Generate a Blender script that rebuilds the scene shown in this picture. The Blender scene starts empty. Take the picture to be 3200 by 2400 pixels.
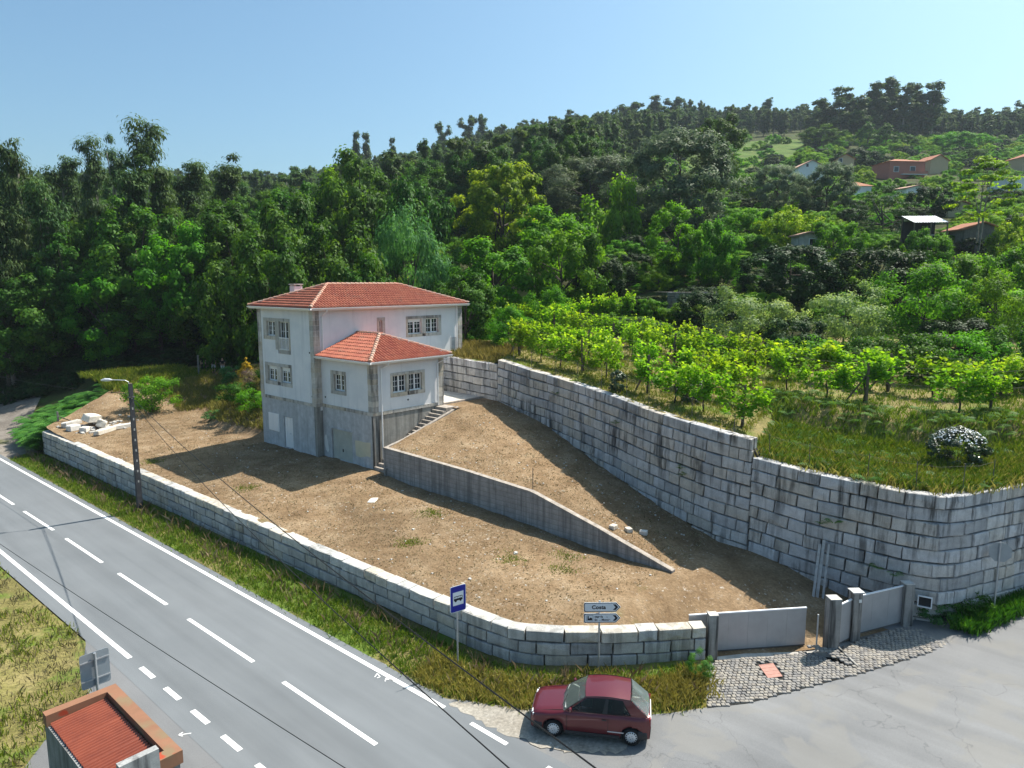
import bpy, math, random
import numpy as np
from mathutils import Vector, Matrix

# ------------------------------------------------------------------ camera, sky, sun, exposure
sc = bpy.context.scene
COL = sc.collection
cam_d = bpy.data.cameras.new("camera"); cam = bpy.data.objects.new("camera", cam_d); COL.objects.link(cam)
cam_d.sensor_width = 36.0; cam_d.lens = 24.779; cam_d.clip_start = 0.1; cam_d.clip_end = 9000
CAM = Vector((-25.054, -39.113, 11.218)); YAW, PITCH = 0.8445, 0.1432
cam.location = CAM
cam.rotation_euler = (math.pi / 2 - PITCH, 0.0007, -YAW)
sc.camera = cam
world = bpy.data.worlds.new("World"); sc.world = world; world.use_nodes = True
wn = world.node_tree
sky = wn.nodes.new("ShaderNodeTexSky"); sky.sky_type = 'NISHITA'; sky.sun_disc = False
SUN = Vector((0.685, -0.160, 1.0)).normalized()
sky.sun_elevation = math.asin(SUN.z); sky.sun_rotation = math.atan2(SUN.x, SUN.y)
sky.altitude = 100; sky.air_density = 1.0; sky.dust_density = 3.0; sky.ozone_density = 1.0
tone = wn.nodes.new("ShaderNodeMix"); tone.data_type = 'RGBA'; tone.blend_type = 'MULTIPLY'; tone.inputs[0].default_value = 1.0; tone.inputs[7].default_value = (0.78, 1.07, 1.14, 1)
wn.links.new(sky.outputs[0], tone.inputs[6]); wn.links.new(tone.outputs[2], wn.nodes["Background"].inputs[0])
wn.nodes["Background"].inputs[1].default_value = 0.090
sun_d = bpy.data.lights.new("sun", 'SUN'); sun_d.energy = 5.0; sun_d.angle = math.radians(0.5); sun_d.color = (1.0, 0.925, 0.82)
sun = bpy.data.objects.new("sun", sun_d); COL.objects.link(sun); sun.location = (30, -10, 60)
sun.rotation_euler = (-SUN).to_track_quat('-Z', 'Y').to_euler()
sc.view_settings.view_transform = 'Standard'; sc.view_settings.look = 'None'
sc.view_settings.exposure = 0.75; sc.view_settings.gamma = 1.0; sc.view_settings.use_curve_mapping = False
sc.render.engine = 'CYCLES'
sc.cycles.use_denoising = True
sc.cycles.max_bounces = 6; sc.cycles.transparent_max_bounces = 8; sc.cycles.transmission_bounces = 4; sc.cycles.diffuse_bounces = 3; sc.cycles.glossy_bounces = 3
sc.cycles.caustics_reflective = False; sc.cycles.caustics_refractive = False

# ------------------------------------------------------------------ helpers
RNG = random.Random(7)
def tag(o, label=None, cat=None, group=None, kind=None):
    if label: o["label"] = label
    if cat: o["category"] = cat
    if group: o["group"] = group
    if kind: o["kind"] = kind
    return o
def put(o, parent=None):
    COL.objects.link(o)
    if parent is not None: o.parent = parent
    return o
def thing(name, label, cat, loc=(0, 0, 0), rz=0.0, group=None):
    o = bpy.data.objects.new(name, None); o.empty_display_size = 0.3
    o.location = loc; o.rotation_euler = (0, 0, rz); put(o)
    return tag(o, label, cat, group)
def mesh_data(name, V, F, mat=None, smooth=False):
    me = bpy.data.meshes.new(name); me.from_pydata([tuple(v) for v in V], [], [tuple(f) for f in F])
    if mat: me.materials.append(mat)
    if smooth: me.polygons.foreach_set("use_smooth", [True] * len(me.polygons))
    me.update(); return me
def mk(name, V, F, mat=None, parent=None, smooth=False):
    return put(bpy.data.objects.new(name, mesh_data(name, V, F, mat, smooth)), parent)
def inst(name, me, parent=None, loc=(0, 0, 0), rot=(0, 0, 0), scl=(1, 1, 1)):
    o = bpy.data.objects.new(name, me); o.location = loc; o.rotation_euler = rot; o.scale = scl
    return put(o, parent)
def copy_tree(o, loc, rz=0.0, scl=(1, 1, 1), label=None, group=None):
    c = o.copy(); COL.objects.link(c); c.location = loc; c.rotation_euler = (0, 0, rz); c.scale = scl
    if label: c["label"] = label
    if group: c["group"] = group
    for ch in list(o.children):
        k = ch.copy(); COL.objects.link(k); k.parent = c
        for g in list(ch.children):
            q = g.copy(); COL.objects.link(q); q.parent = k
    return c
def fast_mesh(name, V, quads, mat, tint=None, smooth=False):
    V = np.asarray(V, np.float32); Q = np.asarray(quads, np.int32); n = Q.shape[1]
    me = bpy.data.meshes.new(name)
    me.vertices.add(len(V)); me.vertices.foreach_set("co", V.ravel())
    me.loops.add(Q.size); me.loops.foreach_set("vertex_index", Q.ravel())
    me.polygons.add(len(Q)); me.polygons.foreach_set("loop_start", np.arange(0, Q.size, n, dtype=np.int32))
    if smooth: me.polygons.foreach_set("use_smooth", np.ones(len(Q), bool))
    if tint is not None:
        a = me.attributes.new("tint", 'FLOAT', 'POINT'); a.data.foreach_set("value", np.asarray(tint, np.float32))
    me.materials.append(mat); me.update(calc_edges=True); me.validate()
    return me

class MB:
    "collects shapes, then links them as ONE mesh object"
    def __init__(s): s.v = []; s.f = []
    def add(s, V, F):
        b = len(s.v); s.v += [tuple(v) for v in V]; s.f += [tuple(i + b for i in f) for f in F]; return s
    def box(s, lo, hi, M=None):
        x0, y0, z0 = lo; x1, y1, z1 = hi
        V = [(x0,y0,z0),(x1,y0,z0),(x1,y1,z0),(x0,y1,z0),(x0,y0,z1),(x1,y0,z1),(x1,y1,z1),(x0,y1,z1)]
        if M is not None: V = [M @ Vector(v) for v in V]
        return s.add(V, [(3,2,1,0),(4,5,6,7),(0,1,5,4),(1,2,6,5),(2,3,7,6),(3,0,4,7)])
    def bar(s, a, b, w, h=None, up=(0, 0, 1)):
        a, b = Vector(a), Vector(b); h = h or w; d = (b - a).normalized()
        u = Vector(up); x = d.cross(u)
        if x.length < 1e-4: x = d.cross(Vector((1, 0, 0)))
        x.normalize(); y = x.cross(d).normalized(); V = []
        for p in (a, b):
            for i, j in ((-1,-1),(1,-1),(1,1),(-1,1)): V.append(p + x * w / 2 * i + y * h / 2 * j)
        return s.add(V, [(0,1,2,3),(7,6,5,4),(0,4,5,1),(1,5,6,2),(2,6,7,3),(3,7,4,0)])
    def tube(s, pts, rad, n=6, cap=True):
        pts = [Vector(p) for p in pts]; rad = rad if hasattr(rad, '__len__') else [rad] * len(pts)
        V = []; F = []; prev = None
        for i, p in enumerate(pts):
            d = (pts[min(i + 1, len(pts) - 1)] - pts[max(i - 1, 0)]).normalized()
            x = prev - d * prev.dot(d) if prev is not None else d.cross(Vector((0.31, 0.2, 0.93)))
            if x.length < 1e-4: x = d.cross(Vector((1, 0, 0)))
            x.normalize(); prev = x; y = d.cross(x)
            for k in range(n):
                t = 2 * math.pi * k / n; V.append(p + (x * math.cos(t) + y * math.sin(t)) * rad[i])
        for i in range(len(pts) - 1):
            for k in range(n):
                a = i * n + k; b = i * n + (k + 1) % n; F.append((a, b, b + n, a + n))
        if cap: F.append(tuple(range(n))[::-1]); F.append(tuple((len(pts) - 1) * n + k for k in range(n)))
        return s.add(V, F)
    def prism(s, poly, M, t):
        "poly in 2-D extruded by t along local z of M"
        n = len(poly); V = [M @ Vector((x, y, 0)) for x, y in poly] + [M @ Vector((x, y, t)) for x, y in poly]
        return s.add(V, [tuple(range(n))[::-1], tuple(range(n, 2 * n))] + [(i, (i + 1) % n, n + (i + 1) % n, n + i) for i in range(n)])
    def ring(s, lo, hi, w, y0, y1, axis):
        pass
    def build(s, name, mat, parent=None, smooth=False): return mk(name, s.v, s.f, mat, parent, smooth)

def part_box(name, lo, hi, mat, parent, M=None): return MB().box(lo, hi, M).build(name, mat, parent)
def bevel(o, w=0.02, seg=1):
    m = o.modifiers.new("bevel", 'BEVEL'); m.width = w; m.segments = seg; m.limit_method = 'ANGLE'; m.angle_limit = math.radians(40); return o
def sstep(a, b, x):
    t = np.clip((x - a) / (b - a), 0, 1); return t * t * (3 - 2 * t)
def interp(x, xs, ys): return float(np.interp(x, xs, ys))
# ------------------------------------------------------------------ materials (all procedural)
def hx(r, g, b): return (r, g, b, 1.0)
class NT:
    def __init__(s, name):
        s.m = bpy.data.materials.new(name); s.m.use_nodes = True; s.t = s.m.node_tree; s.b = s.t.nodes["Principled BSDF"]
        s.b.inputs["Roughness"].default_value = 0.9; s.b.inputs["Specular IOR Level"].default_value = 0.3
    def n(s, typ, **kw):
        nd = s.t.nodes.new(typ)
        for k, v in kw.items():
            if k in nd.inputs: 
                if hasattr(v, 'is_output') or isinstance(v, bpy.types.NodeSocket): s.t.links.new(v, nd.inputs[k])
                else: nd.inputs[k].default_value = v
            else: setattr(nd, k, v)
        return nd
    def link(s, a, b): s.t.links.new(a, b)
    def pos(s, scale=(1, 1, 1), rot=(0, 0, 0)):
        g = s.n('ShaderNodeNewGeometry'); m = s.n('ShaderNodeMapping'); s.link(g.outputs['Position'], m.inputs['Vector'])
        m.inputs['Scale'].default_value = scale; m.inputs['Rotation'].default_value = rot; return m.outputs[0]
    def noise(s, vec, scale, detail=4, rough=0.55, dist=0.0):
        nd = s.n('ShaderNodeTexNoise'); s.link(vec, nd.inputs['Vector']); nd.inputs['Scale'].default_value = scale
        nd.inputs['Detail'].default_value = detail; nd.inputs['Roughness'].default_value = rough; nd.inputs['Distortion'].default_value = dist
        return nd.outputs['Fac']
    def ramp(s, fac, stops, interp='LINEAR'):
        r = s.n('ShaderNodeValToRGB'); s.link(fac, r.inputs[0]); e = r.color_ramp; e.interpolation = interp
        while len(e.elements) < len(stops): e.elements.new(0.5)
        for el, (p, c) in zip(e.elements, stops):
            el.position = p; el.color = c if len(c) == 4 else (*c, 1)
        return r.outputs[0]
    def mix(s, fac, a, b, mode='MIX'):
        m = s.n('ShaderNodeMix'); m.data_type = 'RGBA'; m.blend_type = mode
        for sock, v in ((m.inputs[0], fac), (m.inputs[6], a), (m.inputs[7], b)):
            if isinstance(v, bpy.types.NodeSocket): s.link(v, sock)
            elif isinstance(v, (int, float)): sock.default_value = v
            else: sock.default_value = v if len(v) == 4 else (*v, 1)
        return m.outputs[2]
    def math(s, op, a, b=0.0):
        m = s.n('ShaderNodeMath'); m.operation = op
        for sock, v in ((m.inputs[0], a), (m.inputs[1], b)):
            if isinstance(v, bpy.types.NodeSocket): s.link(v, sock)
            else: sock.default_value = v
        return m.outputs[0]
    def color(s, c):
        if isinstance(c, bpy.types.NodeSocket): s.link(c, s.b.inputs['Base Color'])
        else: s.b.inputs['Base Color'].default_value = (*c, 1)
    def bump(s, h, strength=0.3, dist=0.05):
        b = s.n('ShaderNodeBump'); s.link(h, b.inputs['Height']); b.inputs['Strength'].default_value = strength; b.inputs['Distance'].default_value = dist
        s.link(b.outputs[0], s.b.inputs['Normal'])
    def rough(s, r, spec=None, metal=None):
        s.b.inputs['Roughness'].default_value = r
        if spec is not None: s.b.inputs['Specular IOR Level'].default_value = spec
        if metal is not None: s.b.inputs['Metallic'].default_value = metal
        return s
    def orand(s):
        return s.n('ShaderNodeObjectInfo').outputs['Random']

MT = {}
def simple(name, c, rough=0.8, spec=0.3, metal=0.0, var=0.12, scale=3.0):
    k = NT(name); f = k.noise(k.pos(), scale, 5)
    k.color(k.ramp(f, [(0.25, tuple(x * (1 - var) for x in c)), (0.75, tuple(min(1, x * (1 + var)) for x in c))])); k.rough(rough, spec, metal)
    MT[name] = k.m; return k.m

def m_asphalt(name, a, b, crack=0.0, patch=0.0):
    k = NT(name); p = k.pos()
    big = k.noise(p, 0.22, 3); fine = k.noise(p, 55, 2, 0.7); mid = k.noise(k.pos((1, 0.12, 1)), 1.3, 4)
    c = k.ramp(big, [(0.3, a), (0.7, b)])
    c = k.mix(0.5, c, k.ramp(fine, [(0.3, (0.35,)*3), (0.72, (0.72,)*3)]), 'OVERLAY')
    c = k.mix(0.35, c, k.ramp(mid, [(0.3, (0.4,)*3), (0.7, (0.6,)*3)]), 'OVERLAY')
    lg_ = k.noise(k.pos((0.9, 0.012, 1)), 1.0, 4, 0.6); c = k.mix(0.55, c, k.ramp(lg_, [(0.32, (0.40,)*3), (0.68, (0.60,)*3)]), 'OVERLAY')
    h = fine
    if patch:
        pt = k.noise(p, 0.45, 3, 0.6, 1.2); c = k.mix(k.ramp(pt, [(0.52, (0,)*3), (0.6, (patch,)*3)]), c, (0.20, 0.195, 0.18))
    if crack:
        v = k.n('ShaderNodeTexVoronoi'); v.feature = 'DISTANCE_TO_EDGE'; v.inputs['Scale'].default_value = 0.16
        w = k.n('ShaderNodeTexNoise'); k.link(p, w.inputs['Vector']); w.inputs['Scale'].default_value = 0.8; w.inputs['Detail'].default_value = 6
        vm = k.n('ShaderNodeVectorMath'); vm.operation = 'ADD'; k.link(p, vm.inputs[0])
        sc_ = k.n('ShaderNodeVectorMath'); sc_.operation = 'SCALE'; k.link(w.outputs['Color'], sc_.inputs[0]); sc_.inputs['Scale'].default_value = 2.2
        k.link(sc_.outputs[0], vm.inputs[1]); k.link(vm.outputs[0], v.inputs['Vector'])
        c = k.mix(k.ramp(v.outputs[0], [(0.0, (crack,)*3), (0.0035, (0,)*3)]), c, (0.05, 0.05, 0.052))
    k.color(c); k.bump(h, 0.25, 0.01); k.rough(0.85, 0.3); MT[name] = k.m
m_asphalt("asphalt_main", (0.128, 0.140, 0.150), (0.152, 0.164, 0.174))
m_asphalt("asphalt_old", (0.135, 0.140, 0.146), (0.195, 0.198, 0.200), crack=0.4, patch=0.5)
m_asphalt("asphalt_layby", (0.125, 0.128, 0.132), (0.165, 0.168, 0.172), crack=0.4)

def m_paint():
    k = NT("road_paint"); f = k.noise(k.pos(), 18, 5, 0.65)
    k.color(k.ramp(f, [(0.22, (0.42, 0.42, 0.42)), (0.42, (0.78, 0.78, 0.77))])); k.rough(0.7); MT["road_paint"] = k.m
m_paint()

def m_granite(name, light, dark, streak=0.6, warm=0.25):
    "rough granite: speckle, a tone of its own for every block, black lichen running down in streaks"
    k = NT(name); p = k.pos()
    r = k.orand()
    base = k.ramp(r, [(0.0, tuple(x * 0.72 for x in light)), (0.35, light), (0.62, (light[0] * 0.98, light[1] * 0.9, light[2] * 0.78)), (1.0, tuple(min(1, x * 1.12) for x in light))])
    sp = k.noise(p, 38, 3, 0.75); md = k.noise(p, 3.2, 5, 0.6)
    c = k.mix(0.55, base, k.ramp(sp, [(0.3, (0.28,)*3), (0.7, (0.72,)*3)]), 'OVERLAY')
    c = k.mix(0.5, c, k.ramp(md, [(0.3, (0.33,)*3), (0.7, (0.64,)*3)]), 'OVERLAY')
    c = k.mix(k.math('MULTIPLY', k.ramp(k.noise(p, 0.7, 4), [(0.5, (0,)*3), (0.75, (1,)*3)]), warm), c, (0.33, 0.25, 0.15))
    st = k.noise(k.pos((3.2, 3.2, 0.28)), 1.0, 6, 0.62, 0.3); wh = k.noise(p, 0.55, 3)
    m1 = k.ramp(st, [(0.47, (0,)*3), (0.60, (1,)*3)]); m2 = k.ramp(wh, [(0.36, (0.15,)*3), (0.62, (1,)*3)])
    c = k.mix(k.math('MULTIPLY', k.math('MULTIPLY', m1, m2), streak), c, dark)
    k.color(c); k.bump(k.math('ADD', k.math('MULTIPLY', sp, 0.35), md), 0.55, 0.05); k.rough(0.92, 0.25); MT[name] = k.m
m_granite("granite_block", (0.50, 0.50, 0.505), (0.022, 0.022, 0.022), 0.8, 0.12)
m_granite("granite_front", (0.46, 0.455, 0.44), (0.04, 0.04, 0.038), 0.5, 0.18)
m_granite("granite_sunlit", (0.53, 0.525, 0.505), (0.05, 0.05, 0.047), 0.4, 0.14)  # coping granite paler than the wall face: sunlight put into its colour
m_granite("granite_trim", (0.53, 0.51, 0.47), (0.035, 0.033, 0.034), 0.75, 0.10)
m_granite("granite_rubble", (0.62, 0.60, 0.56), (0.2, 0.19, 0.17), 0.2, 0.2)
m_granite("dry_stone", (0.22, 0.215, 0.20), (0.05, 0.05, 0.045), 0.4, 0.2)
simple("mortar", (0.025, 0.025, 0.023), 0.95, var=0.4, scale=9)

def m_concrete(name, c, dark, streak=0.6, lines=0.0):
    k = NT(name); p = k.pos(); md = k.noise(p, 2.2, 6, 0.62); fn = k.noise(p, 26, 3)
    col = k.ramp(md, [(0.28, tuple(x * 0.72 for x in c)), (0.7, tuple(min(1, x * 1.12) for x in c))])
    col = k.mix(0.3, col, k.ramp(fn, [(0.3, (0.35,)*3), (0.7, (0.65,)*3)]), 'OVERLAY')
    st = k.noise(k.pos((4.2, 4.2, 0.22)), 1.0, 6, 0.62); col = k.mix(k.math('MULTIPLY', k.ramp(st, [(0.45, (0,)*3), (0.63, (1,)*3)]), streak), col, dark)
    if lines:
        w = k.n('ShaderNodeTexWave'); w.bands_direction = 'Z'; w.inputs['Scale'].default_value = lines; w.inputs['Distortion'].default_value = 0.25; k.link(p, w.inputs['Vector'])
        col = k.mix(k.ramp(w.outputs['Fac'], [(0.0, (0.55,)*3), (0.06, (0,)*3)]), col, tuple(x * 0.45 for x in c)); k.bump(w.outputs['Fac'], 0.25, 0.02)
    else: k.bump(fn, 0.2, 0.01)
    k.color(col); k.rough(0.92, 0.25); MT[name] = k.m
m_concrete("concrete_wall", (0.33, 0.32, 0.31), (0.06, 0.058, 0.06), 0.5, 1.25)
m_concrete("concrete_pillar", (0.30, 0.295, 0.28), (0.022, 0.022, 0.022), 0.95)
m_concrete("concrete_pale", (0.55, 0.53, 0.49), (0.2, 0.19, 0.17), 0.35)
m_concrete("concrete_step", (0.40, 0.355, 0.31), (0.08, 0.07, 0.06), 0.4)
m_concrete("base_render", (0.50, 0.51, 0.525), (0.25, 0.245, 0.23), 0.28)
m_concrete("base_concrete", (0.33, 0.32, 0.29), (0.12, 0.115, 0.105), 0.6)
m_concrete("shelter_wall", (0.26, 0.265, 0.26), (0.07, 0.07, 0.065), 0.6)
m_concrete("block_grey", (0.34, 0.345, 0.34), (0.04, 0.04, 0.045), 0.75)

def m_wall():
    k = NT("white_render"); p = k.pos(); md = k.noise(p, 0.9, 5, 0.6); st = k.noise(k.pos((3, 3, 0.2)), 0.9, 5)
    c = k.ramp(md, [(0.3, (0.66, 0.68, 0.70)), (0.65, (0.76, 0.765, 0.77))])
    c = k.mix(k.ramp(st, [(0.55, (0,)*3), (0.78, (0.5,)*3)]), c, (0.42, 0.44, 0.47))
    k.color(c); k.bump(k.noise(p, 45, 2), 0.12, 0.01); k.rough(0.9, 0.25); MT["white_render"] = k.m
m_wall()
def m_tile(name, c1, c2, c3):
    k = NT(name); p = k.pos(); r = k.orand()
    at = k.n('ShaderNodeAttribute'); at.attribute_name = "tint"
    f = k.math('FRACT', k.math('ADD', r, at.outputs['Fac']))
    c = k.ramp(f, [(0.0, c1), (0.45, c2), (0.85, c3), (1.0, c1)])
    li = k.noise(p, 1.6, 6, 0.65); c = k.mix(k.ramp(li, [(0.55, (0,)*3), (0.74, (0.6,)*3)]), c, (0.20, 0.15, 0.115))
    k.color(c); k.bump(k.noise(p, 30, 3), 0.2, 0.01); k.rough(0.82, 0.3); MT[name] = k.m
m_tile("clay_tile", (0.40, 0.125, 0.075), (0.47, 0.165, 0.100), (0.36, 0.105, 0.070))
m_tile("clay_cap", (0.42, 0.27, 0.20), (0.46, 0.23, 0.16), (0.36, 0.26, 0.21))
simple("white_gloss", (0.80, 0.80, 0.80), 0.35, 0.5, var=0.03)
simple("white_frame", (0.82, 0.82, 0.82), 0.4, 0.5, var=0.02)
simple("shutter_white", (0.74, 0.74, 0.72), 0.6, var=0.04)
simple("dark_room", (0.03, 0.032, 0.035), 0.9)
simple("garage_door", (0.44, 0.45, 0.40), 0.6, var=0.12, scale=2)
simple("cream_paint", (0.58, 0.54, 0.40), 0.85, var=0.06, scale=4)
simple("gate_metal", (0.36, 0.365, 0.375), 0.45, 0.5, 0.25, var=0.10, scale=2.2)
simple("galvanised", (0.42, 0.44, 0.46), 0.5, 0.5, 0.5, var=0.10, scale=5)
simple("sign_back", (0.30, 0.34, 0.37), 0.45, 0.5, 0.3, var=0.08, scale=4)
simple("sign_white", (0.80, 0.82, 0.84), 0.4, 0.5, var=0.02)
simple("sign_blue", (0.012, 0.022, 0.30), 0.35, 0.5, var=0.04)
simple("sign_black", (0.012, 0.013, 0.02), 0.45, var=0.05)
simple("pole_concrete", (0.055, 0.055, 0.06), 0.85, var=0.35, scale=4)
simple("cable_black", (0.012, 0.012, 0.012), 0.6)
simple("lamp_grey", (0.62, 0.64, 0.66), 0.4, 0.5, 0.2, var=0.05)
simple("wood_post", (0.13, 0.105, 0.08), 0.95, var=0.35, scale=6)
simple("post_grey", (0.19, 0.185, 0.17), 0.95, var=0.3, scale=6)
simple("plank", (0.42, 0.41, 0.39), 0.9, var=0.25, scale=5)
simple("rust_cover", (0.40, 0.215, 0.175), 0.8, var=0.15, scale=8)
simple("stake_metal", (0.10, 0.095, 0.09), 0.7, var=0.2)
simple("bark_dark", (0.075, 0.062, 0.048), 0.95, var=0.4, scale=5)
simple("bark_pale", (0.26, 0.235, 0.20), 0.9, var=0.35, scale=3)
simple("rubber", (0.013, 0.013, 0.014), 0.8)
simple("bumper_grey", (0.035, 0.036, 0.038), 0.6)
simple("hubcap", (0.62, 0.64, 0.66), 0.35, 0.5, 0.4, var=0.03)
simple("headlamp", (0.72, 0.74, 0.76), 0.12, 0.6)
simple("rear_lamp", (0.35, 0.01, 0.01), 0.2, 0.6)
simple("seat_fabric", (0.022, 0.023, 0.026), 0.95)
simple("dash_grey", (0.30, 0.33, 0.32), 0.8)
simple("card_white", (0.75, 0.77, 0.75), 0.7)
simple("skin", (0.50, 0.30, 0.22), 0.6); simple("black_cloth", (0.012, 0.012, 0.014), 0.9); simple("white_cloth", (0.70, 0.71, 0.74), 0.85); simple("hair_dark", (0.02, 0.014, 0.01), 0.7)
simple("pink_render", (0.42, 0.17, 0.125), 0.9, var=0.1); simple("beige_render", (0.50, 0.41, 0.26), 0.9, var=0.08); simple("plain_white", (0.76, 0.78, 0.80), 0.85, var=0.05); simple("yellow_render", (0.46, 0.36, 0.16), 0.9, var=0.1)
simple("far_roof", (0.36, 0.15, 0.085), 0.9, var=0.2, scale=1.5); simple("sheet_white", (0.78, 0.79, 0.80), 0.5, 0.4, var=0.05); simple("pale_roof", (0.42, 0.26, 0.19), 0.9, var=0.2, scale=1.5)
simple("pylon_grey", (0.40, 0.43, 0.46), 0.7)
def m_glass(name, c):
    k = NT(name); k.color(c); k.rough(0.06, 0.6); MT[name] = k.m
m_glass("pane_dark", (0.018, 0.024, 0.032)); m_glass("car_pane", (0.012, 0.018, 0.020))
def m_clear():
    k = NT("windscreen_glass"); k.b.inputs['Transmission Weight'].default_value = 0.9; k.b.inputs['IOR'].default_value = 1.08; k.color((0.62, 0.78, 0.73)); k.rough(0.03, 0.5); MT["windscreen_glass"] = k.m
    k = NT("side_glass"); k.b.inputs['Transmission Weight'].default_value = 0.85; k.b.inputs['IOR'].default_value = 1.1; k.color((0.16, 0.20, 0.20)); k.rough(0.03, 0.5); MT["side_glass"] = k.m
m_clear()
def m_car():
    k = NT("car_paint"); k.color((0.115, 0.006, 0.012)); k.rough(0.34, 0.55)
    k.b.inputs['Coat Weight'].default_value = 0.75; k.b.inputs['Coat Roughness'].default_value = 0.06; k.b.inputs['Metallic'].default_value = 0.25
    MT["car_paint"] = k.m
m_car()
def m_corr():
    k = NT("rust_sheet"); p = k.pos(); f = k.noise(p, 2.0, 5); k.color(k.ramp(f, [(0.3, (0.17, 0.036, 0.016)), (0.7, (0.245, 0.058, 0.026))])); k.rough(0.3, 0.5); MT["rust_sheet"] = k.m
    k = NT("rust_rim"); p = k.pos(); f = k.noise(p, 1.6, 5, 0.6, 0.6); g = k.noise(k.pos((1, 1, 1)), 0.9, 3)
    c = k.ramp(f, [(0.3, (0.215, 0.110, 0.065)), (0.7, (0.275, 0.135, 0.08))]); c = k.mix(k.ramp(g, [(0.55, (0,)*3), (0.63, (0.75,)*3)]), c, (0.20, 0.155, 0.09)); c = k.mix(k.ramp(k.noise(p, 1.3, 2), [(0.66, (0,)*3), (0.70, (0.9,)*3)]), c, (0.36, 0.05, 0.02))
    k.color(c); k.rough(0.85); MT["rust_rim"] = k.m
m_corr()

def m_ground(name, stops, scale=0.6, speck=None, green=None, bump=0.5, straw=True):
    k = NT(name); p = k.pos()
    a = k.noise(p, scale, 6, 0.62); c = k.ramp(a, stops)
    b = k.noise(k.pos((1, 1, 1), (0, 0, 0.6)), 9, 5, 0.7); c = k.mix(0.65, c, k.ramp(b, [(0.28, (0.22,)*3), (0.72, (0.74,)*3)]), 'OVERLAY')
    if straw:
        s = k.noise(k.pos((14, 3.5, 3), (0, 0, 0.9)), 1.6, 4, 0.7); c = k.mix(0.45, c, k.ramp(s, [(0.3, (0.3,)*3), (0.7, (0.72,)*3)]), 'OVERLAY')
    bl = k.noise(k.pos((1, 0.6, 1), (0, 0, 0.4)), 0.16, 4, 0.6); c = k.mix(0.55, c, k.ramp(bl, [(0.34, (0.30,)*3), (0.66, (0.66,)*3)]), 'OVERLAY')
    if green:
        g = k.noise(p, 0.33, 5, 0.65); c = k.mix(k.ramp(g, [(green[1], (0,)*3), (green[1] + 0.1, (green[2],)*3)]), c, green[0])
    if speck:
        v = k.noise(p, 5.5, 3, 0.7); w = k.noise(p, 0.5, 3)
        c = k.mix(k.math('MULTIPLY', k.ramp(v, [(0.60, (0,)*3), (0.70, (1,)*3)]), k.ramp(w, [(0.42, (0.05,)*3), (0.66, (1,)*3)])), c, speck)
    k.color(c); k.bump(k.math('ADD', a, b), bump, 0.12); k.rough(0.97, 0.1); MT[name] = k.m
m_ground("dry_yard", [(0.25, (0.135, 0.086, 0.046)), (0.5, (0.225, 0.155, 0.090)), (0.75, (0.315, 0.235, 0.150))], 0.7, speck=(0.52, 0.48, 0.42), green=((0.115, 0.115, 0.035), 0.66, 0.7))
m_ground("verge_soil", [(0.25, (0.11, 0.11, 0.032)), (0.5, (0.185, 0.165, 0.06)), (0.75, (0.26, 0.215, 0.10))], 0.9, green=((0.10, 0.165, 0.025), 0.48, 0.9))
m_ground("hill_grass", [(0.25, (0.05, 0.10, 0.022)), (0.5, (0.10, 0.16, 0.035)), (0.75, (0.17, 0.165, 0.06))], 0.22, straw=False)
m_ground("terrace_soil", [(0.25, (0.13, 0.125, 0.04)), (0.5, (0.235, 0.195, 0.085)), (0.75, (0.32, 0.255, 0.14))], 0.35, green=((0.12, 0.18, 0.03), 0.50, 0.9))
m_ground("wood_floor", [(0.3, (0.030, 0.034, 0.014)), (0.55, (0.060, 0.066, 0.024)), (0.8, (0.085, 0.100, 0.030))], 0.22, green=((0.055, 0.11, 0.018), 0.52, 0.9), straw=False)
m_ground("track_gravel", [(0.3, (0.16, 0.14, 0.12)), (0.7, (0.26, 0.235, 0.205))], 0.8, green=((0.10, 0.11, 0.04), 0.55, 0.8))
m_ground("sandy_edge", [(0.3, (0.27, 0.245, 0.205)), (0.7, (0.37, 0.345, 0.30))], 0.9, speck=(0.5, 0.48, 0.44), straw=False, bump=0.3)
def m_cobble():
    k = NT("cobble"); r = k.orand(); at = k.n('ShaderNodeAttribute'); at.attribute_name = "tint"
    f = k.math('FRACT', k.math('ADD', r, at.outputs['Fac'])); p = k.pos()
    c = k.ramp(f, [(0.0, (0.20, 0.195, 0.19)), (0.3, (0.26, 0.245, 0.225)), (0.6, (0.30, 0.275, 0.235)), (0.85, (0.17, 0.168, 0.168)), (1.0, (0.235, 0.21, 0.18))])
    c = k.mix(0.4, c, k.ramp(k.noise(p, 30, 3), [(0.3, (0.3,)*3), (0.7, (0.7,)*3)]), 'OVERLAY'); k.color(c); k.rough(0.9); MT["cobble"] = k.m
m_cobble()

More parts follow.
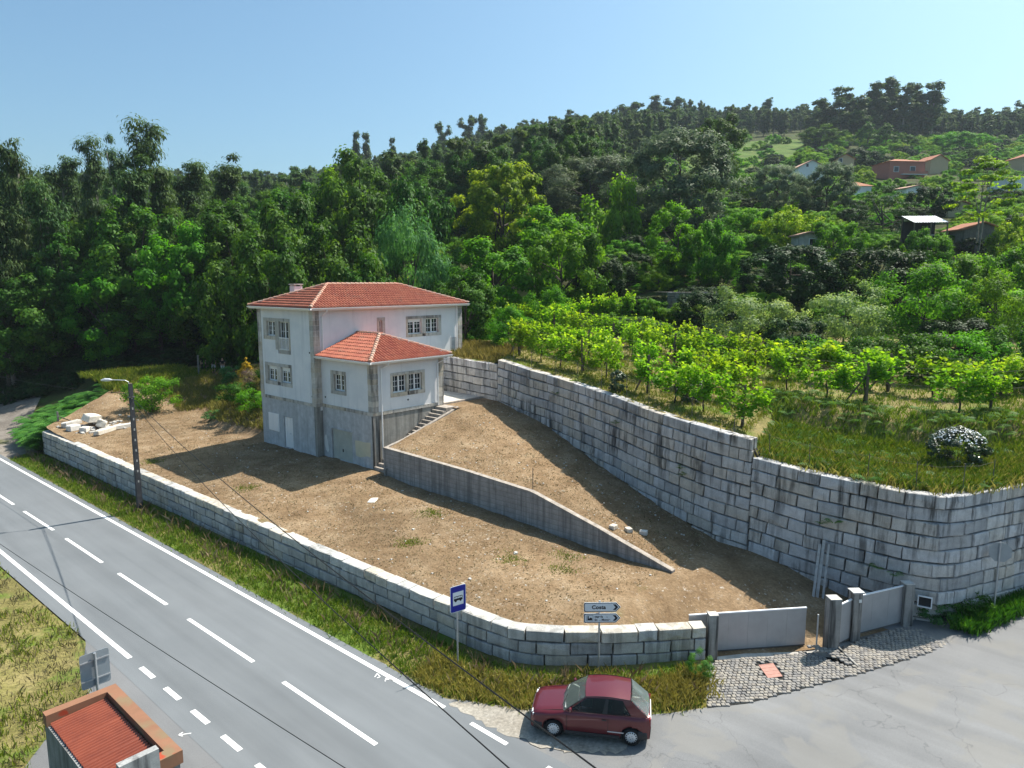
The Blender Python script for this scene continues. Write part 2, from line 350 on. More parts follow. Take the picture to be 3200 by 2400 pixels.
def m_leaf(name, dark, mid, tip, trans=0.35, tcol=None, rough=0.6, spec=0.16, var=0.35):
    k = NT(name); at = k.n('ShaderNodeAttribute'); at.attribute_name = "tint"
    c = k.ramp(at.outputs['Fac'], [(0.0, dark), (0.5, mid), (1.0, tip)])
    hs = k.n('ShaderNodeHueSaturation'); k.link(c, hs.inputs['Color']); r = k.orand()
    k.link(k.math('ADD', k.math('MULTIPLY', r, 0.035), 0.4825), hs.inputs['Hue'])
    k.link(k.math('ADD', k.math('MULTIPLY', k.math('FRACT', k.math('MULTIPLY', r, 7.3)), var), 1 - var / 2), hs.inputs['Value'])
    k.color(hs.outputs[0]); k.rough(rough, spec)
    tr = k.n('ShaderNodeBsdfTranslucent'); t2 = k.mix(1.0, hs.outputs[0], tcol or (1.5, 1.45, 0.6), 'MULTIPLY'); k.link(t2, tr.inputs['Color'])
    mx = k.n('ShaderNodeMixShader'); mx.inputs[0].default_value = trans
    k.link(k.b.outputs[0], mx.inputs[1]); k.link(tr.outputs[0], mx.inputs[2]); k.link(mx.outputs[0], k.t.nodes['Material Output'].inputs[0]); MT[name] = k.m
m_leaf("leaf_oak", (0.022, 0.070, 0.008), (0.045, 0.125, 0.012), (0.100, 0.205, 0.018))
m_leaf("leaf_bright", (0.045, 0.140, 0.010), (0.090, 0.250, 0.015), (0.175, 0.360, 0.022), 0.5)
m_leaf("leaf_chestnut", (0.075, 0.185, 0.010), (0.160, 0.310, 0.016), (0.300, 0.430, 0.028), 0.5)
m_leaf("leaf_olive", (0.080, 0.125, 0.070), (0.150, 0.205, 0.120), (0.250, 0.305, 0.195), 0.35, (1.05, 1.15, 0.85))
m_leaf("leaf_willow", (0.040, 0.120, 0.040), (0.080, 0.200, 0.065), (0.135, 0.280, 0.095), 0.45)
m_leaf("leaf_euc", (0.026, 0.062, 0.018), (0.050, 0.105, 0.028), (0.095, 0.155, 0.045), 0.3)
m_leaf("leaf_hill", (0.034, 0.075, 0.026), (0.060, 0.120, 0.036), (0.105, 0.170, 0.052), 0.35)
m_leaf("leaf_dark", (0.012, 0.034, 0.009), (0.022, 0.058, 0.014), (0.045, 0.095, 0.022), 0.2)
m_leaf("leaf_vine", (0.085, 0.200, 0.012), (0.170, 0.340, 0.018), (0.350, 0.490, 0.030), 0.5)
m_leaf("leaf_fruit", (0.080, 0.160, 0.055), (0.160, 0.265, 0.100), (0.300, 0.400, 0.200), 0.4)
m_leaf("leaf_fern", (0.040, 0.120, 0.022), (0.075, 0.200, 0.035), (0.130, 0.260, 0.055), 0.4, var=0.2)
m_leaf("leaf_yellow", (0.50, 0.38, 0.015), (0.62, 0.48, 0.02), (0.70, 0.58, 0.05), 0.3, (1.1, 1.1, 0.8))
m_leaf("leaf_glossy", (0.016, 0.045, 0.016), (0.030, 0.075, 0.026), (0.055, 0.11, 0.04), 0.12, rough=0.38, spec=0.6)
m_leaf("petal_white", (0.62, 0.66, 0.70), (0.74, 0.78, 0.80), (0.85, 0.86, 0.88), 0.2, (1, 1, 1))
m_leaf("grass_green", (0.075, 0.140, 0.013), (0.160, 0.235, 0.022), (0.330, 0.330, 0.075), 0.22)
m_leaf("grass_dry", (0.150, 0.115, 0.060), (0.260, 0.205, 0.115), (0.400, 0.335, 0.210), 0.25, (1.0, 1.0, 0.85))
m_leaf("grass_gold", (0.190, 0.180, 0.040), (0.300, 0.270, 0.070), (0.420, 0.370, 0.130), 0.35, (1.05, 1.05, 0.7))
m_leaf("dry_twig", (0.10, 0.07, 0.055), (0.16, 0.11, 0.085), (0.22, 0.16, 0.12), 0.1, (1, 1, 1))
# ------------------------------------------------------------------ the lie of the land (metres; x along the house front, y along its side, z = 0 at the yard)
FX, FY = math.sin(YAW), math.cos(YAW)
def ab(x, y):
    dx, dy = x - CAM.x, y - CAM.y
    return dx * FX + dy * FY, dx * FY - dy * FX
KA = [40, 55, 65, 75, 90, 110, 150, 200, 260, 330, 450, 520, 700, 3500]
KR = [5.5, 6.2, 8.3, 11.0, 15.4, 20.2, 28.8, 40, 54, 72, 105, 108, 60, 0]
KL = [1.8, 2.0, 2.2, 2.8, 5, 9, 17, 25, 33, 42, 62, 60, 30, 0]
def hill(x, y):
    a, b = ab(x, y); th = b / np.maximum(a, 1.0)
    zr = np.interp(a, KA, KR); zl = np.interp(a, KA, KL); t = sstep(-0.36, 0.25, th)
    z = zl + (zr - zl) * t
    z = z + 2.2 * np.sin(x * 0.021 + 1.0) * np.sin(y * 0.027) * sstep(90, 200, a)
    return z
def ground_z(x, y):
    x = np.asarray(x, float); y = np.asarray(y, float); a, b = ab(x, y)
    w = sstep(-10.5, 8, x + 0.10 * np.maximum(y - 40, 0)) * sstep(40, 56, a); z = -2.35 + (hill(x, y) + 2.35) * w
    d = np.minimum(np.minimum(x + 9.6, 37 - y), 58 - a + np.where(y > 12, 40.0, 0.0))
    return z + (-2.9 - z) * sstep(0, 3.0, d)

def polar_sheet():
    rs = [0] + list(np.geomspace(8, 1500, 90)); th = []
    for k in range(170): th.append(-0.95 + 1.9 * k / 169)
    for k in range(1, 40): th.append(0.95 + (2 * math.pi - 1.9) * k / 40)
    V = [(CAM.x, CAM.y, float(ground_z(CAM.x, CAM.y)))]; n = len(th)
    for r in rs[1:]:
        t = np.array(th); x = CAM.x + r * np.sin(YAW + t); y = CAM.y + r * np.cos(YAW + t); z = ground_z(x, y)
        V += list(zip(x.tolist(), y.tolist(), z.tolist()))
    F = [(0, 1 + (k + 1) % n, 1 + k) for k in range(n)]
    for i in range(len(rs) - 2):
        for k in range(n):
            a = 1 + i * n + k; b = 1 + i * n + (k + 1) % n; F.append((a, b, b + n, a + n))
    o = mk("ground", V, F, MT["wood_floor"], smooth=True); return tag(o, kind="structure")
polar_sheet()

def ruled(name, A, B, nv, zf, mat, kind="structure", smooth=True):
    "sheet between two polylines of equal length; zf(x, y, i, t) gives the height"
    V = []; F = []; n = len(A)
    for i in range(n):
        for j in range(nv + 1):
            t = j / nv; x = A[i][0] + (B[i][0] - A[i][0]) * t; y = A[i][1] + (B[i][1] - A[i][1]) * t
            V.append((x, y, zf(x, y, i, t)))
    for i in range(n - 1):
        for j in range(nv):
            a = i * (nv + 1) + j; F.append((a, a + 1, a + nv + 2, a + nv + 1))
    o = mk(name, V, F, mat, smooth=smooth)
    return tag(o, kind=kind)
def resample(P, n):
    P = np.array(P, float); s = np.r_[0, np.cumsum(np.hypot(*np.diff(P, axis=0).T))]; q = np.linspace(0, s[-1], n)
    return np.c_[np.interp(q, s, P[:, 0]), np.interp(q, s, P[:, 1])]
def wob(x, y, k=0.04): return k * (math.sin(x * 2.1 + y * 1.3) * math.sin(y * 1.7 - x * 0.6) + 0.6 * math.sin(x * 4.7 + 1.0) * math.sin(y * 5.1))

# lines measured on the ground
FRONT = [(-9.25, 23.5), (-9.0, 14), (-8.65, 1), (-8.3, -12), (-8.05, -20.5), (-8.0, -22.2), (-7.78, -23.7), (-7.14, -24.8), (-6.13, -25.95), (-4.87, -27.15), (-4.02, -27.9), (-3.05, -28.75)]
FRONT_Z = [(23.5, -0.15), (14, -0.22), (1, -0.42), (-12, -0.64), (-20.5, -0.70), (-28.8, -0.80)]
RET = [(13.1, 8.0), (12.1, 4.0), (11.2, 0.4), (10.68, -2.35), (10.17, -4.75), (9.8, -6.82), (9.3, -11.3), (8.5, -14.0), (7.6, -16.6), (6.6, -19.3), (5.75, -22.1), (5.25, -25.3), (5.16, -26.65), (5.1, -29.0), (5.1, -31.6), (5.2, -33.0), (5.55, -34.1), (6.35, -34.75), (7.5, -35.25), (9.5, -36.2), (13.0, -37.7), (18.0, -39.6), (30.0, -44.5)]
DIVX = lambda y: 0.12 - 0.028 * y
def xfront(y): return interp(-y, [-23.5, -14, -1, 12, 20.5, 22.2, 23.7, 24.8, 25.95, 27.15, 27.9, 28.75], [p[0] for p in FRONT])
def xret(y): return interp(-y, [-p[1] for p in RET], [p[0] for p in RET])
def zfront(y): return interp(-y, [-p[0] for p in FRONT_Z], [p[1] for p in FRONT_Z])
def zdiv(y): return interp(-y, [6.7, 9.2, 14.1, 17.7, 21, 25.2, 28, 31], [0, -0.25, -0.41, -0.62, -0.9, -1.0, -1.9, -2.15])
def zyard(x, y):
    xl = xfront(y); zl = zfront(y) - 0.05
    t = min(1, max(0, (x - xl) / (0.3 - xl))); z = zl + (zdiv(y) - zl) * t
    if y > 6:
        toe = interp(y, [6, 14, 18, 21, 24, 27, 32], [0.6, 0.0, 1.0, 2.3, 3.9, 7.5, 12])
        path = 2.5 * float(sstep(17.5, 30.5, y + 0.35 * (x - 2))) 
        m = min(3.3 + 0.05 * max(0, x - 5), 0.78 * (x - toe)); m = m if m > 0 else -9.0
        z = max(z * (1 - float(sstep(16, 24, y))) + path, m if y > 7.6 else (m * (y - 6.9) / 0.7 if y > 6.9 and m > 0 else -9.0))
    return z + wob(x, y, 0.035)
def gate_dist(x, y):
    best = 1e9
    P = [(-3.05, -28.6), (0.5, -31.3), (2.2, -32.1), (4.9, -33.3)]
    for (ax, ay), (bx, by) in zip(P[:-1], P[1:]):
        ex, ey = bx - ax, by - ay; t = max(0, min(1, ((x - ax) * ex + (y - ay) * ey) / (ex * ex + ey * ey)))
        best = min(best, math.hypot(x - ax - t * ex, y - ay - t * ey))
    return best
RET_BASE = [(-4.9, 3.2), (-7, 3.2), (-11.3, 2.3), (-16.6, 0.94), (-19.3, 0.4), (-22.1, -0.2), (-25.3, -0.95), (-27.7, -1.4), (-29.8, -1.8), (-31.6, -2.0), (-33.4, -2.1)]
def zretbase(y): return interp(-y, [-p[0] for p in RET_BASE], [p[1] for p in RET_BASE])
def zdivtop(y): return interp(-y, [6.6, 13.2, 17.7, 21.5, 25.2], [1.57, 1.32, 1.04, 0.10, -0.95])
def zramp(x, y):
    xl, xr = DIVX(y), xret(y); t = min(1, max(0, (x - xl) / (xr - xl))); k = float(sstep(-11.5, -6.6, y))
    w = t * (1 - k) + k * min(1.0, t / 0.66)
    zl = zdivtop(y) - 0.08
    return zl + (zretbase(y) - zl) * w + wob(x, y, 0.04)
def zfoot(x, y):
    zb = -2.17 + 1.25 * float(sstep(0, 6.5, gate_dist(x, y)))
    top = zyard(x, -25.2) if x < DIVX(-25.2) else zramp(x, -25.2)
    k = float(sstep(-25.2, -27.4, y)); return top + (zb - top) * k

ys = np.linspace(37.0, -25.2, 186)
def xl_yard(y): return xfront(y) + 0.25 if y < 23.5 else -9.0 + (y - 23.5) * 1.45
ruled("yard", [(xl_yard(y), y) for y in ys], [(DIVX(y) + 0.02 if y < -6.55 else 14.0, y) for y in ys], 44, lambda x, y, i, t: zyard(x, y), MT["dry_yard"])
ys = np.linspace(-6.6, -25.2, 60)
ruled("ramp", [(DIVX(y) + 0.1, y) for y in ys], [(xret(y) + 0.15, y) for y in ys], 22, lambda x, y, i, t: zramp(x, y), MT["dry_yard"])
ys = np.linspace(-25.2, -33.2, 34)
def xl_foot(y): return xfront(y) + 0.2 if y > -28.7 else interp(-y, [28.7, 31.3, 32.1, 33.3], [-2.95, 0.55, 2.2, 4.7])
ruled("yard_foot", [(xl_foot(y), y) for y in ys], [(xret(y) + 0.15, y) for y in ys], 26, lambda x, y, i, t: zfoot(x, y), MT["dry_yard"])
ruled("patio_bank", [(6.0, -6.72), (6.0, -4.7)], [(9.95, -6.72), (10.25, -4.7)], 6, lambda x, y, i, t: 3.19, MT["dry_yard"])

# vineyard terrace
RS = resample(RET, 120); FARL = resample([(15.5, 10), (30, -2), (44, -22), (53, -36), (62, -54)], 120)
def ztop_at(x, y, pre=None):
    if y > -6.84: return 5.72
    if y > -26.66: return interp(-y, [6.84, 10.2, 14.5, 18.4, 20.6, 22.6, 24.3, 26.66], [6.05, 5.59, 5.29, 5.02, 4.78, 4.62, 4.41, 4.27])
    return interp(-y, [26.66, 29, 31.4, 32.6, 34, 36, 40], [3.45, 3.22, 3.15, 3.08, 3.04, 3.06, 3.15])
def zterr(i, d):
    px, py = RS[i]
    up = ztop_at(px, py if py > -26.6 else -26.6) - 0.03 + 0.07 * d
    lo = ztop_at(px, min(py, -26.7)) - 0.05 + 0.05 * min(d, 7) + 1.25 * float(sstep(6.6, 8.6, d)) + 0.07 * max(0, d - 8.6)
    k = float(sstep(-24.6, -27.0, py)); k2 = k if d > 0.4 else (1.0 if py < -26.65 else 0.0)
    return up + (lo - up) * k2
def terr(x, y, i, t):
    d = math.hypot(x - RS[i][0], y - RS[i][1]); return zterr(i, d) + wob(x, y, 0.03)
tsheet = []
NV = 60
A_ = [(p[0] + (f[0] - p[0]) * 0.008, p[1] + (f[1] - p[1]) * 0.008) for p, f in zip(RS, FARL)]
ruled("vineyard_terrace", A_, FARL, NV, terr, MT["terrace_soil"])
def terrace_point(px, py, d):
    "point d metres behind the retaining wall, starting from the wall point nearest (px, py)"
    i = int(np.argmin((RS[:, 0] - px) ** 2 + (RS[:, 1] - py) ** 2)); e = FARL[i] - RS[i]; e = e / np.hypot(*e)
    return RS[i][0] + e[0] * d, RS[i][1] + e[1] * d, zterr(i, d)
def terrace_z(x, y):
    best = None
    e = FARL - RS; q = np.array([x, y]) - RS; cr = e[:, 0] * q[:, 1] - e[:, 1] * q[:, 0]; ln = np.hypot(e[:, 0], e[:, 1])
    i = int(np.argmin(np.abs(cr / ln))); return zterr(i, float(np.hypot(*(np.array([x, y]) - RS[i]))))

# roads
ZR = -2.2
def redge(y): return interp(y, [-30, -22, 25, 90], [-10.55, -10.60, -11.25, -12.6])
def ledge(y): return interp(y, [-60, -13, 3, 90], [-16.95, -17.0, -17.35, -19.2])
ys = np.linspace(95, -75, 60)
ruled("old_road", [(-13.5, y) for y in np.linspace(-18, -75, 40)], [(45.0, y) for y in np.linspace(-18, -75, 40)], 60, lambda x, y, i, t: ZR - 0.012 + 0.045 * max(0.0, x - 3.0) * float(sstep(-20, -34, y)), MT["asphalt_old"])
ruled("main_road", [(ledge(y), y) for y in ys], [(redge(y) if y > -22 else redge(y) + 0.05 * math.sin(y * 3), y) for y in ys], 4, lambda x, y, i, t: ZR, MT["asphalt_main"])
def flat(name, pts, z, mat, kind="structure"):
    o = mk(name, [(x, y, z) for x, y in pts], [tuple(range(len(pts)))], mat); return tag(o, kind=kind)
def wavy(pts, amp, n=90, seed=1):
    r = random.Random(seed); P = resample(pts + [pts[0]], n)[:-1]; return [(x + r.uniform(-amp, amp), y + r.uniform(-amp, amp)) for x, y in P]
flat("layby", wavy([(-16.8, -9.5), (-16.8, -40), (-21.8, -40), (-21.8, -19.2), (-21.2, -17.3), (-18.3, -14.4)], 0.05, 110, 3)[::-1], ZR - 0.004, MT["asphalt_layby"])
flat("sandy_patch", wavy([(-10.75, -23.7), (-10.2, -24.1), (-9.3, -25.7), (-8.4, -27.1), (-7.2, -28.6), (-8.0, -29.4), (-9.3, -28.9), (-10.3, -27.6), (-10.7, -26)], 0.10, 80, 5)[::-1], ZR + 0.006, MT["sandy_edge"])
def leftgrass(x, y, i, t): return ZR - 0.008 + 0.12 * float(sstep(0.0, 0.2, 1 - t)) + wob(x, y, 0.03) * float(sstep(0, 0.1, 1 - t)) 
ys = np.linspace(60, -18.5, 70)
def lg(y): return ledge(y) - 0.05 if y > -11 else interp(-y, [11, 14.4, 17.3, 18.5], [-17.05, -18.2, -20.6, -21.8])
ruled("roadside_field", [(-42.0, y) for y in ys], [(lg(y), y) for y in ys], 40, leftgrass, MT["verge_soil"])
# verge between road and stone wall
OUT = [(-11.2, 24.5), (-10.92, 3), (-10.62, -20), (-10.58, -23.2), (-10.1, -24.3), (-9.45, -25.6), (-8.5, -27.1), (-7.0, -28.7), (-5.45, -29.95)]
INN = [(-9.25, 24.5), (-8.7, 3), (-8.1, -20), (-8.02, -22.2), (-7.8, -23.7), (-7.1, -24.85), (-6.0, -26.1), (-4.6, -27.4), (-3.1, -28.75)]
def densify(P, k):
    r = []
    for (a, b) in zip(P[:-1], P[1:]):
        for j in range(k): r.append((a[0] + (b[0] - a[0]) * j / k, a[1] + (b[1] - a[1]) * j / k))
    return r + [P[-1]]
VO, VI = densify(OUT, 12), densify(INN, 12)
def zverge(t, x, y): return ZR - 0.012 + 0.20 * float(sstep(0.0, 0.75, t)) + wob(x, y, 0.025) * min(1, t * 3)
ruled("verge", [(x + 0.06 * math.sin(y * 5 + x), y) for x, y in VO], [(x + 0.25, y + 0.1) for x, y in VI], 10, lambda x, y, i, t: zverge(t, x, y), MT["verge_soil"])
# track leaving the road past the end of the wall
ruled("dirt_track", [(-11.3, 24), (-11.6, 31), (-10.2, 40), (-6.5, 50), (-2, 60), (4, 72)], [(-9.3, 24), (-8.6, 30), (-6.6, 38), (-2.8, 47), (2, 57), (8, 70)], 6, lambda x, y, i, t: max(float(ground_z(x, y)) + 0.05, -2.3) + 0.02, MT["track_gravel"])
ruled("wood_edge_bank", [(-9.2, 23.6), (-8.6, 30), (-6.6, 38), (-2.8, 47)], [(-8.6, 24.0), (-3.8, 28.2), (1.0, 33), (4.5, 40)], 12, lambda x, y, i, t: -1.9 * (1 - t) + t * interp(i, [0, 1, 2, 3], [-0.2, 0.1, 1.7, 1.6]) + wob(x, y, 0.05), MT["wood_floor"])

# road markings
def stripe(name, p, q, w, parent=None):
    d = Vector((q[0] - p[0], q[1] - p[1])).normalized(); nx, ny = -d.y * w / 2, d.x * w / 2
    n = max(1, int(math.hypot(q[0] - p[0], q[1] - p[1]) / 4)); V = []
    for i in range(n + 1):
        x = p[0] + (q[0] - p[0]) * i / n; y = p[1] + (q[1] - p[1]) * i / n; V += [(x + nx, y + ny, ZR + 0.005), (x - nx, y - ny, ZR + 0.005)]
    o = mk(name, V, [(2 * i, 2 * i + 1, 2 * i + 3, 2 * i + 2) for i in range(n)], MT["road_paint"], parent); return o
ROAD = bpy.data.objects["main_road"]
for p, q in (((-12.25, 60), (-11.7, 25.4)), ((-11.7, 25.4), (-11.22, -4)), ((-11.22, -4), (-10.97, -23.7)), ((-17.6, 40), (-16.78, 2.5)), ((-16.78, 2.5), (-16.44, -13.0))): stripe("edge_line", p, q, 0.17, ROAD)
y = 58.0 + 0.15
def cx(y): return interp(y, [-24, -17, -10, -3, 4, 14, 60], [-13.53, -13.61, -13.74, -13.9, -14.02, -14.27, -15.2])
y = 16.1 + 7 * 4
while y > -60:
    stripe("centre_dash", (cx(y), y), (cx(y - 5.0), y - 5.0), 0.15, ROAD); y -= 6.96
for k in range(9): stripe("lay_by_dash", (-16.43 + 0.017 * 2 * k, -13.96 - 1.94 * k), (-16.41 + 0.017 * 2 * k, -14.98 - 1.94 * k), 0.17, ROAD)
for k in range(1, 6): stripe("junction_dash", (-10.97, -24.9 - 3.0 * (k - 1)), (-10.98, -26.4 - 3.0 * (k - 1)), 0.15, ROAD)
# ------------------------------------------------------------------ stone walls, block by block
def block_mesh(name, seed, mat, ch=0.055, jit=0.05, seg=2):
    "unit block: x 0..1 along the wall, y 0..1 into the wall, z 0..1; chamfered uneven front"
    r = random.Random(seed); ring = []
    corners = [(0, 0), (1, 0), (1, 1), (0, 1)]
    for k in range(4):
        a, b = corners[k], corners[(k + 1) % 4]
        for j in range(seg):
            t = j / seg; ring.append((a[0] + (b[0] - a[0]) * t, a[1] + (b[1] - a[1]) * t))
    n = len(ring); V = []; F = []
    for (x, z) in ring: V.append((x, 1.0, z))
    for (x, z) in ring: V.append((x + (0.5 - x) * r.uniform(0, jit), 0.10 + r.uniform(-.02, .02), z + (0.5 - z) * r.uniform(0, 2 * jit)))
    for (x, z) in ring:
        V.append((0.5 + (x - 0.5) * (1 - ch * r.uniform(.7, 1.5)), r.uniform(-0.04, 0.04), 0.5 + (z - 0.5) * (1 - 2.6 * ch * r.uniform(.7, 1.4))))
    V.append((0.5 + r.uniform(-.1, .1), r.uniform(-0.07, 0.0), 0.5 + r.uniform(-.1, .1)))
    for k in range(n):
        m = (k + 1) % n; F += [(k, m, n + m, n + k), (n + k, n + m, 2 * n + m, 2 * n + k), (2 * n + k, 2 * n + m, 3 * n)]
    F.append(tuple(range(n))[::-1])
    me = mesh_data(name, V, F, mat); return me
BLOCKS = {}
def block_set(mat):
    if mat not in BLOCKS: BLOCKS[mat] = [block_mesh("stone", 11 + i, MT[mat]) for i in range(9)]
    return BLOCKS[mat]
def path_at(P, S, s):
    x = float(np.interp(s, S, P[:, 0])); y = float(np.interp(s, S, P[:, 1])); e = 0.35
    x0, y0 = float(np.interp(s - e, S, P[:, 0])), float(np.interp(s - e, S, P[:, 1])); x1, y1 = float(np.interp(s + e, S, P[:, 0])), float(np.interp(s + e, S, P[:, 1]))
    return x, y, math.atan2(y1 - y0, x1 - x0)
def stone_courses(parent, path, ztop, zbot, mat, course, wmin, wmax, depth, seed, ncourse, top_depth=None, gap=0.026, s0=None, s1=None, step=False):
    """courses of blocks; the face lies on the path, the wall body to the left of its direction.
    Local block x runs along the path, y into the wall."""
    r = random.Random(seed); P = resample(path, 400); S = np.r_[0, np.cumsum(np.hypot(*np.diff(P, axis=0).T))]; L = S[-1]
    a0 = 0.0 if s0 is None else s0; a1 = L if s1 is None else s1; meshes = block_set(mat); top_meshes = block_set("granite_sunlit" if mat == "granite_front" else mat); n = 0
    for c in range(ncourse):
        s = a0 - (r.uniform(0, 0.6) if c else 0.0)
        while s < a1 - 0.12:
            w = r.uniform(wmin, wmax) * (0.6 if r.random() < 0.16 else 1.0)
            e = s + w
            if a1 - e < wmin * 0.55: e = a1
            b, q = max(s, a0), min(e, a1); s = e
            if q - b < 0.12: continue
            m = (b + q) / 2; x, y, ang = path_at(P, S, m); zt = ztop(x, y) - c * course
            if zt < zbot(x, y) - 0.02: continue
            xa, ya, _ = path_at(P, S, b); xb, yb, _ = path_at(P, S, q); ang = math.atan2(yb - ya, xb - xa); ln = math.hypot(xb - xa, yb - ya)
            za, zb_ = ztop(xa, ya), ztop(xb, yb); pitch = math.atan2(zb_ - za, ln) if abs(zb_ - za) < 0.35 else 0.0
            h = course - gap + r.uniform(-.012, .012); dp = (top_depth if (c == 0 and top_depth) else depth) * r.uniform(0.94, 1.06)
            off = r.uniform(-0.03, 0.03)
            o = inst("stone", r.choice(top_meshes if c == 0 and top_depth else meshes), parent, (xa - math.sin(ang) * off, ya + math.cos(ang) * off, ztop(xa, ya) - c * course - h + r.uniform(-.012, .012) * (c > 0)), (0, -pitch, ang), (ln - gap, dp, h)); n += 1
    return n
def core_wall(name, path, ztop, zbot, off0, off1, mat, label, cat):
    P = resample(path, 120); V = []; F = []
    for i in range(len(P)):
        d = P[min(i + 1, len(P) - 1)] - P[max(i - 1, 0)]; d = d / np.hypot(*d); nx, ny = -d[1], d[0]
        for o_ in (off0, off1):
            for z in (zbot(*P[i]) - 0.5, ztop(*P[i]) - 0.38): V.append((P[i][0] + nx * o_, P[i][1] + ny * o_, z))
    for i in range(len(P) - 1):
        a = 4 * i; b = a + 4; F += [(a, b, b + 1, a + 1), (a + 2, a + 3, b + 3, b + 2), (a + 1, b + 1, b + 3, a + 3)]
    F += [(0, 1, 3, 2), (len(V) - 4, len(V) - 2, len(V) - 1, len(V) - 3)]
    return tag(mk(name, V, F, mat), label, cat)
# roadside wall: walked from the far end towards the gate, so the body lies to the left (yard side)
fw_ = core_wall("roadside_wall", FRONT, lambda x, y: zfront(y), lambda x, y: -2.3, 0.16, 0.42, MT["mortar"], "long low granite block wall between the yard and the main road", "wall")
stone_courses(fw_, FRONT, lambda x, y: zfront(y), lambda x, y: -2.12, "granite_front", 0.445, 0.55, 1.6, 0.30, 21, 4, top_depth=0.50)
rt = [(-9.25, 23.5), (-6.9, 25.0), (-4.4, 26.7)]
stone_courses(fw_, [(-4.4, 26.75), (-9.2, 23.55)], lambda x, y: -0.13, lambda x, y: -1.6, "granite_front", 0.445, 0.8, 1.4, 0.35, 5, 3)
# great retaining wall: walked so that the terrace lies to the left
def zrb(x, y):
    if x > 5.6 and y < -34: return interp(x, [5.6, 7.5, 9.5, 13, 18], [-1.95, -1.75, -1.5, -1.2, -0.8])
    return zretbase(y) if y < -4.9 else 3.2
RETV = RET[1:]
rw = core_wall("retaining_wall", RETV, ztop_at, zrb, 0.24, 0.55, MT["mortar"], "tall curved granite block retaining wall below the vineyard, streaked black", "wall")
Pr = resample(RETV, 400); Sr = np.r_[0, np.cumsum(np.hypot(*np.diff(Pr, axis=0).T))]
sA = float(np.interp(6.83, -Pr[:, 1], Sr)); sB = float(np.interp(26.66, -Pr[:, 1], Sr))
stone_courses(rw, RETV, lambda x, y: 5.72, zrb, "granite_block", 0.56, 0.9, 1.9, 0.36, 31, 6, s1=sA)
stone_courses(rw, RETV, lambda x, y: ztop_at(x, max(min(y, -6.85), -26.65)), zrb, "granite_block", 0.56, 0.6, 1.75, 0.36, 32, 12, top_depth=0.5, s0=sA, s1=sB)
stone_courses(rw, RETV, lambda x, y: ztop_at(x, min(y, -26.7)), zrb, "granite_block", 0.56, 0.6, 1.75, 0.36, 33, 11, top_depth=0.5, s0=sB, s1=Sr[-1] - 19.0)
# dividing wall of board-marked concrete between yard and ramp
def dividing():
    ys = [-6.55, -13.2, -17.6, -17.9, -21.5, -25.3]; V = []; F = []
    for y in ys:
        x = DIVX(y)
        for dx in (-0.12, 0.12):
            for z in (-2.4, zdivtop(y) + 0.02): V.append((x + dx, y, z))
    for i in range(len(ys) - 1):
        a = 4 * i; b = a + 4; F += [(a, a + 1, b + 1, b), (a + 2, b + 2, b + 3, a + 3), (a + 1, a + 3, b + 3, b + 1)]
    F += [(0, 2, 3, 1), (len(V) - 4, len(V) - 3, len(V) - 1, len(V) - 2)]
    d = tag(mk("dividing_wall", V, F, MT["concrete_wall"]), "long grey concrete wall sloping down between yard and ramp", "wall")
    V = []; F = []
    for y in ys:
        for dx in (-0.14, 0.14):
            for z in (zdivtop(y) + 0.021, zdivtop(y) + 0.06): V.append((DIVX(y) + dx, y, z))
    for i in range(len(ys) - 1):
        a = 4 * i; b = a + 4; F += [(a, a + 1, b + 1, b), (a + 2, b + 2, b + 3, a + 3), (a + 1, a + 3, b + 3, b + 1), (a, b, b + 2, a + 2)]
    F += [(0, 2, 3, 1), (len(V) - 4, len(V) - 3, len(V) - 1, len(V) - 2)]
    mk("coping", V, F, MT["concrete_step"], d)
    tag(MB().tube([(0.05, -6.9, -0.02), (0.05, -6.9, 0.35), (0.12, -6.95, 0.42)], 0.06, 8).build("drain_pipe", MT["post_grey"]), "short grey drain stub at the foot of the dividing wall", "pipe")
dividing()
# ------------------------------------------------------------------ the house
house = thing("house", "white three storey house with red hipped tile roof and granite corners", "house", (0, 0, 0))
LX, LY, ZE, WD, W2, ZW, REC = 13.1, 6.83, 9.56, 5.29, 6.19, 6.53, 0.47
def facade(o, u, n):
    M = Matrix.Identity(4); u, n = Vector(u), Vector(n)
    for r in range(3): M[r][0] = u[r]; M[r][1] = n[r]; M[r][2] = (0, 0, 1)[r]; M[r][3] = o[r]
    return M
F_LEFT = facade((0, 0, 0), (0, -1, 0), (-1, 0, 0)); F_WL = facade((REC, 0, 0), (0, -1, 0), (-1, 0, 0))
F_RIGHT = facade((0, 0, 0), (1, 0, 0), (0, -1, 0)); F_WF = facade((0, -WD, 0), (1, 0, 0), (0, -1, 0))
F_END = facade((LX, 0, 0), (0, 1, 0), (1, 0, 0)); F_BACK = facade((LX, LY, 0), (-1, 0, 0), (0, 1, 0)); F_WR = facade((W2, -WD, 0), (0, 1, 0), (1, 0, 0))
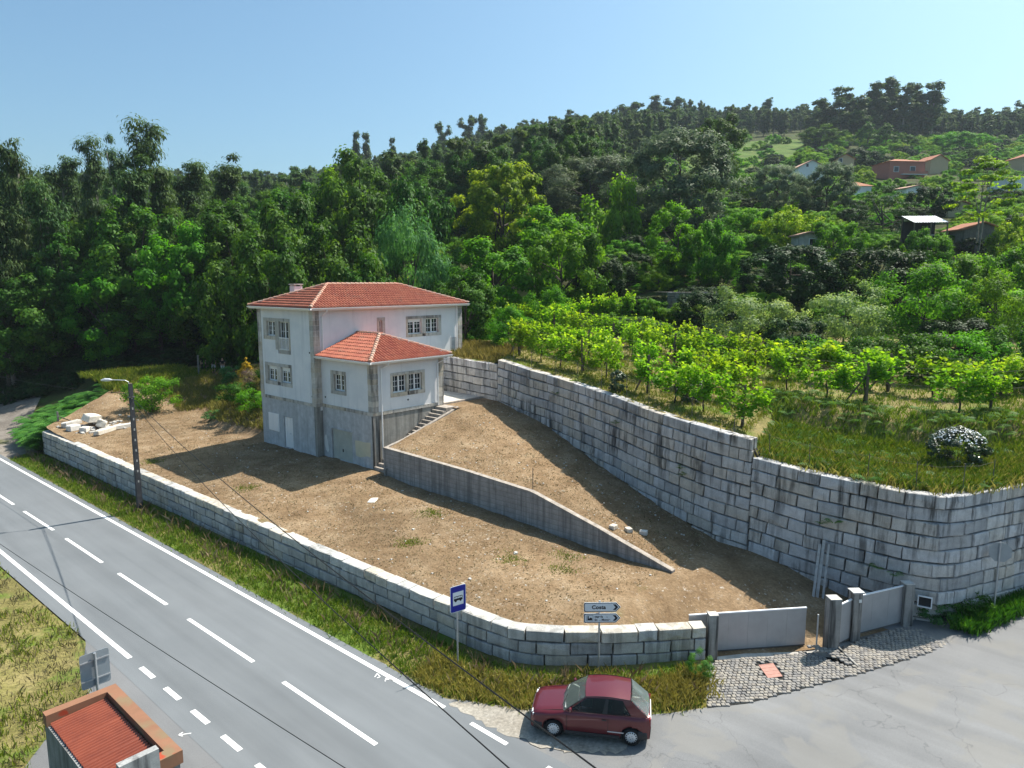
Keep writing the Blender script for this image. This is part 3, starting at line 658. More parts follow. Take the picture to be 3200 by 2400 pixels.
def wall_panel(name, M, u0, u1, z0, z1, holes, mat, parent, depth=0.24):
    us = sorted({u0, u1, *[h[0] for h in holes], *[h[1] for h in holes]}); zs = sorted({z0, z1, *[h[2] for h in holes], *[h[3] for h in holes]})
    us = [u for u in us if u0 <= u <= u1]; zs = [z for z in zs if z0 <= z <= z1]; mb = MB()
    for a, b in zip(us[:-1], us[1:]):
        for c, d in zip(zs[:-1], zs[1:]):
            mu, mz = (a + b) / 2, (c + d) / 2
            if any(h[0] < mu < h[1] and h[2] < mz < h[3] for h in holes): continue
            mb.add([M @ Vector(p) for p in ((a, 0, c), (b, 0, c), (b, 0, d), (a, 0, d))], [(0, 1, 2, 3)])
    for h in holes:
        a, b, c, d = h
        for q in (((a, 0, c), (a, 0, d), (a, -depth, d), (a, -depth, c)), ((b, 0, c), (b, -depth, c), (b, -depth, d), (b, 0, d)), ((a, 0, d), (b, 0, d), (b, -depth, d), (a, -depth, d)), ((a, 0, c), (a, -depth, c), (b, -depth, c), (b, 0, c))):
            mb.add([M @ Vector(p) for p in q], [(0, 1, 2, 3)])
    return mb.build(name, mat, parent)
def window(M, outer, openings, parent, depth=0.15):
    "granite surround with one or two glazed openings; outer (u0, u1, z0, z1); an opening (u0, u1, z0, z1, shutter, sill z or None)"
    u0, u1, z0, z1 = outer; fr = MB(); V = -depth
    for (a, b, c, d, sh, dbl) in openings:
        w = 0.055; m = (a + b) / 2
        fr.box((a, V - .05, c), (a + w, V + .02, d), M); fr.box((b - w, V - .05, c), (b, V + .02, d), M)
        fr.box((a + w, V - .05, c), (b - w, V + .02, c + 0.075), M); fr.box((a + w, V - .05, d - w), (b - w, V + .02, d), M)
        if dbl: fr.box((m - 0.055, V - .05, c + 0.075), (m + 0.055, V + .03, d - w), M)
    win = fr.build("window", MT["white_frame"], parent)
    top = max(o[3] for o in openings)
    MB().box((u0, -0.20, top), (u1, 0.025, z1), M).build("lintel", MT["granite_trim"], win)
    edges = sorted(openings, key=lambda o: o[0])
    for o in edges: MB().box((o[0] - 0.06 if o is not edges[0] else u0, -0.20, (z0 if 0 < o[2] - z0 < 0.6 else o[2] - 0.24)), (o[1] + 0.06 if o is not edges[-1] else u1, 0.03, o[2]), M).build("sill", MT["granite_trim"], win)
    xs = [u0] + [v for o in edges for v in (o[0], o[1])] + [u1]
    for i in range(0, len(xs), 2):
        lo = min(o[2] for o in edges) if len(edges) > 1 and 0 < i < len(xs) - 2 else edges[0 if i == 0 else -1][2]
        MB().box((xs[i], -0.20, lo + 0.001), (xs[i + 1], 0.022, top - 0.001), M).build("jamb", MT["granite_trim"], win)
    for (a, b, c, d, sh, dbl) in edges:
        d2 = d - sh; m = (a + b) / 2; V2 = V - 0.02
        if sh:
            MB().box((a + .03, V + .022, d2), (b - .03, V + .05, d), M).build("roller_shutter", MT["shutter_white"], win)
        cols = ((a + .055, m - .055), (m + .055, b - .055)) if dbl else ((a + .055, b - .055),)
        for (p, q) in cols:
            mun = MB()
            nr = 3; nc = 2 if dbl else 1; bot = c + 0.075 if c > z0 + 0.05 or True else c
            for i in range(nc):
                for j in range(nr):
                    x0 = p + (q - p) * i / nc; x1 = p + (q - p) * (i + 1) / nc; y0 = bot + (d - .055 - bot) * j / nr; y1 = bot + (d - .055 - bot) * (j + 1) / nr
                    mk("pane", [M @ Vector(v) for v in ((x0 + .012, V2, y0 + .012), (x1 - .012, V2, y0 + .012), (x1 - .012, V2, y1 - .012), (x0 + .012, V2, y1 - .012))], [(0, 1, 2, 3)], MT["pane_dark"], win)
            for i in range(1, nc): x = p + (q - p) * i / nc; mun.box((x - .014, V2 - .01, bot), (x + .014, V2 + .018, d - .055), M)
            for j in range(1, nr):
                z = bot + (d - .055 - bot) * j / nr; mun.box((p, V2 - .008, z - .014), (q, V2 + .016, z + .014), M)
                if nc == 1: mun.build("glazing_bar", MT["white_frame"], win); mun = MB()
            if nc > 1: mun.build("glazing_bar", MT["white_frame"], win)
        MB().box((a + 0.01, -0.45, c + .01), (b - 0.01, -0.40, d - .01), M).build("dark_backing", MT["dark_room"], win)  # dark sheet painted in for the unlit room behind the glass
    return win
WH = MT["white_render"]; eps = 0.004
hl = [(-6.10, -2.74, 7.38, 8.84), (-4.33, -2.74, 6.49, 7.38), (-6.13, -2.73, 4.26, 5.78)]
wall_panel("wall", F_LEFT, -LY, 0, 3.40, ZE, hl, WH, house)
wall_panel("base_wall", F_LEFT, -LY, 0, -0.5, 3.40, [(-4.03, -2.92, 0.0, 2.18)], MT["base_render"], house)
wall_panel("wall", F_RIGHT, 0, LX, 3.0, ZE, [(5.02, 5.70, 7.3, 8.83), (7.58, 10.97, 7.33, 8.82)], WH, house)
wall_panel("wall", F_END, 0, LY, 0, ZE, [], WH, house); wall_panel("wall", F_BACK, 0, LX, 0, ZE, [], WH, house)
wall_panel("wall", F_WL, 0, WD, 3.40, ZW, [(1.03, 2.68, 4.24, 5.73)], WH, house)
wall_panel("base_wall", F_WL, 0, WD, -0.5, 3.40, [(0.90, 3.11, 0.0, 1.96)], MT["base_render"], house)
wall_panel("wall", F_WF, REC, W2, 3.40, ZW, [(1.84, 4.61, 4.25, 5.74)], WH, house)
wall_panel("base_wall", F_WF, REC, W2, -0.5, 3.40, [], MT["base_concrete"], house)
wall_panel("wall", F_WR, 0, WD, 2.0, ZW, [], WH, house)
wall_panel("base_wall", F_RIGHT, 0, REC, -0.5, 3.0, [], MT["base_concrete"], house)
window(F_LEFT, (-6.10, -2.74, 7.38, 8.84), [(-5.68, -4.60, 7.62, 8.63, 0, True), (-4.10, -2.90, 6.72, 8.63, 0, True)], house)
window(F_LEFT, (-6.13, -2.73, 4.26, 5.78), [(-5.79, -4.60, 4.52, 5.56, .25, True), (-4.10, -2.90, 4.52, 5.56, .28, True)], house)
window(F_WL, (1.03, 2.68, 4.24, 5.73), [(1.38, 2.53, 4.46, 5.51, 0, True)], house)
window(F_RIGHT, (7.58, 10.97, 7.33, 8.82), [(7.76, 9.05, 7.53, 8.62, .24, True), (9.47, 10.69, 7.55, 8.60, 0, True)], house)
window(F_RIGHT, (5.02, 5.70, 7.1, 8.83), [(5.22, 5.48, 7.3, 8.62, 0, False)], house)
window(F_WF, (1.84, 4.61, 4.25, 5.74), [(2.03, 3.10, 4.48, 5.57, 0, True), (3.32, 4.38, 4.48, 5.56, 0, True)], house)
# balustrade of the tall window
bal = MB().box((-4.06, 0.0, 7.52), (-2.94, 0.05, 7.58), F_LEFT).box((-4.06, 0.0, 6.74), (-2.94, 0.05, 6.79), F_LEFT).build("balustrade", MT["white_gloss"], house)
for k in range(9): MB().box((-4.03 + k * .132, 0.01, 6.79), (-3.985 + k * .132, 0.04, 7.52), F_LEFT).build("baluster", MT["white_gloss"], bal)
# basement door, louvred shutter, garage door
d = MB().box((-4.00, -0.12, 0.04), (-2.95, -0.07, 2.14), F_LEFT).build("door", MT["white_frame"], house)
for a, b in ((-3.93, -3.68), (-3.62, -3.28), (-3.22, -3.02)): MB().box((a, -0.068, 0.12), (b, -0.055, 2.06), F_LEFT).build("door_panel", MT["white_gloss"], d)
MB().tube([F_LEFT @ Vector((-3.24, -0.05, 1.05)), F_LEFT @ Vector((-3.24, 0.0, 1.05)), F_LEFT @ Vector((-3.34, 0.0, 1.05))], 0.015, 6).build("handle", MT["galvanised"], d)
sh = MB().box((-5.97, 0.002, 1.0), (-4.6, 0.04, 2.24), F_LEFT).build("basement_shutter", MT["white_frame"], house)
for s in (-5.93, -5.26):
    for k in range(13): MB().box((s, 0.041, 1.06 + k * .087), (s + .60, 0.058, 1.115 + k * .087), F_LEFT).build("slat", MT["white_gloss"], sh)
g = MB().box((0.93, -0.16, -0.05), (3.10, -0.10, 1.95), F_WL).build("garage_door", MT["garage_door"], house)
for k in range(14): MB().box((0.96 + k * .152, -0.099, 0.0), (1.10 + k * .152, -0.088, 1.93), F_WL).build("door_board", MT["garage_door"], g)
MB().box((1.98, -0.088, 0.55), (2.04, -0.05, 0.72), F_WL).build("handle", MT["cable_black"], g)
MB().box((0.85, -0.05, 1.962), (3.16, 0.05, 2.03), F_WL).build("garage_lintel", MT["base_render"], house)
def patch(M, pts, mat, name="paint_patch", v=0.006):
    mk(name, [M @ Vector((u, v, z)) for u, z in pts], [tuple(range(len(pts)))], mat, house)
patch(F_WL, [(3.40, 1.52), (3.8, 1.56), (4.4, 1.54), (4.97, 1.60), (4.95, 0.68), (4.6, 0.70), (4.2, 0.60), (3.9, 0.52), (3.46, 0.56), (3.42, 1.0)], MT["cream_paint"])
patch(F_WL, [(0.12, 1.30), (0.24, 1.46), (0.34, 1.40), (0.44, 1.05), (0.56, 0.42), (0.42, 0.28), (0.20, 0.42), (0.07, 0.8)], MT["shutter_white"])
patch(F_RIGHT, [(11.88, 7.09), (12.63, 7.08), (12.62, 6.2), (11.89, 6.2)], MT["base_render"])
# string course and corner stones
for M, a, b in ((F_LEFT, -LY, 0.0), (F_WL, 0.0, WD), (F_WF, REC, W2)):
    n = max(1, int((b - a) / 1.3))
    for k in range(n): MB().box((a + (b - a) * k / n + .004, -0.02, 3.27), (a + (b - a) * (k + 1) / n - .004, 0.045, 3.47), M).build("string_course", MT["granite_trim"], house)
MB().box((-0.03, -0.045, 3.27), (REC, 0.3, 3.47)).build("string_course", MT["granite_trim"], house)
QM = mesh_data("corner_stone", *(lambda m: (m.v, m.f))(MB().box((0, 0, 0), (1, 1, 1))), MT["granite_trim"])
def quoin(x0, x1, y0, y1, z0, z1, r):
    z = z0
    while z < z1 - 0.12:
        h = min(0.335, z1 - z); j = r.uniform(-.006, .006)
        o = inst("corner_stone", QM, house, (x0 + j, y0 - j, z + 0.005), (0, 0, 0), (x1 - x0, y1 - y0, h - 0.010)); z += h
rq = random.Random(5)
quoin(-0.03, 0.44, -0.03, 0.40, 3.475, ZE - .02, rq); quoin(REC - .03, REC + .42, -WD - .03, -WD + .40, 3.475, ZW - .02, rq)
quoin(-0.03, 0.40, LY - .42, LY + .03, 3.475, ZE - .02, rq); quoin(LX - .42, LX + .03, -0.03, 0.40, 5.6, ZE - .02, rq); quoin(W2 - .40, W2 + .03, -WD - .03, -WD + .40, 3.475, ZW - .02, rq)
MB().box((REC - .025, -WD - .025, -0.5), (REC + .45, -WD + .12, 3.265)).build("base_corner", MT["concrete_pillar"], house)
MB().box((-.015, -.02, -0.5), (0.30, 0.25, 3.265)).build("base_corner", MT["base_concrete"], house)
for M, u, z in ((F_LEFT, -0.52, 6.75), (F_LEFT, -0.42, 3.92), (F_WL, 0.36, 3.92), (F_WF, 3.2, 3.95)):
    MB().tube([M @ Vector((u, -.01, z)), M @ Vector((u, .012, z))], 0.06, 10).build("vent_pipe", MT["cable_black"], house)

# roofs
def tile_mesh():
    prof = [(0.0, 0.0), (0.03, 0.004), (0.085, 0.004), (0.108, 0.04), (0.138, 0.076), (0.17, 0.082), (0.205, 0.058), (0.236, 0.014)]
    V = []; F = []; n = len(prof)
    for (y, dz) in ((0.0, 0.040), (0.46, 0.0)):
        for x, z in prof: V.append((x, y, z + dz))
    for x, z in prof: V.append((x, 0.0, z + 0.006))
    for i in range(n - 1): F += [(i, i + 1, n + i + 1, n + i), (i + 1, i, 2 * n + i, 2 * n + i + 1)]
    return V, F
TV, TF = tile_mesh()
TILE = mesh_data("tile", TV, TF, MT["clay_tile"])
a_ = TILE.attributes.new("tint", 'FLOAT', 'POINT')
def cap_mesh():
    V = []; F = []; n = 7
    for (y, r, dz) in ((0.0, 0.125, 0.02), (0.05, 0.125, 0.02), (0.44, 0.098, 0.0)):
        for k in range(n):
            t = math.pi * k / (n - 1); V.append((math.cos(t) * r, y, math.sin(t) * r * 0.85 + dz))
    for j in range(2):
        for k in range(n - 1): a = j * n + k; F.append((a, a + 1, a + n + 1, a + n))
    F.append(tuple(range(n)))
    return mesh_data("ridge_tile", V, F, MT["clay_cap"], True)
CAP = cap_mesh()
def axes(o, x, y, z):
    M = Matrix.Identity(4)
    for r in range(3): M[r][0] = x[r]; M[r][1] = y[r]; M[r][2] = z[r]; M[r][3] = o[r]
    return M
def inside(poly, u, v):
    c = False; n = len(poly)
    for i in range(n):
        (x1, y1), (x2, y2) = poly[i], poly[(i + 1) % n]
        if (y1 > v) != (y2 > v) and u < (x2 - x1) * (v - y1) / (y2 - y1) + x1: c = not c
    return c
def slope_tiles(o, x, y, poly, seed):
    "placements of tiles over a slope; o corner, x along the eave, y up the slope"
    x, y, o = Vector(x), Vector(y), Vector(o); z = x.cross(y); r = random.Random(seed); out = []
    us = [p[0] for p in poly]; vs = [p[1] for p in poly]; v = -0.05; row = 0
    while v < max(vs):
        u = min(us) + 0.0
        while u < max(us):
            if inside(poly, u + 0.11, v + 0.17): out.append(axes(o + x * (u + r.uniform(-.006, .006)) + y * (v + r.uniform(-.012, .012)) + z * r.uniform(0.0, .006), x, y, z))
            u += 0.236
        v += 0.415; row += 1
    return out
def caps(parent, a, b, up):
    a, b = Vector(a), Vector(b); y = (b - a).normalized(); L = (b - a).length; x = y.cross(Vector(up)).normalized(); z = x.cross(y); n = int(L / 0.40) + 1
    for k in range(n):
        o = bpy.data.objects.new("ridge_tile", CAP); o.matrix_basis = axes(a + y * (L * k / n) + z * 0.035, x, y, z); put(o, parent)
def hip_roof(name, x0, x1, y0, y1, ze, rise, half, slopes, along_x, wall_y=None):
    "slab under the tiles; returns corners"
    if along_x: A = (x0 + half, (y0 + y1) / 2, ze + rise); B = (x1 - half, (y0 + y1) / 2, ze + rise)
    else: A = ((x0 + x1) / 2, y0 + half, ze + rise); B = ((x0 + x1) / 2, y1, ze + rise)
    c = [(x0, y0, ze), (x1, y0, ze), (x1, y1, ze), (x0, y1, ze)]
    V = c + [A, B] + [(p[0], p[1], p[2] - 0.10) for p in c]
    if along_x: F = [(0, 1, 5, 4), (1, 2, 5), (2, 3, 4, 5), (3, 0, 4)]
    else: F = [(0, 1, 4), (1, 2, 5, 4), (3, 0, 4, 5), (2, 3, 5)]
    F += [(0, 6, 7, 1), (1, 7, 8, 2), (2, 8, 9, 3), (3, 9, 6, 0), (6, 9, 8, 7)]
    return mk(name, V, F, MT["clay_tile"], house), A, B, c
OV = 0.42
roof, A, B, c = hip_roof("roof", -OV, LX + OV, -OV, LY + OV, ZE + .07, 1.45, (LY + 2 * OV) / 2, None, True)
wroof, wA, wB, wc = hip_roof("wing_roof", REC - OV, W2 + OV, -WD - OV, 0.0, ZW + .06, 1.30, (W2 - REC + 2 * OV) / 2, None, False)
hf = (LY + 2 * OV) / 2; sl = math.hypot(hf, 1.45); cp, sp_ = hf / sl, 1.45 / sl; Lm = LX + 2 * OV; Wm = LY + 2 * OV
hw = (W2 - REC + 2 * OV) / 2; slw = math.hypot(hw, 1.30); cw, sw = hw / slw, 1.30 / slw
P_main = slope_tiles((-OV, -OV, ZE + .07), (1, 0, 0), (0, cp, sp_), [(0, -.1), (Lm, -.1), (Lm - hf, sl), (hf, sl)], 1)
P_left = slope_tiles((-OV, LY + OV, ZE + .07), (0, -1, 0), (cp, 0, sp_), [(0, -.1), (Wm, -.1), (Wm / 2, sl)], 2)
P_wl = slope_tiles((REC - OV, 0.0, ZW + .06), (0, -1, 0), (cw, 0, sw), [(0, -.1), (WD + OV, -.1), (WD + OV - hw, slw), (0, slw)], 3)
P_wf = slope_tiles((REC - OV, -WD - OV, ZW + .06), (1, 0, 0), (0, cw, sw), [(0, -.1), (2 * hw, -.1), (hw, slw)], 4)
def stuff_tiles(parent, Ms, seed):
    r = random.Random(seed); V = []; Q = []; tint = []
    T = np.array([(*v, 1.0) for v in TV])
    for M in Ms:
        b = len(V); W = T @ np.array(M).T; V += [tuple(w[:3]) for w in W]; Q += [tuple(i + b for i in f) for f in TF]; tint += [r.random()] * len(TV)
    o = put(bpy.data.objects.new("roof_tiles", fast_mesh("roof_tiles", V, Q, MT["clay_tile"], tint)), parent); return tag(o, kind="stuff")
near = P_wl + P_wf
near.sort(key=lambda M: (Vector((M[0][3], M[1][3], M[2][3])) - CAM).length)
for M in near[:300]:
    o = bpy.data.objects.new("tile", TILE); o.matrix_basis = M; put(o, wroof)
if near[300:]: stuff_tiles(wroof, near[300:], 8)
stuff_tiles(roof, P_main + P_left, 9)
up = (0, 0, 1)
for a, b in ((c[0], A), (c[3], A), (c[1], B), (c[2], B), (A, B)): caps(roof, a, b, up)
for a, b in ((wc[0], wA), (wc[1], wA), (wA, wB)): caps(wroof, a, b, up)
# soffit, gutters, downpipes, chimney
def gutter(parent, a, b):
    a, b = Vector(a), Vector(b); d = (b - a).normalized(); n = Vector((d.y, -d.x, 0)); V = []; F = []; k = 7
    for p in (a, b):
        for i in range(k):
            t = math.pi * i / (k - 1); V.append(p + n * (0.065 - math.cos(t) * 0.065) + Vector((0, 0, 0.01 - math.sin(t) * 0.085)))
    F = [(i, i + 1, k + i + 1, k + i) for i in range(k - 1)]; m = MB().add(V, F)
    m.bar(a + n * 0.128 + Vector((0, 0, .012)), b + n * 0.128 + Vector((0, 0, .012)), 0.02, 0.022); m.bar(a + Vector((0, 0, -.05)), b + Vector((0, 0, -.05)), 0.02, 0.16)
    m.build("gutter", MT["white_gloss"], parent)
zg = ZE + .03
gutter(roof, (-OV, -OV, zg), (LX + OV, -OV, zg)); gutter(roof, (-OV, LY + OV, zg), (-OV, -OV, zg))
zw = ZW + .02
gutter(wroof, (REC - OV, -WD - OV, zw), (W2 + OV, -WD - OV, zw)); gutter(wroof, (REC - OV, -0.02, zw), (REC - OV, -WD - OV, zw))
for p, nm in (([(0.75, -OV - .06, zg - .06), (0.75, -OV - .06, zg - .2), (0.62, -0.09, zg - .5), (0.62, -0.09, 6.85)], roof), ([(1.35, -WD - OV - .06, zw - .06), (1.35, -WD - OV - .06, zw - .2), (1.08, -WD - .09, zw - .45), (1.08, -WD - .09, 0.05)], wroof), ([(W2 + .0, -WD - OV - .06, zw - .05), (W2 + .0, -WD - OV - .06, zw - .18), (W2 - .52, -WD - .09, zw - .5), (W2 - .52, -WD - .09, 3.3)], wroof), ([(LX - .55, -.09, ZE), (LX - .55, -.09, 6.2)], roof)):
    MB().tube(p, 0.045, 8).build("downpipe", MT["white_gloss"], nm)
ch = MB().box((2.45, 6.0, 9.6), (3.1, 6.6, 10.95)).build("chimney", MT["white_render"], roof)
MB().box((2.40, 5.95, 11.05), (3.15, 6.65, 11.13)).build("chimney_cap", MT["concrete_pale"], roof)
MB().box((2.47, 6.02, 10.952), (2.6, 6.58, 11.048)).box((2.95, 6.02, 10.952), (3.08, 6.58, 11.048)).build("chimney_vent", MT["concrete_pale"], roof)
MB().box((8.6, 5.2, 10.2), (9.4, 5.8, 11.1)).build("chimney", MT["white_render"], roof)
# cable hanging down the wing base
MB().tube([(4.25, -WD - .04, 3.3), (4.2, -WD - .06, 2.6), (3.9, -WD - .07, 2.1), (3.3, -WD - .08, 1.95), (2.9, -WD - .1, 1.75)], 0.014, 5).build("loose_cable", MT["cable_black"], house)

# staircase, patio
st = thing("staircase", "narrow concrete staircase climbing along the wing from yard to patio", "staircase", (0.45, -5.9, 0))
st.location = (0, 0, 0)
for k in range(18):
    x0 = 0.42 + 0.295 * k; part_box("step", (x0, -6.38, -0.4 if k < 2 else 0.18 * k - 0.25), (x0 + 0.33 if k < 17 else x0 + 0.85, -WD - 0.03, 0.18 * (k + 1)), MT["concrete_step"], st)
xs = [0.32, 1.8, 6.35]; zs = [1.57, 1.86, 3.24]; V = []; F = []
for x, z in zip(xs, zs):
    for y in (-6.62, -6.40): V += [(x, y, -0.6), (x, y, z)]
for i in range(2):
    a = 4 * i; b = a + 4; F += [(a, a + 1, b + 1, b), (a + 2, b + 2, b + 3, a + 3), (a + 1, a + 3, b + 3, b + 1)]
F += [(0, 2, 3, 1), (8, 9, 11, 10)]
mk("stringer", V, F, MT["concrete_step"], st)
tag(MB().box((W2 + .03, -4.95, 2.9), (10.35, 6.5, 3.25)).build("patio", MT["concrete_pale"]), kind="structure")
tag(MB().box((W2 - .1, -5.17, 3.0), (10.1, -4.952, 3.30)).build("patio_kerb", MT["concrete_step"]), kind="structure")
# ------------------------------------------------------------------ the red hatchback
car = thing("parked_car", "dark red three door hatchback parked at the junction below the wall", "car", (-8.60, -27.81, ZR + 0.002), math.radians(121.2))
AX = 1.1425; WRr = 0.275
def car_body():
    xs = sorted(set([1.84, 1.80, 1.72, -1.68, -1.64, -1.56] + [round(x, 3) for x in np.arange(-1.5, 1.70, 0.0625)] + [s * AX + d for s in (-1, 1) for d in (-.335, -.33, -.25, .25, .33, .335)]), reverse=True)
    kx = [-1.68, -1.58, -1.3, -0.9, -0.3, 0.3, 0.80, 1.2, 1.6, 1.78, 1.84]
    zt = [0.87, 0.885, 0.885, 0.88, 0.87, 0.86, 0.855, 0.80, 0.735, 0.68, 0.60]
    wb = [0.62, 0.685, 0.715, 0.735, 0.74, 0.74, 0.735, 0.725, 0.70, 0.66, 0.60]
    wm = [0.66, 0.735, 0.772, 0.78, 0.78, 0.78, 0.78, 0.778, 0.755, 0.70, 0.63]
    rows = []
    for x in xs:
        T, B, W = (np.interp(x, kx, k) for k in (zt, wb, wm)); bot = 0.23
        for a in (-AX, AX):
            if abs(x - a) < 0.33: bot = max(bot, 0.275 + math.sqrt(0.33 ** 2 - (x - a) ** 2))
        R = [(x, W - 0.03, bot), (x, W, bot + (T - bot) * 0.35), (x, W, bot + (T - bot) * 0.58), (x, W - 0.012, bot + (T - bot) * 0.80), (x, B + 0.01, T - 0.02), (x, B - 0.03, T + 0.012), (x, B * 0.55, T + 0.032), (x, 0.0, T + 0.038)]
        rows.append([Vector(p) for p in R] + [Vector((p[0], -p[1], p[2])) for p in R[-2::-1]])
    V = [p for r in rows for p in r]; n = len(rows[0]); F = []
    for i in range(len(rows) - 1):
        for k in range(n - 1): a = i * n + k; F.append((a, a + 1, a + n + 1, a + n))
    F.append(tuple(range(n))); F.append(tuple((len(rows) - 1) * n + k for k in range(n))[::-1])
    o = mk("body", V, F, MT["car_paint"], car, True)
    for e in o.data.polygons:
        if len(e.vertices) > 4: e.use_smooth = False
    return o
body = car_body()
part_box("underbody", (-1.55, -0.60, 0.14), (1.72, 0.60, 0.50), MT["bumper_grey"], car)
def side_pt(u, v, s, push=0.0):
    xb, xt = 0.86 + (-1.62 - 0.86) * u, 0.20 + (-1.10 - 0.20) * u
    zb = 0.862 + 0.028 * u; ztop = 1.315 + 0.05 * math.sin(math.pi * min(1, u * 1.05)) + 0.018 * u
    yb = 0.715 - 0.05 * max(0, u - .7) / .3; yt = 0.600
    bul = 0.025 * math.sin(math.pi * v)
    return Vector((xb + (xt - xb) * v, s * (yb + (yt - yb) * v + bul + push), zb + (ztop - zb) * v))
def side_patch(u0, u1, v0, v1, s, push=0.0, nu=4, nv=3):
    V = [side_pt(u0 + (u1 - u0) * i / nu, v0 + (v1 - v0) * j / nv, s, push) for i in range(nu + 1) for j in range(nv + 1)]
    F = [(i * (nv + 1) + j, (i + 1) * (nv + 1) + j, (i + 1) * (nv + 1) + j + 1, i * (nv + 1) + j + 1) for i in range(nu) for j in range(nv)]
    return V, F
cab = MB()
for s in (1, -1):
    for u0, u1, v0, v1 in ((0, .045, 0, 1), (.80, 1.0, 0, 1), (.045, .80, .90, 1.0), (.045, .80, 0, .07)): cab.add(*side_patch(u0, u1, v0, v1, s))
nx, ny = 8, 8; V = []
for i in range(nx + 1):
    u = i / nx
    for j in range(ny + 1):
        t = -1 + 2 * j / ny; e = side_pt(u, 1.0, 1); V.append(Vector((e.x + 0.05 * (1 - t * t) * (1 if i == 0 else 0) - 0.0, t * 0.600, e.z + 0.035 * (1 - t * t))))
cab.add(V, [(i * (ny + 1) + j, (i + 1) * (ny + 1) + j, (i + 1) * (ny + 1) + j + 1, i * (ny + 1) + j + 1) for i in range(nx) for j in range(ny)])
cab.build("cabin", MT["car_paint"], car, True)
MB().add(*side_patch(.46, .52, .07, .90, 1, .002)).build("door_pillar", MT["bumper_grey"], car); MB().add(*side_patch(.46, .52, .07, .90, -1, .002)).build("door_pillar", MT["bumper_grey"], car)
for s in (1, -1):
    for nm, u0, u1 in (("door_window", .045, .46), ("quarter_window", .52, .80)): MB().add(*side_patch(u0, u1, .07, .90, s, -.004)).build(nm, MT["side_glass"], car, True)
def screen(name, b0, b1, t0, t1, bulge, mat, inset=0.0):
    V = []; n = 8
    for j in range(4):
        v = j / 3
        for i in range(n + 1):
            t = -1 + 2 * i / n; x = b0[0] + (t0[0] - b0[0]) * v + bulge * (1 - t * t) * (1 - 0.45 * v); y = t * (b0[1] + (t0[1] - b0[1]) * v); z = b0[2] + (t0[2] - b0[2]) * v + 0.012 * v * (1 - t * t) * 2
            V.append((x, y, z))
    return mk(name, V, [(j * (n + 1) + i, j * (n + 1) + i + 1, (j + 1) * (n + 1) + i + 1, (j + 1) * (n + 1) + i) for j in range(3) for i in range(n)], mat, car, True)
screen("windscreen", (0.85, 0.70, 0.868), None, (0.215, 0.588, 1.318), None, 0.07, MT["windscreen_glass"])
screen("rear_window", (-1.615, 0.62, 0.92), None, (-1.115, 0.58, 1.342), None, -0.05, MT["windscreen_glass"])
part_box("dashboard", (0.42, -0.62, 0.80), (0.82, 0.62, 0.93), MT["dash_grey"], car)
part_box("parcel_shelf", (-1.56, -0.58, 0.88), (-1.02, 0.58, 0.905), MT["card_white"], car)
for y in (-0.32, 0.32):
    bevel(part_box("front_seat", (-0.55, y - .22, 0.45), (-0.38, y + .22, 1.12), MT["seat_fabric"], car), .04); bevel(part_box("headrest", (-0.54, y - .11, 1.13), (-0.44, y + .11, 1.26), MT["seat_fabric"], car), .03)
bevel(part_box("white_card", (0.02, 0.46, 0.93), (0.40, 0.48, 1.20), MT["card_white"], car), .01); part_box("rear_seat", (-1.02, -0.6, 0.45), (-0.9, 0.6, 0.95), MT["seat_fabric"], car); part_box("cabin_floor", (-1.5, -0.6, 0.40), (0.8, 0.6, 0.44), MT["seat_fabric"], car)  # white upright card behind the door window
MB().tube([(0.36, 0.32 + .17 * math.cos(t), 0.98 + .15 * math.sin(t)) for t in np.linspace(0, 2 * math.pi, 16)], 0.014, 5).build("steering_wheel", MT["rubber"], car)
def bumper(name, sx, x0, mat):
    pr = [(0.0, .72), (.08, .745), (.16, .66), (.19, .0)]; V = []; F = []
    pts = [(x0 - sx * 0.32, .765), (x0 - sx * 0.10, .74), (x0 + sx * 0.02, .60), (x0 + sx * .055, .25), (x0 + sx * .06, 0), (x0 + sx * .055, -.25), (x0 + sx * .02, -.60), (x0 - sx * .10, -.74), (x0 - sx * .32, -.765)]
    for (x, y) in pts:
        for z, k in ((.20, .93), (.24, 1.0), (.44, 1.02), (.49, .98)): V.append((x0 + (x - x0) * k if abs(y) < .7 else x, y * k, z))
    for i in range(len(pts) - 1):
        for j in range(3): a = i * 4 + j; F.append((a, a + 4, a + 5, a + 1))
    F += [(i * 4 + 3, (i + 1) * 4 + 3, 4 * 4 + 3) for i in range(len(pts) - 1)]
    return mk(name, V, F, mat, car, True)
bumper("front_bumper", 1, 1.80, MT["bumper_grey"]); bumper("rear_bumper", -1, -1.66, MT["bumper_grey"])
for s in (1, -1):
    bevel(part_box("headlight", (1.70, s * .50 - .10, .575), (1.825, s * .50 + .10, .685), MT["headlamp"], car), .02)
    part_box("turn_lamp", (1.62, s * .655 - .02, .575), (1.775, s * .655 + .02, .68), MT["headlamp"], car); part_box("tail_lamp", (-1.69, s * .60 - .06, .56), (-1.63, s * .60 + .06, .86), MT["rear_lamp"], car)
    m = MB().box((.60, s * .76 - .03, .915), (.68, s * .76 + .10 * s if s > 0 else s * .76 + .03, 1.03)) if s > 0 else MB().box((.60, -.86, .915), (.68, -.73, 1.03)); bevel(m.build("wing_mirror", MT["car_paint"], car), .02)
    MB().box((-1.0 + .08, s * .783 - .006, .40), (-0.45, s * .783 + .008, .425)).build("side_trim", MT["hubcap"], car)
    MB().box((-.42, s * .781 - .004, .74), (-.28, s * .781 + .014, .77)).build("door_handle", MT["bumper_grey"], car)
    for x in (0.74, -0.47): MB().box((x, s * .7815 - .004, .32), (x + .012, s * .7815 + .0015, .80)).build("door_gap", MT["rubber"], car)
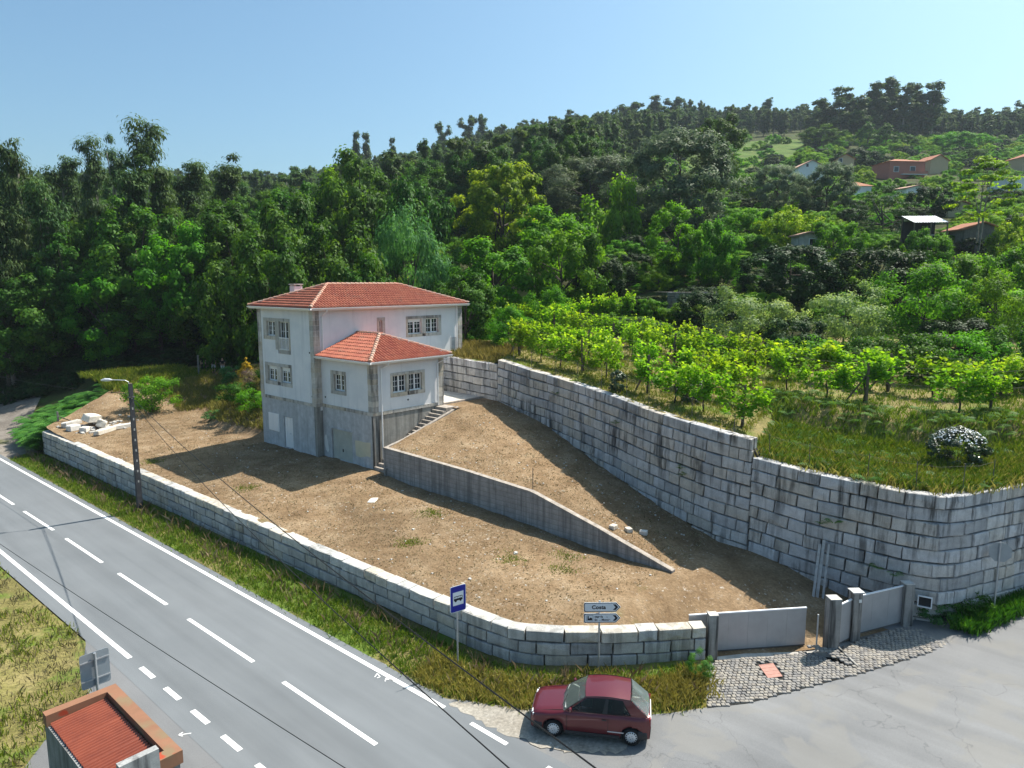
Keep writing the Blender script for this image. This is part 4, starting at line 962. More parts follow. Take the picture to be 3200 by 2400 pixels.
for s in (1, -1):
    for u0, u1, v0, v1 in ((.04, .805, .045, .075), (.04, .805, .895, .925), (.035, .05, .05, .92), (.795, .81, .05, .92)): MB().add(*side_patch(u0, u1, v0, v1, s, .004)).build("window_seal", MT["rubber"], car)
    MB().bar((.86, s * .66, .882), (1.74, s * .60, .72), .012, .008).build("bonnet_gap", MT["rubber"], car)
    MB().tube([side_pt(u, 1.0, s) + Vector((0, 0, .006)) for u in (0, .2, .4, .6, .8, 1)], .010, 5).build("roof_rail", MT["rubber"], car)
    MB().box((-1.30, s * .772 - .004, .60), (-1.16, s * .772 + .003, .74)).build("fuel_flap", MT["car_paint"], car)
MB().bar((-1.105, -.57, 1.352), (-1.105, .57, 1.352), .016, .012).build("hatch_gap", MT["rubber"], car)
MB().bar((-1.70, -.26, .60), (-1.70, .26, .60), .02, .11).build("number_plate", MT["sign_white"], car)
MB().bar((1.865, -.26, .36), (1.865, .26, .36), .02, .11).build("number_plate", MT["sign_white"], car)
for s in (1, -1): part_box("sill", (-.80, s * .755 - .02, .20), (.80, s * .755 + .02, .30), MT["bumper_grey"], car)  # dark strips put in for the shadow below the doors
part_box("grille", (1.79, -.38, .59), (1.845, .38, .65), MT["bumper_grey"], car); part_box("rear_panel", (-1.705, -.50, .54), (-1.672, .50, .78), MT["sign_white"], car)
for a, b in (((.84, .50, .925), (.70, .05, .99)), ((.84, -.10, .935), (.70, -.52, .98))): MB().bar((a[0] + .06, a[1], a[2]), (b[0] + .09, b[1], b[2] + .02), .015).build("wiper", MT["rubber"], car)
def wheel(x, s):
    V = []; F = []; n = 24
    prof = [(-.085, .17), (-.085, .24), (-.06, .272), (.06, .272), (.085, .24), (.088, .185), (.07, .178)]
    for (y, r) in prof:
        for k in range(n): t = 2 * math.pi * k / n; V.append((x + r * math.cos(t), s * (0.665 + y), WRr + r * math.sin(t)))
    for i in range(len(prof) - 1):
        for k in range(n): a = i * n + k; b = i * n + (k + 1) % n; F.append((a, b, b + n, a + n))
    w = mk("wheel", V, F, MT["rubber"], car, True); V = []; F = []
    for (y, r) in ((.070, .184), (.092, .150), (.098, .06), (.102, .0)):
        for k in range(n): t = 2 * math.pi * k / n; V.append((x + r * math.cos(t), s * (0.665 + y), WRr + r * math.sin(t)))
    for i in range(3):
        for k in range(n): a = i * n + k; b = i * n + (k + 1) % n; F.append((a, b, b + n, a + n))
    mk("hubcap", V, F, MT["hubcap"], w, True); h = MB()
    for k in range(14):
        t = 2 * math.pi * k / 14; h.tube([(x + .148 * math.cos(t), s * .752, WRr + .148 * math.sin(t)), (x + .148 * math.cos(t), s * .7615, WRr + .148 * math.sin(t))], .021, 6)
    for k in range(4):
        t = 2 * math.pi * k / 4 + .4; h.tube([(x + .05 * math.cos(t), s * .755, WRr + .05 * math.sin(t)), (x + .05 * math.cos(t), s * .769, WRr + .05 * math.sin(t))], .011, 6)
    tag(h.build("hubcap_hole", MT["rubber"], w), kind="stuff")
for x in (AX, -AX):
    for s in (1, -1): wheel(x, s)

# ------------------------------------------------------------------ signs
def frame(o, u, n):
    u = Vector(u).normalized(); n = Vector(n).normalized(); w = n.cross(u) * -1
    M = Matrix.Identity(4)
    for r in range(3): M[r][0] = u[r]; M[r][1] = (0, 0, 1)[r]; M[r][2] = n[r]; M[r][3] = o[r]
    return M
def rrect(w, h, r, k=4):
    P = []
    for cx_, cy_, a in ((w / 2 - r, h / 2 - r, 0), (-w / 2 + r, h / 2 - r, 90), (-w / 2 + r, -h / 2 + r, 180), (w / 2 - r, -h / 2 + r, 270)):
        for i in range(k + 1): t = math.radians(a + 90 * i / k); P.append((cx_ + r * math.cos(t), cy_ + r * math.sin(t)))
    return P
def plate(name, poly, M, z, t, mat, parent):
    return MB().prism(poly, M @ Matrix.Translation((0, 0, z)), t).build(name, mat, parent)
def lettering(body, size, M, x, y, z, mat, parent, bold=0.0):
    cu = bpy.data.curves.new("lettering", 'FONT'); cu.body = body; cu.size = size; cu.extrude = 0.0015; cu.offset = bold; cu.space_character = 1.08
    ob = bpy.data.objects.new("lettering_curve", cu); COL.objects.link(ob); dg = bpy.context.evaluated_depsgraph_get()
    me = bpy.data.meshes.new_from_object(ob.evaluated_get(dg)); COL.objects.unlink(ob); bpy.data.objects.remove(ob)
    me.transform(M @ Matrix.Translation((x, y, z))); me.materials.clear(); me.materials.append(mat); return put(bpy.data.objects.new("lettering", me), parent)
s1 = thing("bus_stop_sign", "blue bus stop sign with a black bus on white, on the verge", "sign", (0, 0, 0))
MB().tube([(-9.08, -22.37, -2.25), (-9.08, -22.37, 0.80)], 0.03, 8).build("pole", MT["galvanised"], s1)
M = frame((-9.08, -22.42, 0.42), (0.97, -0.25, 0), (-0.25, -0.97, 0))
plate("sign_board", rrect(0.62, 0.95, .06), M, 0.0, 0.012, MT["sign_white"], s1); plate("blue_field", rrect(0.585, 0.915, .05), M, 0.0121, 0.003, MT["sign_blue"], s1); plate("white_field", [(-.21, -.23), (.21, -.23), (.21, .25), (-.21, .25)], M, 0.0152, 0.003, MT["sign_white"], s1)
bus = MB()
for poly in ([(-.17, -.06), (.17, -.06), (.17, .075), (.16, .10), (-.16, .10), (-.17, .075)],): bus.prism(poly, M @ Matrix.Translation((0, 0, .0183)), .002)
bus.build("bus_pictogram", MT["sign_black"], s1)
for k in range(5): plate("bus_window", [(-.155 + k * .063, .02), (-.105 + k * .063, .02), (-.105 + k * .063, .075), (-.155 + k * .063, .075)], M, .0204, .002, MT["sign_white"], s1)
for x in (-.10, .09): plate("bus_wheel", [(x + .04 * math.cos(t), -.065 + .04 * math.sin(t)) for t in np.linspace(0, 2 * math.pi, 13)[:-1]], M, .0183, .003, MT["sign_black"], s1)
s2 = thing("direction_sign", "white direction arrows reading Costa and capela on one pole behind the car", "sign", (0, 0, 0))
sx, sy = -6.16, -26.30
MB().tube([(sx, sy, -2.25), (sx, sy, 0.52)], 0.035, 8).build("pole", MT["galvanised"], s2)
U = Vector((math.cos(YAW - .02), -math.sin(YAW - .02), 0)); N = Vector((-U.y, U.x, 0)) * -1
if N.dot(CAM - Vector((sx, sy, 0))) < 0: N = -N
def arrow_poly(w, h, k=0.0):
    return [(-w / 2 + .03 + k, -h / 2 + k), (w / 2 - h * .48 - k * .4, -h / 2 + k), (w / 2 - 1.3 * k, 0), (w / 2 - h * .48 - k * .4, h / 2 - k), (-w / 2 + .03 + k, h / 2 - k), (-w / 2 + k, h / 2 - .03 - k), (-w / 2 + k, -h / 2 + .03 + k)]
for zc in (0.31, -0.08):
    M = frame(Vector((sx, sy, zc)) + N * 0.04 + U * 0.09, U, N)
    b = plate("arrow_board", arrow_poly(1.26, .345), M, 0, .014, MT["sign_white"], s2)
    plate("border", arrow_poly(1.26, .345, .012), M, .0142, .002, MT["sign_black"], b); plate("face", arrow_poly(1.26, .345, .034), M, .0164, .002, MT["sign_white"], b)
    plate("chevron", [(.36, -.10), (.45, -.10), (.535, 0), (.45, .10), (.36, .10), (.445, 0)], M, .0186, .002, MT["sign_black"], b)
    if zc > 0: lettering("Costa", .185, M, -.36, -.060, .0186, MT["sign_black"], b, .007)
    else:
        lettering("capela", .105, M, -.26, .022, .0186, MT["sign_black"], b, .004); lettering("do", .05, M, .14, .022, .0186, MT["sign_black"], b); lettering("Sr.", .105, M, -.26, -.095, .0186, MT["sign_black"], b, .004); lettering("do", .05, M, -.10, -.095, .0186, MT["sign_black"], b); lettering("Monte", .105, M, -.02, -.095, .0186, MT["sign_black"], b, .004)
        plate("picture_frame", [(-.53, -.10), (-.31, -.10), (-.31, .10), (-.53, .10)], M, .0186, .0015, MT["sign_black"], b); plate("picture_field", [(-.52, -.09), (-.32, -.09), (-.32, .09), (-.52, .09)], M, .0202, .0015, MT["sign_white"], b)
        plate("chapel_symbol", [(-.50, -.07), (-.34, -.07), (-.34, -.01), (-.39, .03), (-.44, -.01), (-.46, -.01), (-.46, .07), (-.48, .085), (-.50, .07)], M, .0218, .0015, MT["sign_black"], b)
s3 = thing("stop_sign", "back of an eight sided road sign on a thin pole before the wall", "sign", (0, 0, 0))
px, py = 7.55, -35.85
MB().tube([(px, py, -2.1), (px, py, 1.1)], 0.032, 8).build("pole", MT["galvanised"], s3)
M = frame((px + .05, py - .03, 0.66), (0.38, -0.92, 0), (-0.92, -0.38, 0)); oc = [(.42 * math.cos(math.radians(22.5 + 45 * k)), .42 * math.sin(math.radians(22.5 + 45 * k))) for k in range(8)]
plate("sign_plate", oc, M, -0.05, 0.012, MT["sign_back"], s3)
s4 = thing("roadside_sign", "grey back of a rectangular road sign standing beyond the bus shelter", "sign", (0, 0, 0))
MB().tube([(-19.12, -18.45, -2.3), (-19.12, -18.45, 1.12)], 0.035, 8).build("pole", MT["galvanised"], s4)
M = frame((-19.12, -18.40, 0.63), (1, 0, 0), (0, -1, 0)); plate("sign_plate", rrect(.74, 1.0, .07), M, -0.02, .012, MT["sign_back"], s4)
for q in (.25, -.29): MB().box((-.37, q, .0), (.37, q + .04, .02), M).build("brace", MT["galvanised"], s4)

# ------------------------------------------------------------------ gate, pillars, driveway
gd = Vector((2.42, -2.44, 0)).normalized(); gn = Vector((-gd.y, gd.x, 0)); gn = gn if gn.dot(Vector((1, 1, 0))) > 0 else -gn
def gframe(o, d):
    d = Vector(d).normalized(); n = Vector((-d.y, d.x, 0)); M = Matrix.Identity(4)
    for r in range(3): M[r][0] = d[r]; M[r][1] = n[r]; M[r][2] = (0, 0, 1)[r]; M[r][3] = o[r]
    return M
def pillar(x, y, z0, z1, w, label, ang, cap=0.0):
    M = gframe((x, y, 0), (math.cos(ang), math.sin(ang), 0)); p = tag(MB().box((-w / 2, -w / 2, z0), (w / 2, w / 2, z1), M).build("gate_pillar", MT["concrete_pillar"]), label, "pillar"); bevel(p, .015)
    if cap: MB().box((-w / 2 - .04, -w / 2 - .04, z1 + .002), (w / 2 + .04, w / 2 + .04, z1 + cap), M).build("capstone", MT["galvanised"], p)
    else: MB().box((-w / 2 + .004, -w / 2 + .004, z1 + .001), (w / 2 - .004, w / 2 - .004, z1 + .03), M).build("capstone", MT["concrete_pale"], p)
    return p
ga = math.atan2(gd.y, gd.x)
pillar(-2.58, -28.72, -2.3, -0.50, .34, "dark concrete gate post at the end of the roadside wall", ga)
pillar(0.74, -31.78, -2.4, -0.10, .42, "stained concrete gate pillar with pale flat top beside the opening", ga)
pb = pillar(2.25, -32.12, -2.3, -0.27, .36, "dark gate pillar with metal cap and letter plate", ga, .05)
pillar(4.78, -33.30, -2.3, -0.42, .40, "dark concrete pillar built against the retaining wall", ga)
MB().box((.02, -.215, -.62), (.12, -.19, -.50), gframe((2.25, -32.12, 0), gd)).build("letter_plate", MT["card_white"], pb)
def sheet_gate(name, a, b, z0, z1, label, n, back=None, slope=0.0):
    a, b = Vector(a), Vector(b); L = (b - a).length; M = gframe(a, b - a); g = thing(name, label, "gate")
    for k in range(n): MB().box((L * k / n + .003, -.02, z0 + .012), (L * (k + 1) / n - .003, .02, z1 - .04), M).build("panel", MT["gate_metal"], g)
    MB().box((0, -.035, z1 - .04), (L, .035, z1), M).build("top_rail", MT["sign_white"], g); MB().box((0, -.03, z0 - .03), (L, .03, z0 + .012), M).build("bottom_rail", MT["stake_metal"], g)
    return g
o_ = gn * 0.28
sheet_gate("sliding_gate", (-3.10 + o_.x, -28.16 + o_.y, 0), (0.32 + o_.x, -31.12 + o_.y, 0), -2.10, -0.64, "grey sheet metal sliding gate across the driveway, left of the opening", 6)
sheet_gate("double_gate", (2.36, -32.10, 0), (4.70, -33.22, 0), -2.02, -0.50, "grey sheet metal gate between two pillars next to the retaining wall", 3)
sheet_gate("narrow_gate", (0.90, -31.76, 0), (2.14, -32.05, 0), -2.06, -0.52, "narrow grey sheet panel between the two gate pillars", 1)
tag(MB().box((-2.7, -.25, -2.3), (0.6 - -2.7 + .55, .12, -2.165), gframe((-0.35, -30.75, 0) if False else (-2.4 + 1.93, -28.75 - 1.94, 0), gd)).build("gate_sill", MT["concrete_pale"]), kind="structure")
tag(MB().tube([(0.42, -31.38, -2.2), (0.42, -31.38, -0.75)], .03, 8).build("gate_stop_post", MT["galvanised"]), "thin metal post standing in the gate opening beside the pillar", "post")
# cobbled driveways
COBP = [(-2.72, -28.95), (-5.42, -29.98), (-4.3, -30.85), (-2.93, -31.55), (0.18, -33.15), (3.1, -34.5), (4.9, -35.15), (5.75, -34.75), (4.95, -33.55), (2.3, -32.3), (0.75, -31.95), (0.3, -31.3)]
def zcob(x, y):
    side = (x - 0.80) * (-32.9 + 31.9) - (y + 31.9) * (0.19 - 0.80)   # which side of the little wedge wall
    d = gate_dist(x, y); z1_ = ZR + 0.012 + 0.03 * max(0, 1 - d / 2.4); z2_ = ZR + 0.012 + 0.26 * float(sstep(1.9, 0.2, d))
    return z2_ if side > 0 and x > 0.1 else z1_
dv = mk("cobbled_driveway", [(x, y, ZR + 0.004) for x, y in COBP], [tuple(range(len(COBP)))[::-1]], MT["mortar"]); tag(dv, kind="structure")
bed = []
V = []; F = []
for i, x in enumerate(np.arange(-5.6, 6.0, .25)):
    for j, y in enumerate(np.arange(-35.3, -28.8, .25)): bed.append((x, y))
cmesh = []
for sd in range(6):
    r = random.Random(sd); j = lambda k=.06: r.uniform(-k, k)
    bt = [(-.5, -.5), (.5, -.5), (.5, .5), (-.5, .5)]; V = [(x * .98, y * .98, -1.2) for x, y in bt] + [(x * .97 + j(), y * .97 + j(), .45) for x, y in bt] + [(x * .78 + j(), y * .78 + j(), 1.0 + j(.2)) for x, y in bt]
    F = [(8, 9, 10, 11)] + [(k, (k + 1) % 4, 4 + (k + 1) % 4, 4 + k) for k in range(4)] + [(4 + k, 4 + (k + 1) % 4, 8 + (k + 1) % 4, 8 + k) for k in range(4)]
    cmesh.append((V, F))
CM = [mesh_data("cobble", V, F, MT["cobble"]) for V, F in cmesh]
for m_ in CM: m_.attributes.new("tint", 'FLOAT', 'POINT')
rc = random.Random(3); cells = []
for i in range(-60, 90):
    for j in range(-40, 60):
        u = i * .152 + (j % 2) * .07 + rc.uniform(-.012, .012); v = j * .148 + rc.uniform(-.012, .012)
        x = -0.5 + gd.x * u + gn.x * v; y = -31.0 + gd.y * u + gn.y * v
        if inside(COBP, x, y) and not (-2.62 < x < -1.40 and -31.2 < y < -30.1 and abs((x + 2.0) * .72 + (y + 30.65) * .69) < .52 and abs((x + 2.0) * .69 - (y + 30.65) * .72) < .36): cells.append((x, y, (Vector((x, y, ZR)) - CAM).length))
cells.sort(key=lambda c_: c_[2])
rest_v = []; rest_q = []; rest_t = []
for k, (x, y, _) in enumerate(cells):
    a = ga + rc.uniform(-.12, .12); sx_, sy_ = rc.uniform(.128, .146), rc.uniform(.122, .142); m = rc.randrange(6); h = rc.uniform(.016, .028)
    if k < 300: inst("cobble", CM[m], dv, (x, y, zcob(x, y) + .004), (rc.uniform(-.05, .05), rc.uniform(-.05, .05), a), (sx_, sy_, h))
    else:
        b = len(rest_v); ca, sa = math.cos(a), math.sin(a); zc = zcob(x, y) + .004
        rest_v += [(x + ca * p[0] * sx_ - sa * p[1] * sy_, y + sa * p[0] * sx_ + ca * p[1] * sy_, zc + p[2] * h) for p in cmesh[m][0]]; rest_q += [tuple(q + b for q in f) for f in cmesh[m][1]]; rest_t += [rc.random()] * 12
tag(put(bpy.data.objects.new("cobble_field", fast_mesh("cobble_field", rest_v, rest_q, MT["cobble"], rest_t)), dv), kind="stuff")
wv = [(0.74, -31.98, -2.3), (0.16, -32.98, -2.3), (0.90, -31.90, -2.3), (0.30, -32.94, -2.3), (0.74, -31.98, -1.86), (0.16, -32.98, -2.16), (0.90, -31.90, -1.86), (0.30, -32.94, -2.16)]
tag(mk("wedge_wall", wv, [(0, 1, 5, 4), (2, 6, 7, 3), (4, 5, 7, 6), (0, 4, 6, 2), (1, 3, 7, 5)], MT["concrete_pillar"]), "low wedge shaped concrete edge dividing the two cobbled driveways", "kerb")
mh = tag(MB().add([(-1.93, -30.2, ZR + .03), (-1.47, -30.54, ZR + .03), (-2.09, -31.11, ZR + .03), (-2.53, -30.78, ZR + .03), (-1.93, -30.2, ZR + .05), (-1.47, -30.54, ZR + .05), (-2.09, -31.11, ZR + .05), (-2.53, -30.78, ZR + .05)], [(4, 7, 6, 5), (0, 1, 5, 4), (1, 2, 6, 5), (2, 3, 7, 6), (3, 0, 4, 7)]).build("manhole_cover", MT["rust_cover"]), "pinkish rectangular metal cover set in the cobbles", "cover")
for i in range(4): MB().bar((-1.93 - .15 * i + .0, -30.25 - .14 * i, ZR + .053), (-1.50 - .15 * i, -30.57 - .14 * i, ZR + .053), .012, .006).build("rib", MT["rust_cover"], mh)
# meter box, planks, flower pot
mx = thing("meter_box", "small square meter recess with pale frame low in the retaining wall", "box")
M = gframe((5.28, -33.62, 0), (0.18, -0.98, 0))
part_box("back", (0, .0, -1.42), (.44, .03, -1.02), MT["dark_room"], mx, M)
for a, b in (((-.03, -.06, -1.45), (.47, .0, -1.41)), ((-.03, -.06, -1.03), (.47, .0, -.99)), ((-.03, -.06, -1.409), (.01, .0, -1.031)), ((.43, -.06, -1.409), (.47, .0, -1.031))): part_box("frame", a, b, MT["sign_white"], mx, M)
for k, (dx, w, l, h) in enumerate(((0, .10, .9, 2.25), (.16, .12, .95, 2.4), (.42, .09, .75, 2.3))):
    a = Vector((3.95 + dx * .6, -30.05 - dx * .75, -1.95)); b = a + Vector((l, .15 * l, h))
    tag(MB().bar(a, b, w, .07).build("plank", MT["plank"]), ("left grey timber leaning on the retaining wall behind the gate", "middle grey timber leaning on the retaining wall behind the gate", "right thin timber leaning on the retaining wall behind the gate")[k], "timber")
fp = thing("flower_pot", "terracotta pot with a plant behind the double gate", "pot", (4.45, -32.2, -2.0))
MB().tube([(0, 0, 0), (0, 0, .42), (0, 0, .43), (0, 0, .50)], [.17, .25, .29, .29], 14).build("pot", MT["rust_cover"], fp)
# ------------------------------------------------------------------ bus shelter
sh_ = thing("bus_shelter", "concrete bus shelter with rusty red corrugated roof in the near corner", "shelter", (0, 0, 0))
X0, X1, Y0, Y1, ZT = -20.6, -18.9, -23.35, -19.2, 0.42
part_box("back_wall", (X0, Y0 + .1, -2.25), (X0 + .14, Y1 - .02, 0.12), MT["shelter_wall"], sh_); part_box("end_wall", (X0 + .141, Y1 - .16, -2.25), (X1 - .35, Y1 - .02, 0.10), MT["shelter_wall"], sh_); part_box("end_wall", (X0 + .141, Y0 + .1, -2.25), (X1 - .6, Y0 + .24, 0.10), MT["shelter_wall"], sh_)
part_box("post", (X1 - .2, Y0 + .05, -2.2), (X1 - .06, Y0 + .19, 0.10), MT["shelter_wall"], sh_); part_box("post", (X1 - .2, Y1 - .2, -2.2), (X1 - .06, Y1 - .06, 0.10), MT["shelter_wall"], sh_)
part_box("bench", (X0 + .15, Y0 + .5, -1.80), (X0 + .55, Y1 - .5, -1.72), MT["concrete_pale"], sh_)
part_box("rim", (X0 - .02, Y1 - .27, .10), (X1, Y1, ZT), MT["rust_rim"], sh_); part_box("rim", (X1 - .30, Y0 + .301, .10), (X1 - .001, Y1 - .271, ZT), MT["rust_rim"], sh_); part_box("rim", (X0 + .95, Y0, .10), (X1, Y0 + .30, ZT), MT["rust_rim"], sh_)
part_box("nameplate_block", (X0 + .34, Y0 - .02, .12), (X0 + 1.18, Y0 + .17, .74), MT["block_grey"], sh_)
n = 46; xa, xb = X0 + .06, X1 - .34; ya, yb = Y0 + .31, Y1 - .29
for q in range(3):
    V = []; F = []; c0, c1 = ya + (yb - ya) * q / 3, ya + (yb - ya) * (q + 1) / 3 + (.04 if q < 2 else 0)
    for i in range(n * 2 + 1):
        t = i / (n * 2); y = c0 + (c1 - c0) * t; z = .030 * math.sin(t * (c1 - c0) / .115 * 2 * math.pi) + .008 * q
        V += [(xa, y, .155 + z), (xb, y, .235 + z)]
    F = [(2 * i, 2 * i + 2, 2 * i + 3, 2 * i + 1) for i in range(n * 2)]
    mk("corrugated_sheet", V, F, MT["rust_sheet"], sh_, True)
part_box("ceiling", (X0 + .145, Y0 + .302, .09), (X1 - .301, Y1 - .272, .12), MT["shelter_wall"], sh_)

# ------------------------------------------------------------------ street lamp and wires
lp = thing("street_lamp", "dark concrete lamp post with a white lamp on a curved arm beside the wall", "lamp post", (-9.6, 4.07, -2.1))
def lpost():
    V = []; F = []; hs = [(-.3, .15, .12), (7.55, .10, .075)]
    m = MB(); V = []
    for z, a, b in hs: V += [(-a, -b, z), (a, -b, z), (a, b, z), (-a, b, z)]
    m.add(V, [(0, 1, 5, 4), (1, 2, 6, 5), (2, 3, 7, 6), (3, 0, 4, 7), (4, 5, 6, 7)]); m.build("post", MT["pole_concrete"], lp)
    for k in range(9):
        z = 1.7 + k * .62; w = .15 - .0064 * z; d = .12 - .006 * z
        MB().box((-.035, -d - .004, z), (.035, -d + .002, z + .13)).build("step_hole", MT["plank"], lp)
    arm = [(0, 0, 7.35), (-.08, .04, 7.66), (-.22, .11, 7.76), (-.55, .28, 7.80), (-.85, .44, 7.82)]
    MB().tube(arm, .022, 8).build("arm", MT["lamp_grey"], lp)
    pts = [(-.80, .41, 7.82), (-.93, .48, 7.83), (-1.12, .58, 7.84), (-1.30, .67, 7.82)]
    MB().tube(pts, [.04, .085, .09, .04], 10).build("lamp_head", MT["lamp_grey"], lp)
    MB().box((-.16, -.16, 6.75), (.16, .16, 6.80)).build("wire_bracket", MT["stake_metal"], lp)
lpost()
def wire(label, a, b, sag, r, name="overhead_wire"):
    a, b = Vector(a), Vector(b); n = 24; pts = [a + (b - a) * (i / n) - Vector((0, 0, sag * 4 * (i / n) * (1 - i / n))) for i in range(n + 1)]
    return tag(MB().tube(pts, r, 5, False).build(name, MT["cable_black"]), label, "wire")
PA = (-9.62, 4.05, 4.72)
wire("thick black overhead cable running from the lamp post across the car", PA, (-18.4, -38.5, 4.60), .55, .014)
wire("black overhead cable from the lamp post passing left of the car", (-9.66, 4.05, 4.55), (-19.2, -38.5, 4.35), .75, .012)
wire("thin overhead wire stretched along the road above the left lane", (-22.4, 14.0, 5.0), (-18.9, -40.5, 4.2), .55, .007)
wire("thin overhead wire leaving the lamp post towards the woods", (-9.62, 4.1, 4.85), (-13.0, 60.0, 5.2), 1.0, .011)
# marks sprayed on the asphalt
for k, (pts) in enumerate(([(-11.35, -20.62), (-11.15, -20.5), (-11.22, -20.75), (-11.33, -20.72)], [(-11.28, -21.1), (-11.12, -20.95), (-11.06, -21.25)], [(-11.20, -21.02), (-11.09, -21.12)])):
    for a, b in zip(pts[:-1], pts[1:]): stripe("survey_mark", a, b, .035, ROAD)
for a, b in (((-17.2, -18.75), (-16.9, -18.95)), ((-17.2, -18.75), (-17.05, -18.72)), ((-17.2, -18.75), (-17.13, -18.9))): stripe("survey_mark", a, b, .035, ROAD)
part = flat("paint_spot", [(-9.0, -30.3), (-8.85, -30.36), (-8.9, -30.52), (-9.03, -30.45)], ZR + .008, MT["card_white"])

# ------------------------------------------------------------------ rubble, posts, fence
rr = random.Random(12)
def boulder(name, c, s, rz, label, mat="granite_rubble", tilt=(0, 0)):
    V, F = cmesh_block(rr.randrange(99)); o = mk(name, [(v[0] * s[0], v[1] * s[1], v[2] * s[2]) for v in V], F, MT[mat]); o.location = c; o.rotation_euler = (tilt[0], tilt[1], rz); return tag(o, label, "stone")
def cmesh_block(sd):
    r = random.Random(sd); j = lambda k: r.uniform(-k, k); V = []; F = []
    for z, k in ((0, .9), (.12, 1.0), (.86, .98), (1.0, .86)):
        for x, y in ((-.5, -.5), (0, -.53), (.5, -.5), (.53, 0), (.5, .5), (0, .53), (-.5, .5), (-.53, 0)): V.append((x * k + j(.04), y * k + j(.04), z + j(.035)))
    for i in range(3):
        for k in range(8): a = 8 * i + k; b = 8 * i + (k + 1) % 8; F.append((a, b, b + 8, a + 8))
    F += [tuple(range(8))[::-1], tuple(range(24, 32))]; return V, F
zy = lambda x, y: zyard(x, y)
boulder("granite_block", (-6.3, 21.9, zy(-6.3, 21.9) + .35), (1.25, .75, .55), .5, "large white granite block lying on top of the rubble heap", tilt=(.25, .15))
boulder("granite_block", (-6.0, 21.0, zy(-6, 21) + .05), (1.2, .65, .55), 1.2, "tilted grooved granite slab leaning in the rubble heap", tilt=(.5, .1))
boulder("granite_beam", (-6.3, 19.0, zy(-6.3, 19) - .03), (2.0, .40, .35), .62, "long pale granite beam at the front of the rubble heap")
boulder("granite_beam", (-4.7, 19.7, zy(-4.7, 19.7) - .03), (1.6, .36, .34), .1, "grey granite beam lying at the right end of the rubble heap")
boulder("granite_block", (-7.7, 21.5, zy(-7.7, 21.5) - .05), (.8, .6, .45), .3, "small square granite block at the left end of the rubble heap")
boulder("granite_block", (-7.4, 22.8, zy(-7.4, 22.8) - .05), (1.6, .5, .4), .5, "flat granite block behind the rubble heap near the wall end")
boulder("granite_block", (-7.2, 20.6, zy(-7.2, 20.6) - .05), (.7, .5, .4), .9, "small broken granite block in front of the rubble heap")
V = []; F = []
for k in range(70):
    bv, bf = cmesh_block(k); x = -5.6 + rr.gauss(0, 1.1); y = 20.8 + rr.gauss(0, .9); s = rr.uniform(.10, .30); b = len(V)
    V += [(x + v[0] * s, y + v[1] * s * rr.uniform(.98, 1.02), zy(x, y) + v[2] * s * .6 - .02) for v in bv]; F += [tuple(i + b for i in f) for f in bf]
tag(mk("rubble_stones", V, F, MT["granite_rubble"]), "small broken stones scattered round the rubble heap", "rubble", kind="stuff")
V = []; F = []
for k in range(230):
    bv, bf = cmesh_block(k % 40); y = rr.uniform(-26, 14); x = rr.uniform(xfront(y) + .6, 0.2 if y < -6 else -.3)
    if rr.random() < .35: y = rr.uniform(-24, -8); x = rr.uniform(DIVX(y) + .3, xret(y) - .5); z = zramp(x, y)
    else: z = zyard(x, y)
    s = rr.uniform(.03, .08) * (1.8 if rr.random() < .05 else 1); b = len(V); V += [(x + v[0] * s, y + v[1] * s, z + v[2] * s * .6 - .01) for v in bv]; F += [tuple(i + b for i in f) for f in bf]
tag(mk("loose_stones", V, F, MT["granite_rubble"]), "pale pebbles and stones strewn over the dry yard", "stones", kind="stuff")
boulder("flat_stone", (-2.55, -9.1, zy(-2.55, -9.1) - .05), (.9, .4, .10), .6, "flat pale stone lying alone in the middle of the yard")
for k in range(3): boulder("ramp_stone", (1.5 + .5 * k, -21.8 - .5 * k, zramp(1.5 + .5 * k, -21.8 - .5 * k) - .03), (.35, .28, .2), k, ("pale stone lying highest beside the lower end of the dividing wall", "middle pale stone on the ramp by the dividing wall", "lowest pale stone on the ramp by the dividing wall")[k])
def post(x, y, z, h, w, label, mat="post_grey", lean=(0, 0), name="fence_post"):
    o = MB().bar((0, 0, -.3), (lean[0], lean[1], h), w, w).build(name, MT[mat]); o.location = (x, y, z); bevel(o, .01); return tag(o, label, "post")
post(-7.97, 24.05, -0.2, 1.35, .12, "grey concrete post at the end of the roadside wall by the ferns")
tag(MB().bar((-7.9, 24.0, .75), (-6.4, 23.0, -.1), .07).build("prop", MT["wood_post"]), "slanted brace leaning against the post near the wall end", "post")
post(2.74, 33.2, 2.0, 1.0, .12, "short dark post at the top of the dry grass by the trees", "wood_post")
post(5.04, 27.67, zyard(5.04, 27.67), 2.0, .13, "pale wooden post standing left of the three people", "post_grey")
